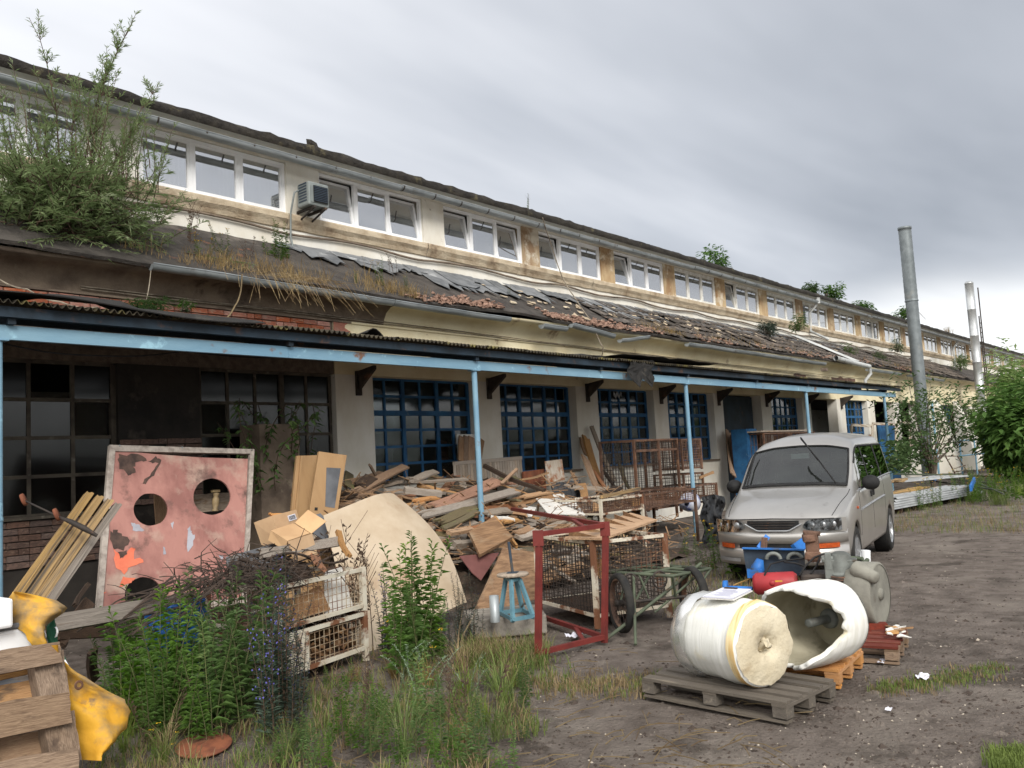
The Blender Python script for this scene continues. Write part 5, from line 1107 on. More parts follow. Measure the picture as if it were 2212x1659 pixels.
bt = thing('black_tarp', 'crumpled black tarpaulin hanging between the wire cage and the van', 'tarpaulin', G(*ZC(1330, 1650), .3)); g = []
for i in range(14):
    row = []
    for j in range(12):
        u = 1215 + (1450 - 1215) * j / 11 + 18 * math.sin(i * .9) - 30 * (i / 13) ** 2 * (j - 5) / 5; v = 1395 + 25 * abs(j - 6) / 6 + (1890 - 1395) * i / 13; row.append(P(*ZC(u, v), 7.35 - .25 * (i / 13) + -.16 * abs(fbm(i * .35, j * .45)) + .12 * fbm(i * .6, j * .8, 4)))
    g.append(row)
mb = MB(); mb.sheet(g, t=.004); mb.build('cloth', 'black_tarp', bt)
# blue cabinet and rusty cages behind the van
bc = P(*ZC(1755, 930), 10.0); cab = thing('blue_cabinet', 'blue metal cabinet standing behind the van', 'cabinet', (bc.x, 10.0, 0)); tz = P(*ZC(1755, 712), 10.0).z
mb = MB(); mb.span(bc.x - .3, bc.x + .3, 10, 10.45, 0, tz); mb.build('cabinet_body', 'window_blue', cab, bevel=.01); mb = MB(); mb.span(bc.x - .27, bc.x + .27, 9.985, 9.998, .1, tz - .05); mb.build('cabinet_door', 'window_blue', cab)
x0 = P(*ZC(1870, 900), 9.6).x
zt3 = P(*ZC(1870, 755), 9.6).z
for i in range(2): mesh_box('rusty_cage', ('orange-rusty caged container behind the van roof, left one', 'orange-rusty caged container behind the van roof, right one')[i], rect(V((x0 + i * 1.75, 9.6, 0)), 1.65, .9), .2, zt3 - .2, 'rust', 'rust', n=(22, 10), m=6, feet=.2, wire=.007, group='wire mesh boxes')
lean_top = MB(); lean_top.box((x0 + 1.6, 10.0, zt3 + .04), (3.4, .8, .04)); tag(lean_top.build('grey_board', 'wood_grey', off=(x0 + 1.6, 10, zt3)), 'grey board lying across the rusty containers behind the van', 'board')
for i, (a, b) in enumerate((((1840, 918), (1884, 965)), ((1885, 915), (1935, 985)), ((1938, 912), (1965, 990)))):   # old white window frames
    pts = [P(a[0], a[1], 10.5), P(b[0], a[1] + 2, 10.5), P(b[0] + 2, b[1] + 20, 10.4), P(a[0] - 1, b[1] + 20, 10.4)]; wf = thing('old_window_frame', 'peeling white window frame leaning at the wall right of the van, %s of three' % ('left', 'middle', 'right')[i], 'window frame', pts[3], 0, 'old window frames'); 
    for q in range(4): plank('stile' if q % 2 else 'rail', pts[q], pts[(q + 1) % 4], .09, .05, 'rusty_white', up=(0, -1, 0), k=1, par=wf)
for x in (31.6, 32.4, 33.0): plank('plank', (x, 10.8, 1.9), (x + .05, 10.5, .0), .25, .03, 'wood_brown', up=(0, -1, 0), k=1, lab='brown board leaning at the wall between the old window frames', group='boards between the old window frames')

# ---------------------------------------------------------------- boards right of the van
def gp(x, y, z=0): return G(*Z3(x, y), z)
ba = gp(590, 1595, .0); bb = gp(1540, 1405, .0); bu = (bb - ba).normalized(); bv = V((-bu.y, bu.x, 0)); bl = (bb - ba).length
def corr_sheet(nm, lab, p, u, l, w_, m, grp, amp=.02, pitch=.15, tilt=0):
    v = V((-u.y, u.x, 0)); g = []; nn = int(w_ / pitch * 4)
    for s in (0, l): g.append([p + u * s + v * (w_ * i / nn) + V((0, 0, amp * (1 if i % 4 in (1, 2) else -1) + tilt * i / nn)) for i in range(nn + 1)])
    mb = MB(); mb.sheet(g, t=.006, sm=False); return tag(mb.build(nm, m, off=p), lab, 'sheet', grp)
gsh = 'sheets stacked right of the van'
for i in range(5):
    corr_sheet('profiled_sheet', ('lowest', 'second lowest', 'middle', 'second highest', 'topmost')[i] + ' grey profiled sheet at the front of the pile right of the van', ba + bu * (.15 * i - .3) + bv * (.02 * i) + V((0, 0, .12 + .05 * i)), bu, bl * (1 - .05 * i), .75, 'galv_sheet', gsh)
for i in range(4): plank('beam', ba + bu * (bl * (.06 + .28 * i)) + V((0, 0, .05)), ba + bu * (bl * (.06 + .28 * i)) + bv * 3 + V((0, 0, .05)), .1, .1, 'wood_dark', k=1, lab='dark bearer under the sheet pile right of the van', group='bearers under the sheet pile')
for i, (s, w_, m, zz, lab) in enumerate(((.75, .3, 'wood_yellow', .36, 'yellow foam-covered board on the sheet pile nearest the van'), (1.1, .35, 'wood_dark', .3, 'dark grey board in the sheet pile beside the yellow one'), (1.5, .3, 'wood_brown', .32, 'brown board in the sheet pile behind the dark one'), (1.85, .3, 'wood_dark', .36, 'black board at the back of the sheet pile'), (2.15, .25, 'wood_new', .33, 'orange-yellow board at the back of the sheet pile'))):
    plank('plank', ba + bv * s + bu * (-.4) + V((0, 0, zz)), ba + bv * s + bu * (bl * (.62 - .05 * i)) + V((0, 0, zz)), w_, .05, m, k=3, lab=lab, group='boards on the sheet pile')
pk = gp(570, 1270, .5); corr_sheet('profiled_sheet', 'grey profiled sheet lying high at the back of the pile beside the van', pk, V((.93, -.36, 0)), 3.2, 1.2, 'galv_sheet', gsh)
plank('plank', gp(570, 1260, .56), gp(640, 1240, .56), .3, .05, 'wood_yellow', k=3, lab='short yellow piece on the high sheet beside the van', group='boards on the sheet pile')
for i, (a, b) in enumerate((((955, 1250), (1005, 1205)), ((1355, 1330), (1395, 1240)))): plank('blue_bracket', gp(*a, .4), gp(*b, .45), .14, .05, 'bright_blue', up=-vd, k=0, lab=('smaller blue steel piece on the sheet pile', 'larger blue steel piece at the right of the sheet pile')[i], cat='bracket')
pl_ = MB(); pl_.tube([P(*Z3(560, 1183), 7.6), P(*Z3(1180, 1192), 7.3), P(*Z3(1745, 1216), 7.0)], .025, 8); tag(pl_.build('steel_pole', 'green_paint', off=P(*Z3(1180, 1192), 7.3)), 'long thin pole lying across the sheet pile right of the van', 'pole')
fr_ = thing('low_rack', 'low green steel frame in the weeds right of the sheet pile', 'frame', gp(1500, 1300, .1))
for a, b in (((960, 1215), (1700, 1290)), ((1000, 1260), (1720, 1360)), ((1700, 1290), (1720, 1360)), ((1400, 1260), (1700, 1390))): mb = MB(); mb.tube([gp(*a, .35), gp(*b, .3)], .02, 6); mb.build('bar', 'green_paint', fr_)

# ---------------------------------------------------------------- left corner: pink board, slats, pallet, tarpaulin
po, pn_ = (4.7, 9.3, .3), (0, -1, .28)
pt = lambda x, y: A(*ZP(x, y), po, pn_)
nn = V(pn_).normalized(); pnk = thing('pink_board', 'peeling pink board with round holes in a grey wooden frame', 'board', pt(0, 1600))
q4 = [pt(118, 110), pt(1370, 148), pt(1305, 1480), pt(0, 1620)]; w_ = .07
for i, nme in enumerate(('frame_rail', 'frame_stile', 'frame_rail', 'frame_stile')):
    a, b = q4[i], q4[(i + 1) % 4]; mb = MB(); ia = (sum(q4, V()) / 4); da, db = (ia - a).normalized() * w_ * 1.35, (ia - b).normalized() * w_ * 1.35
    mb.slab([a, b, b + db, a + da] if (b - a).cross(da).dot(nn) > 0 else [a + da, b + db, b, a], .05, nrm=nn); mb.build(nme, 'silvery_wood', pnk)
ux = (q4[1] - q4[0]).normalized(); uy = nn.cross(ux)
def to2(p): d = p - V(po); return V((d.dot(ux), d.dot(uy)))
outer = [to2(pt(*p)) for p in ((165, 150), (500, 185), (900, 215), (1320, 228), (1270, 1480), (30, 1600))]
holes = []
for cx, cy, rx, ry in ((480, 665, 148, 140), (1010, 555, 162, 158), (420, 1410, 165, 160)):
    holes.append([to2(pt(cx + rx * math.cos(a) * (1 + .03 * fbm(a, cx)), cy + ry * math.sin(a) * (1 + .04 * fbm(a * 2, cy)))) for a in wav(0, 2 * PI, 36)[:-1]])
bm = bmesh.new(); eds = []
for lp in [outer] + holes:
    vs = [bm.verts.new(V(po) + ux * p.x + uy * p.y - nn * .02 - pnk.location) for p in lp]; eds += [bm.edges.new((vs[i], vs[(i + 1) % len(vs)])) for i in range(len(vs))]
bmesh.ops.triangle_fill(bm, use_beauty=True, edges=eds); r = bmesh.ops.extrude_face_region(bm, geom=bm.faces[:]); bmesh.ops.translate(bm, vec=-nn * .022, verts=[v for v in r['geom'] if isinstance(v, bmesh.types.BMVert)]); bmesh.ops.recalc_face_normals(bm, faces=bm.faces)
me = bpy.data.meshes.new('sheet'); bm.to_mesh(me); bm.free(); me.materials.append(MATS['pink_board']); o = bpy.data.objects.new('sheet', me); COL.objects.link(o); o.parent = pnk
def blot(pts, m, rough=10, lift=.004):
    base = [pt(*p) for p in pts]; out = []
    for i, p in enumerate(base):
        q = base[(i + 1) % len(base)]
        for k in range(4): out.append(p + (q - p) * (k / 4) + (ux * R.uniform(-1, 1) + uy * R.uniform(-1, 1)) * rough * .001 + nn * (lift - .02))
    bm = bmesh.new(); vs = [bm.verts.new(p - pnk.location) for p in out]; ed = [bm.edges.new((vs[i], vs[(i + 1) % len(vs)])) for i in range(len(vs))]
    bmesh.ops.triangle_fill(bm, use_beauty=True, edges=ed); me = bpy.data.meshes.new('peeled_patch'); bm.to_mesh(me); bm.free(); me.materials.append(MATS[m]); o = bpy.data.objects.new('peeled_patch', me); COL.objects.link(o); o.parent = pnk
blot([(160, 1010), (230, 1085), (300, 1000), (345, 1010), (330, 1100), (390, 1080), (410, 1120), (300, 1160), (250, 1220), (180, 1170)], 'peeled_orange', 14); blot([(230, 1250), (340, 1260), (290, 1310), (210, 1340)], 'peeled_orange', 14); blot([(45, 1400), (90, 1375), (50, 1440)], 'peeled_orange', 6)
blot([(795, 850), (825, 815), (830, 870), (865, 885), (850, 960), (800, 1030)], 'peeled_grey', 12); blot([(310, 785), (370, 790), (420, 850), (330, 850)], 'peeled_grey', 10); blot([(585, 985), (605, 1000), (610, 1050), (590, 1060)], 'peeled_grey', 5); blot([(1070, 1060), (1110, 1070), (1090, 1120)], 'peeled_grey', 8); blot([(650, 790), (680, 770), (670, 840)], 'peeled_grey', 6)
blot([(215, 185), (420, 195), (440, 230), (330, 260), (350, 330), (280, 370), (200, 300)], 'peeled_dark', 24); blot([(460, 250), (520, 210), (570, 240), (500, 370), (430, 440), (390, 450), (470, 370), (540, 270)], 'peeled_dark', 12); blot([(125, 860), (200, 850), (290, 940), (250, 1010), (150, 1000)], 'peeled_dark', 20); blot([(195, 1040), (270, 1020), (275, 1050), (215, 1090)], 'peeled_dark', 6, .007)
for x, y in ((205, 110), (745, 125), (1345, 148)): mb = MB(); mb.lathe([(0, .012), (.006, .009), (.007, 0)], pt(x, y + 8) + nn * .002, nn, 10); mb.build('screw', 'zinc', pnk)
# a valve on a board seen through the right hole
vl = thing('brass_valve', 'old brass valve lying on boards behind the pink board', 'valve', A(*ZP(1035, 600), (0, 9.9, 0), (0, 1, 0))); c = V(vl.location)
mb = MB(); mb.lathe([(-.12, .04), (-.1, .04), (-.09, .025), (-.03, .045), (.03, .045), (.06, .025), (.08, .04), (.1, .04), (.11, .02), (.11, 0)], c, (.1, 0, 1), 12); mb.box(c + V((0, 0, .13)), (.1, .05, .03)); mat('brass', (150, 130, 96), (120, 104, 80), sc=6, rough=.6, bump=.3); mb.build('valve_body', 'brass', vl)
plank('plank', A(*ZP(820, 620), (0, 10.1, 0), (0, 1, 0)), A(*ZP(1190, 590), (0, 10.1, 0), (0, 1, 0)), .22, .03, 'wood_grey', up=(0, -1, 0), k=1, lab='grey board behind the right hole of the pink board')
plank('plank', A(*ZP(585, 520), (0, 10.3, 0), (0, 1, 0)), A(*ZP(600, 800), (0, 10.3, 0), (0, 1, 0)), .24, .03, 'wood_tan', up=(0, -1, 0), k=1, lab='upright tan board behind the left hole of the pink board')
# slatted long pallet with a bar across
so_ = thing('slatted_ramp', 'long yellowish slatted ramp of four laths leaning at the left window', 'slats', P(*Z4(200, 1700), 7.2))
for i, (a, b) in enumerate((((885, 680), (60, 1840)), ((985, 715), (205, 1840)), ((1085, 750), (310, 1840)), ((1165, 790), (440, 1820)))): plank('slat', P(*Z4(*a), 8.3), P(*Z4(*a), 8.3).lerp(P(*Z4(*b), 7.0), P(*Z4(*a), 8.3).z / max(.2, P(*Z4(*a), 8.3).z - P(*Z4(*b), 7.0).z)), .062, .055, 'wood_yellow' if i % 2 == 0 or i == 1 else 'wood_grey', up=(0, -1, .3), k=1, par=so_)
for f in (.12, .5): a = P(*Z4(885, 680), 8.34).lerp(P(*Z4(60, 1840), 7.04), f); b = P(*Z4(1165, 790), 8.34).lerp(P(*Z4(440, 1820), 7.04), f); plank('cross_lath', a + V((0, .03, 0)), b + V((0, .03, 0)), .09, .025, 'wood_dark', up=(0, -1, .3), k=1, par=so_)
br = thing('iron_bar', 'dark iron bar with two rusty discs lying across the slatted ramp', 'bar', P(*Z4(800, 1020), 7.6))
mb = MB(); mb.tube([P(*Z4(600, 925), 7.75), P(*Z4(690, 960), 7.62), P(*Z4(830, 1030), 7.55), P(*Z4(960, 1105), 7.5)], [.012, .022, .026, .014], 8); mb.build('bar', 'old_iron', br)
mb = MB(); mb.tube([P(*Z4(230, 750), 8.0), P(*Z4(600, 925), 7.75)], .009, 6); mb.build('rod', 'old_iron', br)
for x, y, yy in ((235, 748, 8.0), (560, 893, 7.78)): mb = MB(); mb.lathe([(-.012, 0), (-.012, .055), (.012, .055), (.012, 0)], P(*Z4(x, y), yy), (.75, -.5, .35), 18); mb.build('disc', 'rust_panel', br)
# upright pallet, boards one by one
lo_, ln_ = (2, 4.75, 0), (0, -1, .32); lp = lambda x, y, off=0: A(*Z5(x, y), V(lo_) + V((0, off, 0)), ln_)
lpt = thing('pallet', 'brown old pallet standing on edge at the lower left corner', 'pallet', (1.9, 4.9, 0), 0, 'wooden pallets on the yard'); dn = V(ln_).normalized()
for a, b, w_ in (((-420, 775), (548, 612), .115), ((-420, 1300), (635, 1110), .165), ((-420, 1850), (712, 1620), .17)): plank('deck_board', lp(*a), lp(*b), w_, .026, 'wood_old_pallet', up=dn, k=1, par=lpt)
for a, b in (((405, 640), (475, 1060)), ((500, 1190), (580, 1640)), ((-330, 760), (-290, 1300)), ((-290, 1300), (-240, 1850))): plank('stringer', lp(*a, .09), lp(*b, .09), .15, .10, 'wood_old_pallet', up=dn, k=1, par=lpt)
for a, b in (((-420, 1130), (335, 960)), ((-420, 1600), (405, 1420)), ((-420, 830), (320, 690))): plank('back_board', lp(*a, .17), lp(*b, .17), .13, .024, 'wood_tan', up=dn, k=1, par=lpt)
wb = thing('white_box', 'white plastic box behind the upright pallet', 'box', lp(120, 640, .4)); c = lp(60, 560, .45)
mb = MB(); mb.box(c + V((-.25, .1, 0)), (.75, .3, .17), Matrix.Rotation(-.04, 3, 'Y')); mb.build('body', 'pvc', wb, bevel=.02); mb = MB(); mb.box(c + V((-.25, .1, .10)), (.77, .32, .03), Matrix.Rotation(-.04, 3, 'Y')); mb.build('lid', 'grey_sheet', wb, bevel=.008)
mb = MB(); mb.box(lp(-80, 270, .35), (.16, .2, .16)); tag(mb.build('white_canister', 'pvc', off=lp(-80, 270, .35), bevel=.015), 'white canister at the left picture edge above the white box', 'canister')
mb = MB(); mb.span(.7, 1.95, 5.35, 5.75, 0, .55); tag(mb.build('grey_crate', 'grey_sheet', off=(1.4, 5.5, 0), bevel=.01), 'dark grey metal crate behind the upright pallet', 'crate')
def cloth(rows, o, n, wob, nc=14, seed=0, fold=.03, lift=0):
    g = []
    for i, (y, xa, xb) in enumerate(rows):
        row = []
        for j in range(nc):
            t = j / (nc - 1); p = A(*Z5(xa + (xb - xa) * t, y), o, n); row.append(p + V(n).normalized() * (wob * math.sin(t * PI) + fold * (fbm(i * .11 + seed, t * 1.5, seed, 3) + .8 * math.sin(i * .13 + t * 4 + seed) + .30 * abs(fbm(i * .22 + t * 2, t * 4 - i * .1, seed + 5))) + lift))
        g.append(row)
    return g
def dense(rows, k=3):
    out = []
    for (y0, a0, b0), (y1, a1, b1) in zip(rows, rows[1:]): out += [(y0 + (y1 - y0) * s / k, a0 + (a1 - a0) * s / k, b0 + (b1 - b0) * s / k) for s in range(k)]
    return out + [rows[-1]]
tp = thing('yellow_tarp', 'dirty yellow tarpaulin hanging over the upright pallet onto the ground', 'tarpaulin', G(*Z5(800, 1560)))
up_ = dense([(75, 108, 135), (110, 85, 330), (160, 60, 495), (225, 50, 590), (265, 80, 560), (320, 120, 480), (390, 170, 400), (450, 220, 385), (510, 240, 420), (570, 285, 440)])
mb = MB(); mb.sheet(cloth(up_, (2, 5.15, 0), (0, -1, .25), .05, seed=3, fold=.05)); mb.build('upper_cloth', 'yellow_tarp', tp)
lw_ = dense([(560, 380, 450), (690, 470, 535), (800, 490, 645), (930, 505, 835), (1040, 520, 1030), (1150, 560, 1103), (1300, 600, 1092), (1420, 610, 985), (1510, 640, 870), (1585, 715, 765)])
mb = MB(); mb.sheet(cloth(lw_, (2, 5.0, 0), (.1, -1, .12), .10, seed=8, fold=.10)); mb.build('lower_cloth', 'yellow_tarp', tp)
mb = MB(); e = A(*Z5(690, 905), (2, 4.9, 0), (.1, -1, .12)); mb.lathe([(0, .012), (.004, .022), (.0, .026)], e + V((0, -.03, 0)), (.1, -1, .1), 14); mb.build('eyelet', 'old_iron', tp)
gs = thing('green_sack', 'dark green and white plastic sack behind the yellow tarpaulin', 'sack', G(*Z5(600, 1100)))
mb = MB(); mb.sheet(cloth(dense([(235, 495, 510), (310, 440, 490), (400, 400, 505), (500, 410, 512), (600, 450, 545), (690, 500, 582)]), (2, 5.3, 0), (0, -1, .25), .05, seed=1, nc=8)); mb.build('green_side', 'green_sack', gs)
for rw, oy, nc_ in (([(420, 380, 402), (490, 385, 402)], 5.28, 4), ([(690, 545, 590), (760, 575, 625), (800, 600, 635)], 5.28, 5), ([(390, 492, 503), (440, 488, 507), (480, 495, 505)], 5.24, 4)):
    mb = MB(); mb.sheet(cloth(dense(rw), (2, oy, 0), (0, -1, .25), .01, nc=nc_)); mb.build('white_print', 'pvc', gs)
plank('plank', A(*ZD(340, 720), (2, 6.0, 0), (0, 1, 0)), A(*ZD(1230, 560), (3, 6.3, 0), (0, 1, 0)), .11, .04, 'wood_grey', up=(0, -1, .4), k=1, lab='long grey plank lying level behind the green weeds at the pink board')
plank('plank', A(*ZD(-60, 770), (2, 6.1, 0), (0, 1, 0)), A(*ZD(340, 725), (2, 6.1, 0), (0, 1, 0)), .1, .04, 'wood_dark', up=(0, -1, .4), k=1, lab='dark plank at the left edge continuing behind the yellow tarpaulin')
for i, (a, b, w_) in enumerate((((370, 850), (570, 580), .09), ((390, 870), (470, 700), .06), ((590, 880), (600, 1080), .08), ((350, 780), (720, 760), .1), ((470, 610), (560, 470), .03))): plank('plank', A(*ZD(*a), (2, 6.6, 0), (0, 1, 0)), A(*ZD(*b), (2, 6.9, 0), (0, 1, 0)), w_, .03, 'wood_dark', up=(0, -1, .3), k=2, lab='dark scrap lath in the shadow between tarpaulin and weeds', group='dark laths behind the tarpaulin')
dp = G(385, 1512); dr_ = thing('blue_drum', 'blue plastic drum half hidden behind the left weeds', 'drum', dp)
mb = MB(); mb.lathe([(0, 0), (0, .2), (.03, .225), (.2, .23), (.22, .235), (.24, .23), (.45, .23), (.47, .235), (.49, .23), (.66, .225), (.7, .2), (.7, .21), (.73, .21), (.73, .17), (.70, .17), (.7, 0)], dp, (0, 0, 1), 32); mb.build('barrel', 'blue_drum', dr_)
rd = G(440, 1612); mb = MB(); mb.lathe([(0, .0), (.0, .165), (.01, .17), (.014, .165), (.018, .12), (.022, 0)], rd, (-.08, -.12, 1), 30); tag(mb.build('manhole_lid', 'rust_panel', off=rd), 'round rusty lid lying on the ground in front of the weeds', 'lid')

# ---------------------------------------------------------------- mesh crates full of scrap in front of the hardboard
f0_, f1_ = G(*Z6(345, 1560), .0), None; cu = V((.975, .22, 0)).normalized(); cv = V((-.22, .975, 0)); c0_ = V((f0_.x, f0_.y, 0)); CW = 1.05
ccs = [c0_, c0_ + cu * CW, c0_ + cu * CW + cv * .75, c0_ + cv * .75]
h1 = .33; z1_ = .09
k1 = mesh_box('mesh_crate', 'lower rusty white mesh crate with a white plate, full of dead leaves', ccs, z1_, h1, 'rusty_white', 'rusty_wire', n=(18, 12), m=6, feet=.09, wire=.0033, group='stacked mesh crates', floor='rust')
k2 = mesh_box('mesh_crate', 'upper rusty white mesh crate full of boards stacked on the lower one', ccs, z1_ + h1 + .03, h1 + .02, 'rusty_white', 'rusty_wire', n=(18, 12), m=6, feet=.02, wire=.0033, group='stacked mesh crates', floor='rust')
mb = MB(); mb.slab([c0_ + cu * a - cv * .026 + V((0, 0, z)) for a, z in ((.03, .10), (.31, .10), (.31, .40), (.03, .40))], .006, nrm=-cv); pl = mb.build('white_plate', 'rusty_white', k1)
mb = MB(); mb.slab([c0_ + cu * a - cv * .0268 + V((0, 0, z)) for a, z in ((.12, .3), (.2, .305), (.2, .325), (.12, .32))], .0004, nrm=-cv); mb.build('faded_print', 'grey_sheet', pl)
mb = MB()
for i in range(420): a = R.uniform(.03, .08); mb.box(c0_ + cu * R.uniform(.06, CW - .06) + cv * R.uniform(.05, .7) + V((0, 0, R.uniform(.12, .36))), (a, a * .8, .012), rotz(R.uniform(0, 3)) @ Matrix.Rotation(R.uniform(-1, 1), 3, 'X'), j=.012)
mat('dead_leaves', (124, 96, 70), (88, 66, 48), (150, 122, 92), sc=9, s3=7, bump=.3, rnd=.1); tag(mb.build('dead_leaves', 'dead_leaves', kind='stuff', off=c0_ + V((.5, .4, .2))), 'brown dead leaves filling the lower mesh crate', 'leaves')
fz = lambda a, d, z: c0_ + cu * a + cv * d + V((0, 0, z))
mb = MB(); mb.slab([fz(.60, .04, .48), fz(.98, .06, .48), fz(1.02, .2, .80), fz(.72, .12, .80)], .02, nrm=-cv); tag(mb.build('white_board', 'wood_white', off=fz(.8, .1, .5)), 'white board standing inside the upper mesh crate', 'board')
for a, b, w_, m, lab in ((fz(.05, .06, .56), fz(.62, .08, .6), .2, 'wood_brown', 'brown board on edge inside the upper mesh crate'), (fz(.05, .2, .74), fz(.7, .3, .8), .18, 'wood_dark', 'dark board at the back of the upper mesh crate'), (fz(.5, .0, .86), fz(.98, .5, 1.0), .12, 'wood_pink', 'reddish board end sticking out over the mesh crate rim'), (fz(.9, .02, .9), fz(1.1, .3, 1.1), .05, 'wood_tan', 'thin tan stick standing at the right of the mesh crate'), (fz(.1, .3, 1.02), fz(1.05, .25, 1.02), .08, 'wood_grey', 'long grey batten lying level above the mesh crates')):
    plank('plank', a, b, w_, .03, m, up=(0, -1, .4), k=2, lab=lab)
mb = MB(); mb.slab([fz(.05, .5, .75), fz(.75, .5, .8), fz(.7, .62, 1.05), fz(.1, .62, 1.0)], .02, nrm=-cv); tag(mb.build('grey_sheet', 'grey_sheet', off=fz(.4, .5, .8)), 'dark grey sheet lying at the back of the mesh crates', 'sheet')
mb = MB()     # tangled dry twigs on top
for i in range(520):
    p = fz(R.gauss(.0, .3), R.uniform(-.05, .7), .80 + abs(R.gauss(.04, .09))); d = V((R.gauss(0, 1), R.gauss(0, .6), R.gauss(-.05, .3))).normalized(); l = R.uniform(.08, .34); q = [p]
    for k in range(4): d = (d + V((R.gauss(0, .3), R.gauss(0, .3), R.gauss(-.04, .2)))).normalized(); q.append(q[-1] + d * l / 4)
    mb.tube(q, [.005, .005, .004, .003, .002], 4, caps=False)
for i in range(18):
    p = fz(-.3, .1, .85); q = [p + V((-.09 * k - .02 * i, .1 + .02 * i, .03 * math.sin(k * .9 + i) - .035 * k + .004 * i)) for k in range(8)]; mb.tube(q, .006, 4, caps=False)
for i in range(5): mb.tube([fz(.1 + .1 * k, .2 + .1 * i, .98 + .05 * math.sin(k * .6 + i) - .01 * k) for k in range(11)], .011, 6)
tag(mb.build('twig_heap', 'twig', kind='stuff', off=fz(0, .3, .8)), 'tangled dry twigs heaped on the left of the mesh crates', 'twigs')
def carton(lab, c, d, M, flap=0, bar=False):
    t = thing('cardboard_box', lab, 'cardboard box', c, 0, 'cardboard boxes on the mesh crates'); mb = MB(); mb.box(c, d, M, j=.012); mb.build('carton', 'cardboard', t)
    x, y, z = d
    if flap:
        mb = MB(); o = c + M @ V((x / 2, -y / 2, z / 2)); mb.slab([c + M @ V(p) for p in ((x / 2, -y / 2, z / 2), (x / 2 + .13, -y / 2 - .02, z / 2 + .1), (x / 2 + .13, y / 2, z / 2 + .1), (x / 2, y / 2, z / 2))], .005); mb.build('flap', 'cardboard', t)
        mb = MB(); mb.slab([c + M @ V(p) for p in ((-x / 2, -y / 2 - .002, z / 2), (x / 2, -y / 2 - .002, z / 2), (x / 2, -y / 2 - .12, z / 2 - .14), (-x / 2, -y / 2 - .12, z / 2 - .14))], .005); mb.build('flap', 'cardboard', t)
    if bar:
        mb = MB(); mb.box(c + M @ V((x * .22, -y / 2 - .008, z * .22)), (.1, .003, .05), M); lb = mb.build('label', 'paper', t)
        mb = MB()
        for i in range(12): mb.box(c + M @ V((x * .22 - .04 + i * .0072, -y / 2 - .0105, z * .22)), (.0018 + .002 * (i * 7 % 3 == 0), .002, .036), M)
        mat('print_black', (30, 30, 32), bump=0); mb.build('bars', 'print_black', lb)
carton('tan cardboard box with a white striped sticker beside the pink board', A(*Z6(335, 135), c0_ + cv * .62, cv), (.30, .22, .21), rotz(.28) @ Matrix.Rotation(-.12, 3, 'Y') @ Matrix.Rotation(-.25, 3, 'X'), bar=True)
carton('flattened open cardboard box in front of the one with the sticker', A(*Z6(430, 215), c0_ + cv * .4, cv), (.29, .2, .10), rotz(.2) @ Matrix.Rotation(-.12, 3, 'Y') @ Matrix.Rotation(.5, 3, 'X'), flap=1)
for i, (pts, lab) in enumerate(((((125, 412), (285, 408), (232, 900), (78, 895)), 'left tan cupboard door leaning against the white pier'), (((290, 380), (497, 408), (425, 850), (212, 865)), 'right tan cupboard door with a grey window, leaning at the white pier'))):
    oo = (7, 9.6 - .3 * i, 1); nn_ = (-.1, -1, .18); q = [A(*ZF(*p), oo, nn_) for p in pts]; k0, k1 = (q[0].z - .05) / (q[0].z - q[3].z), (q[1].z - .05) / (q[1].z - q[2].z); q[3], q[2] = q[0].lerp(q[3], k0), q[1].lerp(q[2], k1); td = thing('cupboard_door', lab, 'door', q[3], 0, 'tan cupboard doors'); d = V(nn_).normalized()
    mb = MB(); mb.slab([q[0], q[3], q[2], q[1]], .05, nrm=d); mb.build('door_leaf', 'tan_door', td, bevel=.006)
    if i: mb = MB(); mb.slab([A(*ZF(*p), V(oo) + d * .004, nn_) for p in ((345, 500), (335, 790), (405, 800), (450, 505))], .003, nrm=d); mb.build('window_sheet', 'grey_sheet', td); mb = MB(); mb.slab([A(*ZF(*p), V(oo) + d * .005, nn_) for p in ((258, 795), (256, 818), (278, 818), (280, 796))], .002, nrm=d); mb.build('lock_hole', 'black_rubber', td)
    else: mb = MB(); mb.bar(A(*ZF(160, 415), V(oo) + d * .01, nn_), A(*ZF(112, 890), V(oo) + d * .01, nn_), .03, .02, up=d); mb.build('edge_strip', 'tan_door', td)
plank('plank', P(*ZF(-80, 860), 8.9), P(*ZF(80, 880), 8.9), .09, .03, 'wood_new', up=(0, -1, .3), k=4, lab='orange splintered board between the pink board and the cupboard doors')
sc2 = thing('grey_cabinet', 'grey cupboard standing in the dark behind the vine', 'cupboard', (7.05, 10.5, 0)); mb = MB(); mb.span(6.75, 7.4, 10.4, 10.9, 0, 2.35); mb.build('cupboard_body', 'grey_plaster', sc2)

# ---------------------------------------------------------------- plants
def leafmat(name, a, b, c=None, tr=.35): return mat(name, a, b, c, sc=3.5, lo=.35, hi=.65, t3=(.56, .7), s3=2, rough=.6, bump=0, rnd=.26, trans=tr, spec=.25)
leafmat('leaf_goldenrod', (100, 130, 64), (78, 106, 52), (130, 150, 80), .45); leafmat('leaf_dark', (82, 96, 82), (62, 74, 66), (96, 104, 96)); leafmat('leaf_silver', (150, 166, 140), (122, 140, 114))
leafmat('leaf_willow', (136, 152, 104), (110, 130, 82), (162, 172, 138), .5); leafmat('leaf_elder', (92, 122, 62), (70, 98, 50), (118, 144, 76), .42); leafmat('leaf_far', (96, 116, 72), (74, 92, 58), (118, 132, 86), .4); leafmat('grass', (120, 136, 68), (94, 112, 54), (156, 146, 94)); leafmat('dry_grass', (164, 142, 98), (132, 110, 76), (112, 84, 62)); leafmat('moss_green', (66, 92, 44), (48, 70, 36))
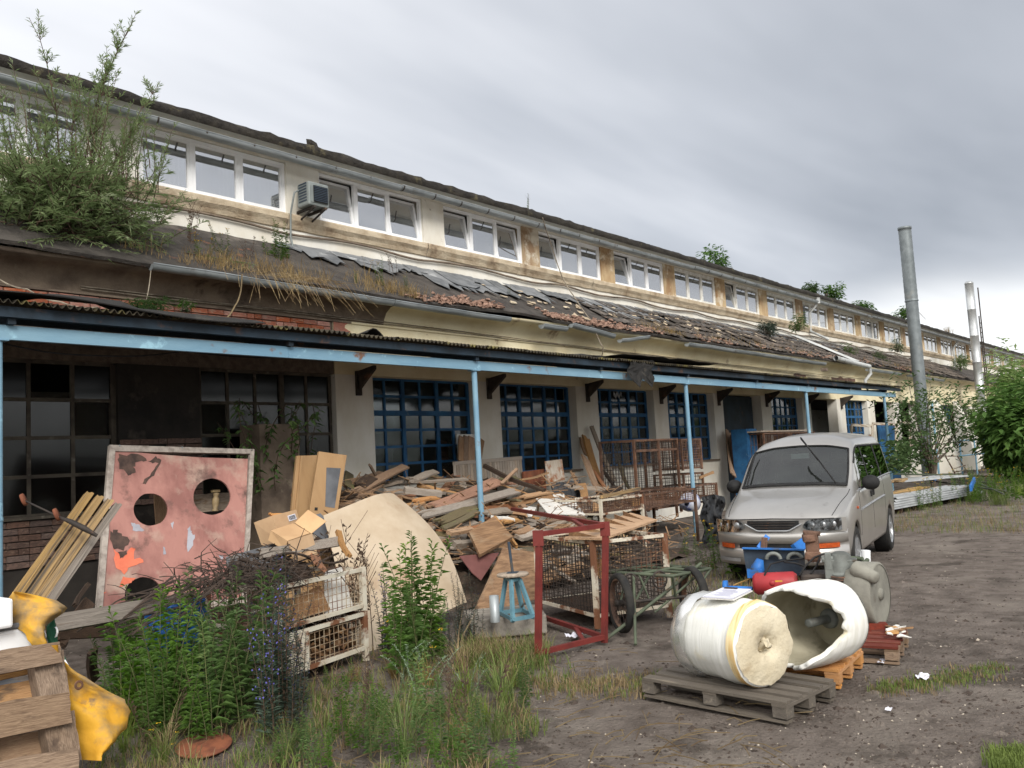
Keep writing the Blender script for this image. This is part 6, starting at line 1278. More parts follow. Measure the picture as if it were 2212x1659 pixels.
mat('stem_green', (92, 98, 60), (76, 70, 48), sc=5, bump=0, rnd=.1); mat('stem_brown', (84, 68, 54), (62, 50, 42), sc=5, bump=.1); mat('petal_yellow', (226, 186, 36), (210, 164, 28), sc=9, bump=0); mat('petal_blue', (88, 84, 150), (72, 70, 132), sc=9, bump=0); mat('bark', (96, 84, 72), (68, 58, 50), sc=8, bump=.6)
def leaf(mb, p, d, L_, W_, droop=.25, up=V((0, 0, 1))):
    d = d.normalized(); s = d.cross(up); s = s.normalized() if s.length > .05 else d.orthogonal().normalized(); s = (s + V((R.gauss(0, .25), R.gauss(0, .25), R.gauss(0, .25)))).normalized(); m = p + d * L_ * .45; t = p + d * L_ - up * L_ * droop
    mb.add([p, m + s * W_ * .5, t, m - s * W_ * .5], [(0, 1, 2), (0, 2, 3)])
def rdir(z=0.0, sp=1.0):
    a = R.uniform(0, 2 * PI); return V((math.cos(a) * sp, math.sin(a) * sp, z))
def grow(kind, n, h, spread):
    """leaves, stems, flowers of one plant, base at the origin"""
    lf, st, fl = MB(), MB(), MB()
    for i in range(n):
        b = rdir() * R.uniform(0, spread); b.z = 0; hh = h * R.uniform(.55, 1.08); ln = rdir() * R.uniform(.02, .30) * hh
        if kind == 'mugwort': ln = rdir() * hh * R.uniform(.5, .8)
        pt_ = lambda t: b + V((ln.x * t ** 1.6, ln.y * t ** 1.6, hh * (t if kind != 'mugwort' else (t * .62 + .25 * math.sin(t * PI * .6)))))
        st.tube([pt_(t) for t in wav(0, 1, 6)], [.0055, .005, .0045, .004, .003, .0025, .0015], 4, caps=False)
        if kind == 'goldenrod':
            k = int(hh * 58)
            for q in range(k):
                t = .12 + .88 * q / k; L_ = .15 * (1.1 - t * .6) * R.uniform(.75, 1.15); leaf(lf, pt_(t), rdir(.5 if t < .88 else 1.1), L_, L_ * .21, .38)
        elif kind == 'bugloss':
            k = int(hh * 130)
            for q in range(k):
                t = .06 + .94 * q / k; L_ = .075 * (1.15 - t * .75) * R.uniform(.7, 1.2); d = rdir(.5); leaf(lf, pt_(t), d, L_, L_ * .26, .2)
                if t > .35 and R.random() < .16: p = pt_(t) + d.normalized() * L_ * .8; s = .0065; fl.add([p + V((s, 0, 0)), p + V((0, s, s)), p + V((-s, 0, 0)), p + V((0, -s, -s))], [(0, 1, 2, 3)])
        elif kind == 'mugwort':
            for q in range(int(hh * 110)):
                t = .1 + .9 * R.random(); L_ = R.uniform(.02, .05); leaf(lf, pt_(t), rdir(.6), L_, L_ * .3, .1)
        elif kind == 'ragwort':
            for q in range(int(hh * 60)):
                t = .05 + .85 * q / (hh * 60); L_ = .09 * (1.1 - t * .5) * R.uniform(.6, 1.2); leaf(lf, pt_(t), rdir(.3), L_, L_ * .32, .3)
            for q in range(7):
                p = pt_(1) + rdir(R.uniform(-.3, .4)) * R.uniform(.01, .07); st.tube([pt_(.9), p], .0015, 3, caps=False); s = R.uniform(.010, .017); fl.add([p + V((s * math.cos(a), s * math.sin(a), R.uniform(-.003, .004))) for a in wav(0, 2 * PI, 6)[:-1]], [(0, 1, 2, 3, 4, 5)]); fl.lathe([(0, .005), (.006, .003), (.006, 0)], p, (0, 0, 1), 5)
        elif kind == 'stalk':
            for q in range(int(hh * 34)):
                t = .25 + .75 * R.random(); d = rdir(.7); p = pt_(t); e = p + d * R.uniform(.015, .05); lf.add([p, e + V((0, 0, .012)), e + V((.008, .006, -.012))], [(0, 1, 2)]); 
            for q in range(5): t = R.uniform(.4, .9); p = pt_(t); d = rdir(1.4) * R.uniform(.06, .18); st.tube([p, p + d], .002, 3, caps=False)
        elif kind == 'grass':
            for q in range(9):
                d = rdir(R.uniform(1.0, 3)).normalized() * hh * R.uniform(.5, 1); p = b + rdir() * .03; p.z = 0; s = V((-d.y, d.x, 0)).normalized() * .004; m = p + d * .55; e = p + d + V((d.x, d.y, 0)) * .35 - V((0, 0, hh * .12)); lf.add([p - s, p + s, m + s * .8, e, m - s * .8], [(0, 1, 2, 4), (4, 2, 3)])
    return lf, st, fl
KM = {'goldenrod': ('leaf_goldenrod', 'stem_green'), 'bugloss': ('leaf_dark', 'stem_brown'), 'mugwort': ('leaf_silver', 'leaf_silver'), 'ragwort': ('leaf_goldenrod', 'stem_green'), 'stalk': ('stem_brown', 'stem_brown'), 'grass': ('grass', 'grass')}
PROTO = {}
def plant(kind, p, h, label, group, n=6, spread=.12, name=None, lm=None, fresh=False, fm=None):
    key = (kind, n, round(spread, 2), lm); lst = PROTO.setdefault(key, []); p = V(p)
    if len(lst) < 3 or fresh:
        lf, st, fl = grow(kind, n, 1.0 if kind != 'grass' else 1.0, spread / max(h, .2) if kind != 'grass' else spread)
        nm = name or {'goldenrod': 'goldenrod_plant', 'bugloss': 'bugloss_plant', 'mugwort': 'mugwort_plant', 'ragwort': 'ragwort_plant', 'stalk': 'dead_stalk', 'grass': 'grass_tuft'}[kind]
        t = thing(nm, label, 'plant' if kind != 'grass' else 'grass tuft', p, 0, group, local=True)
        a = lf.build('leaves', lm or KM[kind][0], t, kind='stuff'); 
        if kind != 'grass': st.build('stem', KM[kind][1], t, kind='stuff')
        if fl.v: fl.build('flowers', fm or ('petal_blue' if kind == 'bugloss' else 'petal_yellow'), t, kind='stuff')
        lst.append(t)
    else: t = copy_tree(R.choice(lst)); t.location = p; t['label'] = label; t['group'] = group
    if not group and 'group' in t: del t['group']
    s = h * R.uniform(.82, 1.12); t.scale = (s, s, s) if kind != 'mugwort' else (h, h, h); t.rotation_euler = (0, 0, R.uniform(0, 6)); return t
GC = 'goldenrod stems in the left clump'
for u, v, h in ((255, 1545, .78), (300, 1572, .95), (345, 1590, .98), (395, 1590, .95), (440, 1585, 1.02), (485, 1580, 1.0), (525, 1560, 1.0), (290, 1520, .95), (350, 1535, 1.0), (410, 1530, 1.02), (465, 1530, 1.08), (515, 1515, 1.06), (375, 1560, .8), (240, 1575, .6), (430, 1605, .7), (330, 1612, .6), (550, 1530, 1.0)):
    plant('goldenrod', G(u, v), h, 'bright green leafy goldenrod in the dense clump before the blue drum', GC, n=6, spread=.15)
GB = 'dark bugloss spikes beside the mesh crates'
for u, v, h in ((575, 1555, .95), (605, 1560, .98), (640, 1540, .75), (600, 1600, .8), (560, 1500, 1.0), (630, 1585, .6), (585, 1520, 1.0)): plant('bugloss', G(u, v), h, 'dark grey-green spiky weed with blue flowers at the left of the mesh crates', GB, n=5, spread=.12)
for u, v, h, n in ((832, 1415, 1.05, 2), (845, 1425, .9, 3)): plant('bugloss', G(u, v), h, 'tall dark seed spike right of the mesh crates', 'dark spikes right of the mesh crates', n=n, spread=.05)
for u, v, h in ((965, 1405, .5), (1000, 1395, .6), (940, 1425, .42), (1015, 1385, .55), (985, 1410, .45)): plant('bugloss', G(u, v), h, 'bushy weed with blue flowers beside the concrete slab', 'blue flowered weeds by the concrete slab', n=6, spread=.14)
for u, v, h in ((870, 1440, 1.15), (895, 1445, 1.32), (925, 1440, 1.15), (905, 1465, .85), (870, 1470, .7), (950, 1435, .7)): plant('goldenrod', G(u, v), h, 'tall bright goldenrod in front of the beige hardboard', 'goldenrod before the hardboard', n=4, spread=.1)
for u, v, h in ((765, 1500, .30), (735, 1560, .36), (640, 1615, .3), (690, 1655, .28), (775, 1620, .3), (910, 1590, .5), (930, 1635, .55), (985, 1625, .4), (1010, 1655, .45), (860, 1655, .34), (960, 1560, .35), (1050, 1600, .3), (1085, 1500, .24), (650, 1540, .3), (1040, 1650, .35), (560, 1640, .22), (820, 1560, .3), (600, 1655, .3)):
    plant('goldenrod', G(u, v), h, 'small young goldenrod growing in the grass of the foreground', 'young goldenrods in the foreground', n=3, spread=.12)
for i in range(30):
    u, v = R.choice(((R.uniform(240, 620), R.uniform(1560, 1650)), (R.uniform(760, 1130), R.uniform(1440, 1640)))); plant('grass', G(u, v), R.uniform(.3, .62), 'tall loose grass tuft among the weeds in the foreground', 'grass tufts among the weeds', n=8, spread=.14, lm='grass' if i % 3 else 'dry_grass')
for i in range(8): plant('stalk', G(R.uniform(300, 1100), R.uniform(1500, 1640)), R.uniform(.4, .8), 'dry brown stalk among the foreground weeds', 'dry stalks among the weeds', n=2, spread=.1)
for i in range(34):
    u, v = R.uniform(640, 1150), R.uniform(1480, 1680); plant('goldenrod', G(u, v), R.uniform(.16, .34), 'small young goldenrod growing in the grass of the foreground', 'young goldenrods in the foreground', n=3, spread=.12)
for u, v, h in ((880, 1490, .5), (915, 1510, .5), (1010, 1510, .4)): plant('mugwort', G(u, v), h, 'arching silvery mugwort in the middle of the foreground weeds', 'silvery mugwort in the foreground', n=4, spread=.1)
for u, v, h in ((742, 1420, 1.15), (770, 1415, 1.2), (800, 1410, 1.0), (725, 1430, 1.3)): plant('stalk', G(u, v), h, 'dead brown stalk standing between mesh crates and hardboard', 'dead stalks before the hardboard', n=3, spread=.1)
for u, v, h, lab in ((945, 1480, .4, 'yellow flowered ragwort in front of the concrete slab'), (865, 1450, .5, 'yellow flowered ragwort left of the goldenrod before the hardboard'), (330, 1640, .25, 'low yellow flower left of the rusty lid'), (230, 1655, .22, 'low yellow flowers beside the tarpaulin foot'), (378, 1655, .2, 'low yellow flower at the bottom edge below the rusty lid')): plant('ragwort', G(u, v), h, lab, None, n=2, spread=.05)
for u, v, h in ((1510, 1225, .55), (1545, 1235, .62), (1590, 1235, .8), (1630, 1238, .72), (1665, 1238, .62), (1700, 1236, .6), (1560, 1215, .5), (1480, 1200, .5)): plant('ragwort', G(u, v), h, 'yellow flowered ragwort before the van bumper', 'ragwort before the van', n=5, spread=.16)
plant('goldenrod', G(1585, 1250), .95, 'tall single goldenrod at the left headlight of the van', None, n=2, spread=.04)
for u, v in ((1660, 1232), (1725, 1234)): plant('stalk', G(u, v), .98, 'thin dry stalk standing before the van bonnet', 'thin stalks before the van', n=1, spread=.02)
for u, v, h in ((2000, 1100, .9), (1980, 1095, .6), (2030, 1095, .7), (2060, 1075, .5)): plant('ragwort', G(u, v), h, 'yellow flowered weed in front of the sheet pile', 'weeds before the sheet pile', n=6, spread=.25)
for i in range(26): u = R.uniform(2085, 2225); v = R.uniform(1035, 1088) + (u - 2085) * .04; plant('ragwort' if i % 2 else 'goldenrod', G(u, v), R.uniform(.35, .8), 'tall weed in the thicket at the right picture edge', 'weed thicket at the right edge', n=7, spread=.4)
for i in range(14): plant('grass', G(R.uniform(2060, 2230), R.uniform(1040, 1092)), R.uniform(.5, .9), 'tall grass tuft in the weeds at the right picture edge', 'tall grass at the right edge', n=10, spread=.3)
# grass of the yard: too much to count
gmb = MB(); dmb = MB()
def blades(mb, p, n, h, sp=.06):
    for q in range(n):
        b = p + rdir() * R.uniform(0, sp); d = rdir(R.uniform(.8, 3)).normalized() * h * R.uniform(.4, 1.1); s = V((-d.y, d.x, 0)).normalized() * .0028; m = b + d * .55; e = b + d + V((d.x, d.y, 0)) * .35 - V((0, 0, h * .12)); b = b - V((0, 0, .02)); mb.add([b - s, b + s, m + s * .8, e, m - s * .8], [(0, 1, 2, 4), (4, 2, 3)])
for i in range(1500):
    u, v = R.uniform(180, 1240), R.uniform(1395, 1690)
    if u > 1050 and v > 1600: continue
    if u < 640 and v < 1500: continue
    p = G(u, v); k = fbm(p.x * 1.6, p.y * 1.6, 3)
    if k > -.05 - (.25 if u < 1050 else 0): blades(gmb if R.random() < .62 else dmb, p, 7, R.uniform(.06, .2))
for i in range(500): u = R.uniform(1000, 1180); blades(gmb if R.random() < .5 else dmb, G(u, R.uniform(1395, 1440)), 7, R.uniform(.08, .24))
for i in range(300):
    t = R.random(); u = 1900 + 260 * t + R.gauss(0, 18); v = 1490 - 48 * t + R.gauss(0, 9); blades(gmb if i % 3 else dmb, G(u, v), 5, R.uniform(.015, .04), .06)
for i in range(300):
    u = R.uniform(1120, 1420); v = 1478 + R.gauss(0, 14) - (u - 1120) * .0; blades(dmb if i % 3 else gmb, G(u, v), 5, R.uniform(.03, .09), .05)
for i in range(500): u, v = R.uniform(1900, 2215), R.uniform(1085, 1150); blades(gmb if i % 2 else dmb, G(u, v), 6, R.uniform(.05, .22), .15)
for i in range(350): u, v = R.uniform(1440, 1780), R.uniform(1215, 1330); blades(gmb if i % 2 else dmb, G(u, v), 6, R.uniform(.06, .22), .1)
for i in range(150): u, v = R.uniform(2140, 2212), R.uniform(1610, 1659); blades(gmb, G(u, v), 5, R.uniform(.02, .05), .06)
tag(gmb.build('green_grass', 'grass', kind='stuff', off=(5, 4, 0)), 'short green grass growing out of the yard', 'grass')
tag(dmb.build('dry_grass', 'dry_grass', kind='stuff', off=(5, 4, 0)), 'dry straw coloured grass between the green', 'grass')
# chips, stones and litter strewn over the yard
mat('pale_chip', (186, 176, 160), (150, 138, 122), (110, 98, 86), sc=9, bump=0); mat('dark_clod', (70, 60, 53), (54, 46, 41), sc=9, bump=0)
for nm, m, cnt, sz, lab in (('pale_chips', 'pale_chip', 1300, (.003, .010), 'pale chips and splinters strewn over the yard'), ('dark_clods', 'dark_clod', 5200, (.005, .018), 'dark crumbs of earth and asphalt on the yard'), ('grit', 'yard', 5200, (.005, .02), 'brown-grey grit lying on the yard')):
    mb = MB()
    for i in range(cnt):
        u, v = R.uniform(-40, 2250), 1030 + 680 * R.random() ** .8; p = G(u, v)
        if p.x > 24: continue
        a = R.uniform(*sz) * (1 + (R.random() < .02) * 1.5) * (1 + p.x * .05); h = a * .45; q = R.uniform(0, 6); z = gz(p.x, p.y) - .02
        c = [V((p.x + a * math.cos(q + k * 1.57) * R.uniform(.5, 1.3), p.y + a * math.sin(q + k * 1.57) * R.uniform(.5, 1.3), z - .003)) for k in range(4)]; mb.add(c + [V((p.x, p.y, z + h))], [(0, 1, 4), (1, 2, 4), (2, 3, 4), (3, 0, 4)])
    tag(mb.build(nm, m, kind='stuff', off=(6, 3, 0)), lab, 'litter')
mb = MB()
for i in range(260):
    u, v = R.uniform(650, 1700), R.uniform(1400, 1680); p = G(u, v); d = rdir(R.uniform(-.02, .1)); l = R.uniform(.05, .3); mb.tube([p + V((0, 0, .0)), p + d * l * .5 + V((0, 0, R.uniform(.0, .02))), p + d * l], .003, 4, caps=False)
tag(mb.build('straw_and_sticks', 'dry_grass', kind='stuff', off=(6, 3, 0)), 'broken straw and thin sticks on the ground', 'litter')
for i, (u, v, s, lab) in enumerate(((1994, 1466, .065, 'crumpled clear wrapper on the bare yard right of the orange pallet'), (1905, 1432, .045, 'white crumpled paper at the corner of the orange pallet'), (1245, 1375, .10, 'crumpled white paper under the red frame'), (1920, 1536, .03, 'small white lump on the yard behind the grass strip'))):
    p = G(u, v); mb = MB(); g = [[p + V((s * (a - 3) / 3, s * .6 * (b - 3) / 3, .01 + s * .5 * abs(fbm(a * .9 + i * 9, b * .9)))) for a in range(7)] for b in range(7)]; mb.sheet(g, sm=False); tag(mb.build('paper_scrap', 'paper', off=p), lab, 'paper')

# ---------------------------------------------------------------- willow bush on the lower roof
wl0 = V((4.55, 11.35, 4.95)); wt = thing('willow_bush', 'big feathery willow bush growing on the lower roof at the left', 'bush', wl0); lf, st = MB(), MB()
def shoot(b, d, l, nl, L_, r=.012, bend=.0, wv_=1.0):
    q = [b]; d = d.normalized()
    for k in range(7): d = (d + V((R.gauss(0, .09), R.gauss(0, .09), bend + R.gauss(0, .05)))).normalized(); q.append(q[-1] + d * l / 7)
    st.tube(q, [r * (1 - k / 8) + .0015 for k in range(8)], 4, caps=False)
    for k in range(nl):
        t = (.15 + .85 * R.random()) * 7; i = min(6, int(t)); p = q[i].lerp(q[i + 1], t - i); dd = (q[i + 1] - q[i]).normalized(); leaf(lf, p, dd * .8 + rdir(R.uniform(-.2, .5)) * .8, L_ * R.uniform(.6, 1.2), L_ * .15, .2)
    return q
for i in range(500):
    a = R.uniform(0, 2 * PI); e = R.uniform(-.25, 1.15); d = V((math.cos(a) * math.cos(e), math.sin(a) * math.cos(e) * .8, math.sin(e))); b = wl0 + V((R.gauss(0, .45), R.gauss(-.1, .25), R.uniform(-.25, .5))); l = R.uniform(.5, 1.15) * (1.05 if e < .6 else .9)
    if b.y + d.y * l > 11.95: d.y = -abs(d.y)
    shoot(b, d, l, 46, .115, .006, -.03)
for i in range(60): b = wl0 + V((R.uniform(-.7, 1.1), R.uniform(-.5, .3), R.uniform(.4, 1.0))); shoot(b, V((R.gauss(0, .18), R.gauss(0, .15), 1)), R.uniform(.6, 1.25), 40, .095, .006, .02)
for u, v, b in ((222, 5, .35), (130, 30, -.1), (265, 60, .5), (320, 155, .75), (170, 180, .1), (250, 150, .4), (90, 270, -.3), (300, 240, .6)):
    tp_ = P(u, v, 11.2); bs = wl0 + V((b * .6, -.1, .5)); q = shoot(bs, tp_ - bs, (tp_ - bs).length * 1.02, 60, .10, .012, 0)
    for k in range(16): i = R.randrange(2, 7); shoot(q[i], (q[i] - q[i - 1]).normalized() + rdir(.3) * .7, R.uniform(.25, .65) * (1.15 - i * .1), 22, .095, .004, .05)
st.build('branches', 'stem_brown', wt, kind='stuff'); lf.build('leaves', 'leaf_willow', wt, kind='stuff')

# ---------------------------------------------------------------- weeds on the roofs
for u, v, y, h, kd, lab in ((435, 590, 11.0, .75, 'ragwort', 'spindly yellow flowered weed on the lower roof right of the willow'), (480, 575, 11.3, .7, 'ragwort', 'second spindly yellow weed on the lower roof'), (405, 560, 11.6, .8, 'stalk', 'dry tall weed on the lower roof beside the willow'), (540, 585, 11.2, .55, 'stalk', 'dry stalks on the lower roof under the fourth window'), (590, 575, 11.5, .85, 'goldenrod', 'tall leafy goldenrod on the lower roof below the air conditioner'), (618, 565, 11.5, .7, 'goldenrod', 'second leafy goldenrod on the lower roof below the air conditioner'), (825, 625, 11.0, .55, 'ragwort', 'yellow flowered weed on the lower roof below the tilted window'), (770, 625, 10.9, .35, 'ragwort', 'low yellow flowers at the gutter left of the bare tar'), (880, 630, 10.9, .4, 'ragwort', 'small yellow flowered weed on the dark roof felt'), (1100, 640, 11.6, .2, 'ragwort', 'tiny yellow flowers near the flashing'), (850, 590, 11.5, .5, 'stalk', 'thin dry stalk on the roof before the second tilted window')):
    plant(kd, P(u, v, y), h, lab, None, n=4, spread=.12)
mb = MB(); q = MB()
for i in range(420):
    x = R.choice((R.gauss(7.3, .6), R.gauss(6.4, .5), R.gauss(9.6, .4), R.uniform(17.5, 19), R.uniform(19, 28), R.uniform(33, 42))); s = abs(R.gauss(.1, .12)); y, z = rp_(s, .04); blades(mb, V((x, y, z)), 7, R.uniform(.12, .4) * (1 if x < 12 else .7), .1)
for i in range(70):      # long dead blades hanging over the gutter
    x = R.gauss(7.3, .45); b = V((x, 10.5, 4.5)); d = V((R.gauss(.1, .3), -.15, -.1)); st_ = [b, b + d * .5 + V((0, -.1, .08)), b + d + V((R.gauss(.1, .1), -.12, -R.uniform(.1, .4)))]; q.tube(st_, .003, 3, caps=False)
tag(mb.build('roof_grass', 'dry_grass', kind='stuff', off=(10, 11, 4.5)), 'dry reddish grass growing along the eave of the lower roof', 'grass'); tag(q.build('hanging_grass', 'dry_grass', kind='stuff', off=(7, 10.5, 4.4)), 'long dead grass hanging over the lower gutter', 'grass')
def bushy(name, label, cat, base, rad, n, L_, m, group=None, trunk=None, squash=1, fill=.5, ww=.55, clumps=9):
    t = thing(name, label, cat, base, 0, group); lf = MB(); base = V(base); rad = V(rad); c = base + V((0, 0, (trunk or 0) + rad.z * .75)); cs = []
    for k in range(clumps): d = V((R.gauss(0, 1), R.gauss(0, 1), R.gauss(0, 1))).normalized() * R.random() ** .4; cs.append((c + V((d.x * rad.x, d.y * rad.y, d.z * rad.z)) * .75 - c * 0 if False else c + V((d.x * rad.x, d.y * rad.y, d.z * rad.z)) * .72, R.uniform(.3, .52)))
    for i in range(n):
        o, f = R.choice(cs); d = V((R.gauss(0, 1), R.gauss(0, 1), R.gauss(0, 1))).normalized() * R.random() ** fill; p = o + V((d.x * rad.x, d.y * rad.y, d.z * rad.z)) * f
        if p.z < base.z: p.z = base.z + R.random() * .2
        leaf(lf, p, V((d.x, d.y, d.z * .6 - .1)) + rdir(0) * .7, L_ * R.uniform(.6, 1.3), L_ * ww, .25)
    lf.build('leaves', m, t, kind='stuff'); sb = MB()
    for o, f in cs[:7]: sb.tube([base + rdir() * .05, base.lerp(o, .5) + rdir(0) * rad.x * .1, o], [max(.02, rad.z * .03), max(.012, rad.z * .018), .008], 5, caps=False)
    sb.build('trunk' if trunk else 'branches', 'bark', t); return t
bushy('moss_cushion', 'green cushion of moss and grass on the canopy at the left', 'moss', P(310, 685, 9.6), (.42, .25, .16), 900, .07, 'moss_green', ww=.12)
bushy('moss_cushion', 'small green tuft on the canopy right of the moss cushion', 'moss', P(400, 672, 9.9), (.12, .1, .1), 160, .06, 'moss_green', ww=.15)
bushy('roof_bush', 'round green cushion plant on the lower roof before the white downpipe', 'bush', P(1660, 722, 11.6), (.5, .35, .32), 700, .12, 'leaf_dark', ww=.2)
for u, v, lab in ((1725, 715, 'brown-green weeds at the foot of the white downpipe'), (1835, 775, 'green weeds on the lower roof right of the white sheet'), (1940, 760, 'dry weeds on the lower roof left of the grey chimney'), (1900, 790, 'weeds on the lower roof below the ninth window')): bushy('roof_weeds', lab, 'weeds', P(u, v, 11.4), (.6, .35, .4), 420, .14, 'leaf_far', ww=.14)
bushy('roof_weeds', 'shrubby weeds on the roof at the silver chimney', 'weeds', P(2075, 800, 11.4), (1.2, .5, .7), 700, .16, 'leaf_far', ww=.2)
for u, v, rx, rz, lab in ((1548, 588, .9, .65, 'round green treetop showing above the upper roof'), (1757, 640, .45, .5, 'small green sapling above the roof ridge, left of two'), (1800, 650, .6, .55, 'leafy sapling above the roof ridge, right of two'), (1866, 672, .7, .45, 'low green bush above the roof left of the grey chimney'), (1950, 692, .6, .5, 'dark sapling behind the grey chimney')):
    bushy('roof_sapling', lab, 'sapling', P(u, v, 13.2) - V((0, 0, .05)), (rx, .5, rz), 560, .17, 'leaf_elder', ww=.4)
plant('stalk', P(1145, 462, 12.4), .55, 'thin upright weed on the upper roof edge', None, n=3, spread=.06, fresh=True, lm='leaf_goldenrod')
plant('grass', P(2045, 722, 13), 1.1, 'dry grass on the far upper roof', None, n=14, spread=.4, lm='dry_grass', name='roof_grass_tuft')
# vine in the dark by the pink board
vn = thing('vine', 'dark green vine climbing the wall right of the pink board', 'vine', P(600, 1120, 10.6)); lf, st = MB(), MB()
for i in range(14):
    b = P(R.uniform(560, 650), 1060, R.uniform(10.2, 10.7)); q = [b]; d = V((R.gauss(-.05, .2), R.gauss(-.05, .1), 1))
    for k in range(8): d = (d + V((R.gauss(0, .25), R.gauss(0, .12), -.06))).normalized(); q.append(q[-1] + d * .17)
    st.tube(q, .006, 4, caps=False)
    for k in range(34): i_ = R.randrange(0, 8); leaf(lf, q[i_].lerp(q[i_ + 1], R.random()), rdir(R.uniform(-.6, .2)), R.uniform(.08, .15), .055, .35)
st.build('stem', 'stem_brown', vn); lf.build('leaves', 'leaf_elder', vn, kind='stuff')
# elder at the canopy end
el = thing('elder_tree', 'ragged green elder growing at the end of the canopy', 'tree', (30.2, 8.0, 0)); lf, st = MB(), MB()
tips = [(1930, 850), (1960, 815), (2010, 830), (2040, 860), (2075, 845), (1985, 880), (2030, 905), (2070, 885), (1950, 895), (2110, 870), (2000, 850), (2090, 930), (1965, 930), (1990, 960), (2040, 960), (1945, 960), (1975, 985), (2120, 905), (1935, 870), (2055, 835)]
for u, v in tips:
    e = P(u, v, 8.0 + R.uniform(-.6, .6)); m = V((30.2, 8, 0)).lerp(e, .55) + V((R.gauss(0, .2), 0, .25)); b0 = V((30.2 + R.gauss(0, .12), 8, 0)); m0 = b0.lerp(m, .45) + V(((30.2 - m.x) * .28, 0, .25)); st.tube([b0, m0, m, e], [.032, .026, .016, .006], 5, caps=False)
    for k in range(105): p = m.lerp(e, R.uniform(.1, 1.1)) + V((R.gauss(0, .34), R.gauss(0, .3), R.gauss(0, .13))); leaf(lf, p, rdir(R.uniform(-.5, .2)), R.uniform(.11, .22), .09, .3)
for k in range(700): p = P(R.gauss(1945, 22), R.uniform(950, 1020), 7.9 + R.gauss(0, .3)); leaf(lf, p, rdir(R.uniform(-.4, .5)), R.uniform(.12, .24), .09, .3)
st.build('trunk', 'bark', el, kind='stuff'); lf.build('leaves', 'leaf_elder', el, kind='stuff')
# trees at the right end and far across the yard
for (u, v, yy, h, rx, lab, m, n_) in ((2165, 758, 8.0, 7.0, 1.5, 'tall feathery tree at the right end of the factory', 'leaf_willow', 5200), (2218, 800, 5.5, 5.5, 1.9, 'broad dark tree at the right picture edge', 'leaf_elder', 5000), (2190, 845, 6.6, 4.0, 1.1, 'lower dark tree before the tall feathery one', 'leaf_elder', 3000)):
    q = P(u, v, yy); b = V((q.x, q.y, 0)); zt_r = q.z if lab[0] != 'p' else 2.4
    bushy('tree', lab, 'tree', b, (rx, rx, zt_r * .56), n_, .34, m, 'trees at the right end', trunk=zt_r * .1, ww=.34 if 'feathery' in lab else .5, clumps=26)
mb = MB()
for k in range(46):
    c = V((-30 + k * 2.6 + R.uniform(-1, 1), -26 - R.uniform(0, 5), R.uniform(1.8, 3.2))); r = R.uniform(2.0, 3.0)
    for i in range(200): d = V((R.gauss(0, 1), R.gauss(0, 1), R.gauss(0, 1))).normalized() * r * R.random() ** .35; p = c + V((d.x, d.y, d.z * 1.1)); p.z = max(p.z, 0); leaf(mb, p, d + rdir(0), R.uniform(.6, 1.1), .6, .2)
tag(mb.build('far_hedge', 'leaf_far', kind='stuff', off=(20, -27, 0)), 'row of green trees across the yard opposite the factory', 'trees')

# ---------------------------------------------------------------- chimneys, air conditioner, cables, right end
mat('duct_grey', (120, 126, 128), (102, 108, 110), (134, 134, 130), sc=3, t3=(.6, .75), s3=1.2, rough=.5, metal=.3, bump=.1)
b1 = V((37.2, 10.0, 0)); zt = P(1955, 492, 10.0).z; ch = thing('grey_chimney', 'tall grey spiral duct chimney beside the canopy end', 'chimney', b1)
mb = MB(); pr = [(z, .235 + .008 * (i % 2)) for i, z in enumerate(wav(0, zt * .70, 60))]; mb.lathe(pr, b1, (0, 0, 1), 20); mb.build('lower_duct', 'duct_grey', ch)
mb = MB(); mb.lathe([(zt * .7, .262), (zt * .7 + .05, .265), (zt * .7 + .06, .245)] + [(z, .245 + .008 * (i % 2)) for i, z in enumerate(wav(zt * .7 + .1, zt - .1, 26))] + [(zt - .09, .27), (zt, .27), (zt, .24), (zt - .5, .23)], b1, (0, 0, 1), 20); mb.build('upper_duct', 'duct_grey', ch)
mb = MB(); mb.tube([b1 + V((.25, 0, zt * .68)), P(2000, 690, 12.5)], .012, 4); mb.build('guy_wire', 'cable_grey', ch)
b2_ = V((47.0, 9.9, 0)); z2 = P(2085, 607, 9.9).z; mat('stainless', (190, 192, 192), (170, 172, 172), (130, 132, 132), sc=2, t3=(.6, .75), s3=.8, rough=.35, metal=.6, bump=.05)
c2_ = thing('silver_chimney', 'shiny steel twin flue chimney near the right end', 'chimney', b2_)
for dx, r, top in ((0, .2, z2), (.36, .11, z2 - .5)):
    mb = MB(); pr = []
    for i in range(7): za, zb = top * i / 7, top * (i + 1) / 7; pr += [(za, r), (zb - .06, r), (zb - .05, r + .008), (zb - .01, r + .008)]
    mb.lathe(pr + [(top, r), (top + .06, r * .7), (top + .08, 0)], b2_ + V((dx, 0, 0)), (0, 0, 1), 18); mb.build('flue', 'stainless', c2_)
mb = MB(); mb.box(b2_ + V((.2, -.2, .55)), (.8, .6, 1.1)); mb.build('plinth', 'concrete', c2_)
ld = thing('ladder', 'narrow iron ladder running up beside the silver chimney', 'ladder', b2_ + V((1.05, -.1, 0)))
for dx in (0, .4): mb = MB(); mb.bar(b2_ + V((.95 + dx, -.1, 0)), b2_ + V((.95 + dx, -.1, z2 - (.1 if dx else 1.6))), .05, up=(0, 1, 0)); mb.build('rail', 'old_iron', ld)
for i in range(30): mb = MB(); z = .3 + i * (z2 - 2) / 30; mb.bar(b2_ + V((.95, -.1, z)), b2_ + V((1.35, -.1, z)), .03); mb.build('rung', 'old_iron', ld)
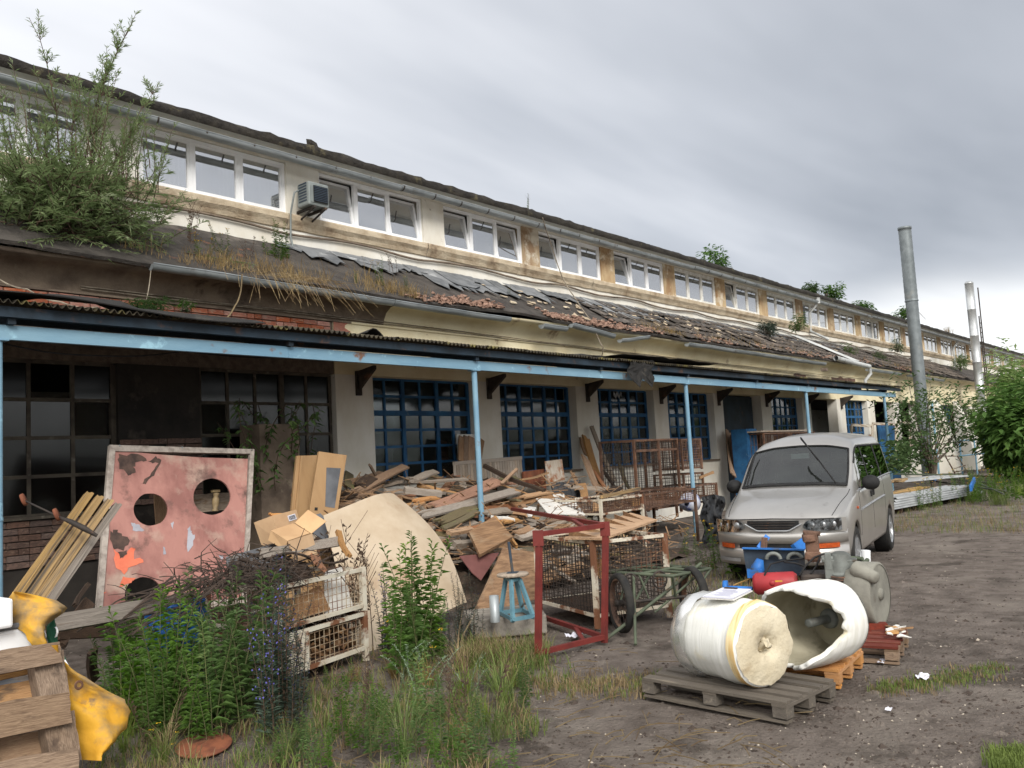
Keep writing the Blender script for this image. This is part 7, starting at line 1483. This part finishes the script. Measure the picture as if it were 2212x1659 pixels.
# air conditioner under the gutter
ca_, cb2 = P(645, 386, 11.85), P(709, 454, 11.85); acx0 = 8.74; acx1 = 9.17; az0, az1 = 6.2, 6.62; ac = thing('air_conditioner', 'grey air conditioner box hanging on the pier between two window groups', 'air conditioner', (9.0, 12.0, 6.15))
mb = MB(); mb.span(acx0, acx1, 11.78, 12.12, az0, az1); mb.build('casing', 'aircon_grey' if 'aircon_grey' in MATS else mat('aircon_grey', (128, 134, 132), (112, 118, 117), sc=3, rough=.5, bump=.05), ac, bevel=.03)
mb = MB(); mb.span(acx0 + .03, acx1 - .06, 11.77, 11.779, az0 + .05, az1 - .08); fg = mb.build('front_panel', 'aircon_grey', ac)
mb = MB(); mb.span(acx0 + .09, acx1 - .05, 11.755, 11.769, az0 + .06, az1 - .07); gq = mb.build('fan_grille', 'black_rubber', ac)
mb = MB()
for i in range(9): z = az0 + .08 + i * .03; mb.span(acx0 + .09, acx1 - .05, 11.745, 11.754, z, z + .012)
mb.build('grille_slats', 'steel_plate', gq)
mb = MB()
for i in range(7): z = az0 + .08 + i * .05; mb.span(acx0 - .006, acx0 - .001, 11.84, 12.06, z, z + .025)
mb.build('side_louvres', 'steel_plate', ac)
for x in (acx0 + .1, acx1 - .1): mb = MB(); mb.bar((x, 11.75, az0 - .025), (x, 12.26, az0 - .025), .04); mb.bar((x, 11.8, az0 - .04), (x, 12.26, az0 - .2), .025); mb.build('bracket', 'old_iron', ac)
mb = MB(); mb.tube([(acx0 - .02, 12.05, az0 + .3), (acx0 - .1, 12.05, az0 + .25), (acx0 - .12, 12.15, az0 - .1), (acx0 - .1, 12.2, az0 - .5), (acx0 - .12, 12.1, az0 - .75)], .018, 6); mb.build('hose', 'aircon_grey', ac)
# loose cables
def cable(lab, pts, r=.009, m='cable_grey', name='cable'):
    q = []
    for i in range(len(pts) - 1): q += [pts[i].lerp(pts[i + 1], k / 6) + V((0, 0, -.03 * math.sin(k / 6 * PI))) for k in range(6)]
    mb = MB(); mb.tube(q + [pts[-1]], r, 5); return tag(mb.build(name, m, off=pts[0]), lab, 'cable')
cable('loose cable hanging from the upper gutter down over the lower roof to the canopy', [P(1172, 470, 11.7), P(1188, 520, 11.9), P(1215, 600, 12.0), P(1240, 640, 11.6), P(1275, 690, 10.9), P(1290, 725, 10.4), P(1303, 750, 10.3), P(1300, 768, 10.4), P(1272, 778, 10.6)], .012)
cable('thin wire slanting down to the canopy at the far left', [P(-10, 598, 10.2), P(60, 625, 9.9), P(130, 652, 9.6), P(212, 664, 9.2)], .008)
cable('thin wire hanging from the gutter end to the moss cushion', [P(326, 585, 10.5), P(318, 640, 10.3), P(307, 672, 9.8)], .006)
cable('black wire sagging under the canopy beam at the left', [P(-10, 738, 8.85), P(200, 768, 8.9), P(400, 758, 8.9), P(620, 772, 8.9)], .008, 'black_rubber')
rt_ = cable('bare root hanging from the roof grass to the brick band', [P(523, 592, 10.4), P(520, 630, 10.4), P(508, 660, 10.3), P(485, 690, 10.2)], .010, 'dry_grass', 'root')
# torn felt on the canopy
ft = thing('torn_felt', 'torn black roofing felt lying on the canopy edge and hanging over the beam', 'roofing felt', P(1420, 790, 8.6)); g = []
for i in range(9):
    g.append([V((13.0 + j * .28, 8.42 + i * .22 + .06 * fbm(j * .6, i * .7), 3.40 + i * .035 + .07 * abs(fbm(j * .7, i * .5, 3)) + (.06 if i == 0 else 0))) for j in range(14)])
mb = MB(); mb.sheet(g, t=.006, sm=False); mb.build('felt_sheet', 'black_felt', ft)
g = []
for i in range(9): g.append([P(1358 + 5.2 * j + 4 * math.sin(i), 778 + i * (5.0 + (j % 5) * .6), 8.5 - .02 * i + .05 * fbm(j * .7, i * .6)) for j in range(11)])
mb = MB(); mb.sheet(g, t=.005, sm=False); mb.build('hanging_flap', 'black_felt', ft)
mb = MB(); mb.sheet([[P(1325 + 2.5 * j, 905 * 0 + 845 + 3 * i + 4 * (j % 3), 8.8) for j in range(8)] for i in range(4)], t=.004, sm=False); mb.build('rag', 'black_felt', ft)
fs = thing('felt_strip', 'warped black felt strip lying on the canopy at the left', 'roofing felt', P(300, 685, 8.7)); g = []
for i in range(5): g.append([V((2.2 + j * .2, 8.44 + i * .18, 3.40 + .02 * i + (.05 * math.sin(j * .35) if i == 0 else .02) + (.06 if 5 < j < 10 else 0) * (i > 0))) for j in range(18)])
mb = MB(); mb.sheet(g, t=.012, sm=False); mb.build('strip', 'black_felt', fs)
bl = P(804, 722, 8.9); mb = MB(); mb.sheet([[bl + V((j * .06 - .1, i * .08, .02 + .07 * math.sin(j * .7) * (1 - i * .2))) for j in range(6)] for i in range(4)], t=.01, sm=False); tag(mb.build('curled_felt', 'black_felt', off=bl), 'curled black scrap of felt on the canopy edge under the cream wall', 'roofing felt')
bp_ = P(1781, 800, 8.6); mb = MB(); mb.box(bp_ + V((0, 0, .02)), (.26, .12, .075), rotz(.1), j=.006); tag(mb.build('loose_brick', 'grey_plaster', off=bp_), 'single grey brick lying on the canopy edge above the third bay', 'brick')
# boards inside behind the blue windows
for i, (xa, xb, z, m, lab) in enumerate(((9.5, 10.1, 2.25, 'wood_dark', 'dark board standing behind the first blue window, left'), (10.15, 10.9, 2.2, 'wood_brown', 'brown streaked board standing behind the first blue window, middle'), (10.95, 11.5, 2.1, 'wood_dark', 'dark brown board standing behind the first blue window, right'), (12.6, 13.3, 2.3, 'wood_brown', 'brown board standing behind the second blue window, left'), (13.35, 14.0, 2.25, 'wood_brown', 'brown board standing behind the second blue window, middle'), (14.05, 14.9, 1.95, 'wood_tan', 'tan board standing behind the second blue window, right'), (15.95, 16.7, 2.6, 'wood_white', 'white board standing behind the third blue window, left'), (16.75, 17.4, 2.5, 'wood_white', 'white board standing behind the third blue window, middle'), (17.45, 18.1, 2.85, 'wood_white', 'greyish white board standing behind the third blue window, right'))):
    mb = MB(); mb.box(((xa + xb) / 2, YL + .48, z / 2), (xb - xa, .03, z), Matrix.Rotation(-.02, 3, 'X')); tag(mb.build('board', m, off=((xa + xb) / 2, YL + .48, 0)), lab, 'board')
# right end: wall, fence, rails, ladder frame
wq = [P(2188, 925, 7.0), P(2235, 925, 6.0)]; x_ = wq[0].x; cw = thing('concrete_wall', 'stained concrete wall at the right picture edge', 'wall', (x_, 4, 0)); mb = MB(); mb.span(x_, x_ + .25, -6, 7.0, 0, P(2190, 925, 7.0).z); mb.build('wall_slab', 'concrete', cw); mb = MB(); mb.span(x_ - .04, x_ + .29, -6, 7.02, wq[0].z + .002, wq[0].z + .07); mb.build('coping', 'concrete', cw)
rl = thing('blue_railing', 'light blue pipe railing before the silver chimney', 'railing', (47, 8.6, 0))
for a, b in (((2070, 952), (2140, 948)), ((2072, 985), (2140, 978))): mb = MB(); mb.tube([P(*a, 9.0), P(*b, 9.0)], .035, 6); mb.build('rail', 'light_blue_paint', rl)
for u in (2072, 2104, 2138): mb = MB(); t = P(u, 950, 9.0); mb.tube([t, (t.x, t.y, 0)], .035, 6); mb.build('post', 'light_blue_paint', rl)
rp2 = thing('rusty_gate_posts', 'rust-brown gate between the railing and the concrete wall', 'gate', (52, 8, 0))
for u in (2146, 2162, 2178): mb = MB(); t = P(u, 940, 8.0); mb.bar((t.x, t.y, 0), t, .12, up=(0, 1, 0)); mb.build('post', 'rust', rp2)
mb = MB(); mb.bar(P(2146, 955, 8.0), P(2180, 955, 8.0), .08); mb.build('rail', 'rust', rp2)
ch_ = thing('garden_chair', 'bleached tubular chair frame lying tilted at the white buttress', 'chair', P(2060, 1030, 9.0))
for a, b in (((2042, 985), (2070, 1035)), ((2068, 985), (2098, 1032)), ((2042, 985), (2068, 985)), ((2062, 1012), (2085, 1005)), ((2060, 1020), (2088, 1015))): mb = MB(); mb.tube([P(*a, 9.0), P(*b, 8.8)], .025, 6); mb.build('tube', 'rusty_white', ch_)
mb = MB(); mb.tube([(41.8, 10.8, 0), (41.8, 10.8, 3.3)], .05, 8); tag(mb.build('blue_pipe', 'light_blue_paint', off=(41.8, 10.8, 0)), 'thin blue downpipe on the wall left of the white buttress', 'pipe')
# wall, doors and boarding under the far end of the canopy
mb = MB(); mb.span(34.6, 36.8, 10.93, 10.99, 0, 2.3); dd_ = tag(mb.build('blue_door', 'window_blue', off=(35.7, 10.95, 0)), 'dark blue door in the wall behind the elder', 'door')
mb = MB(); mb.span(22.0, 24.1, YL + .2, YL + .24, 0, 3.15); mb.build('dark_door', 'dark_blue_paint', fac)

# ---------------------------------------------------------------- tidy up
for o in S.objects:
    if '_o' in o: del o['_o']
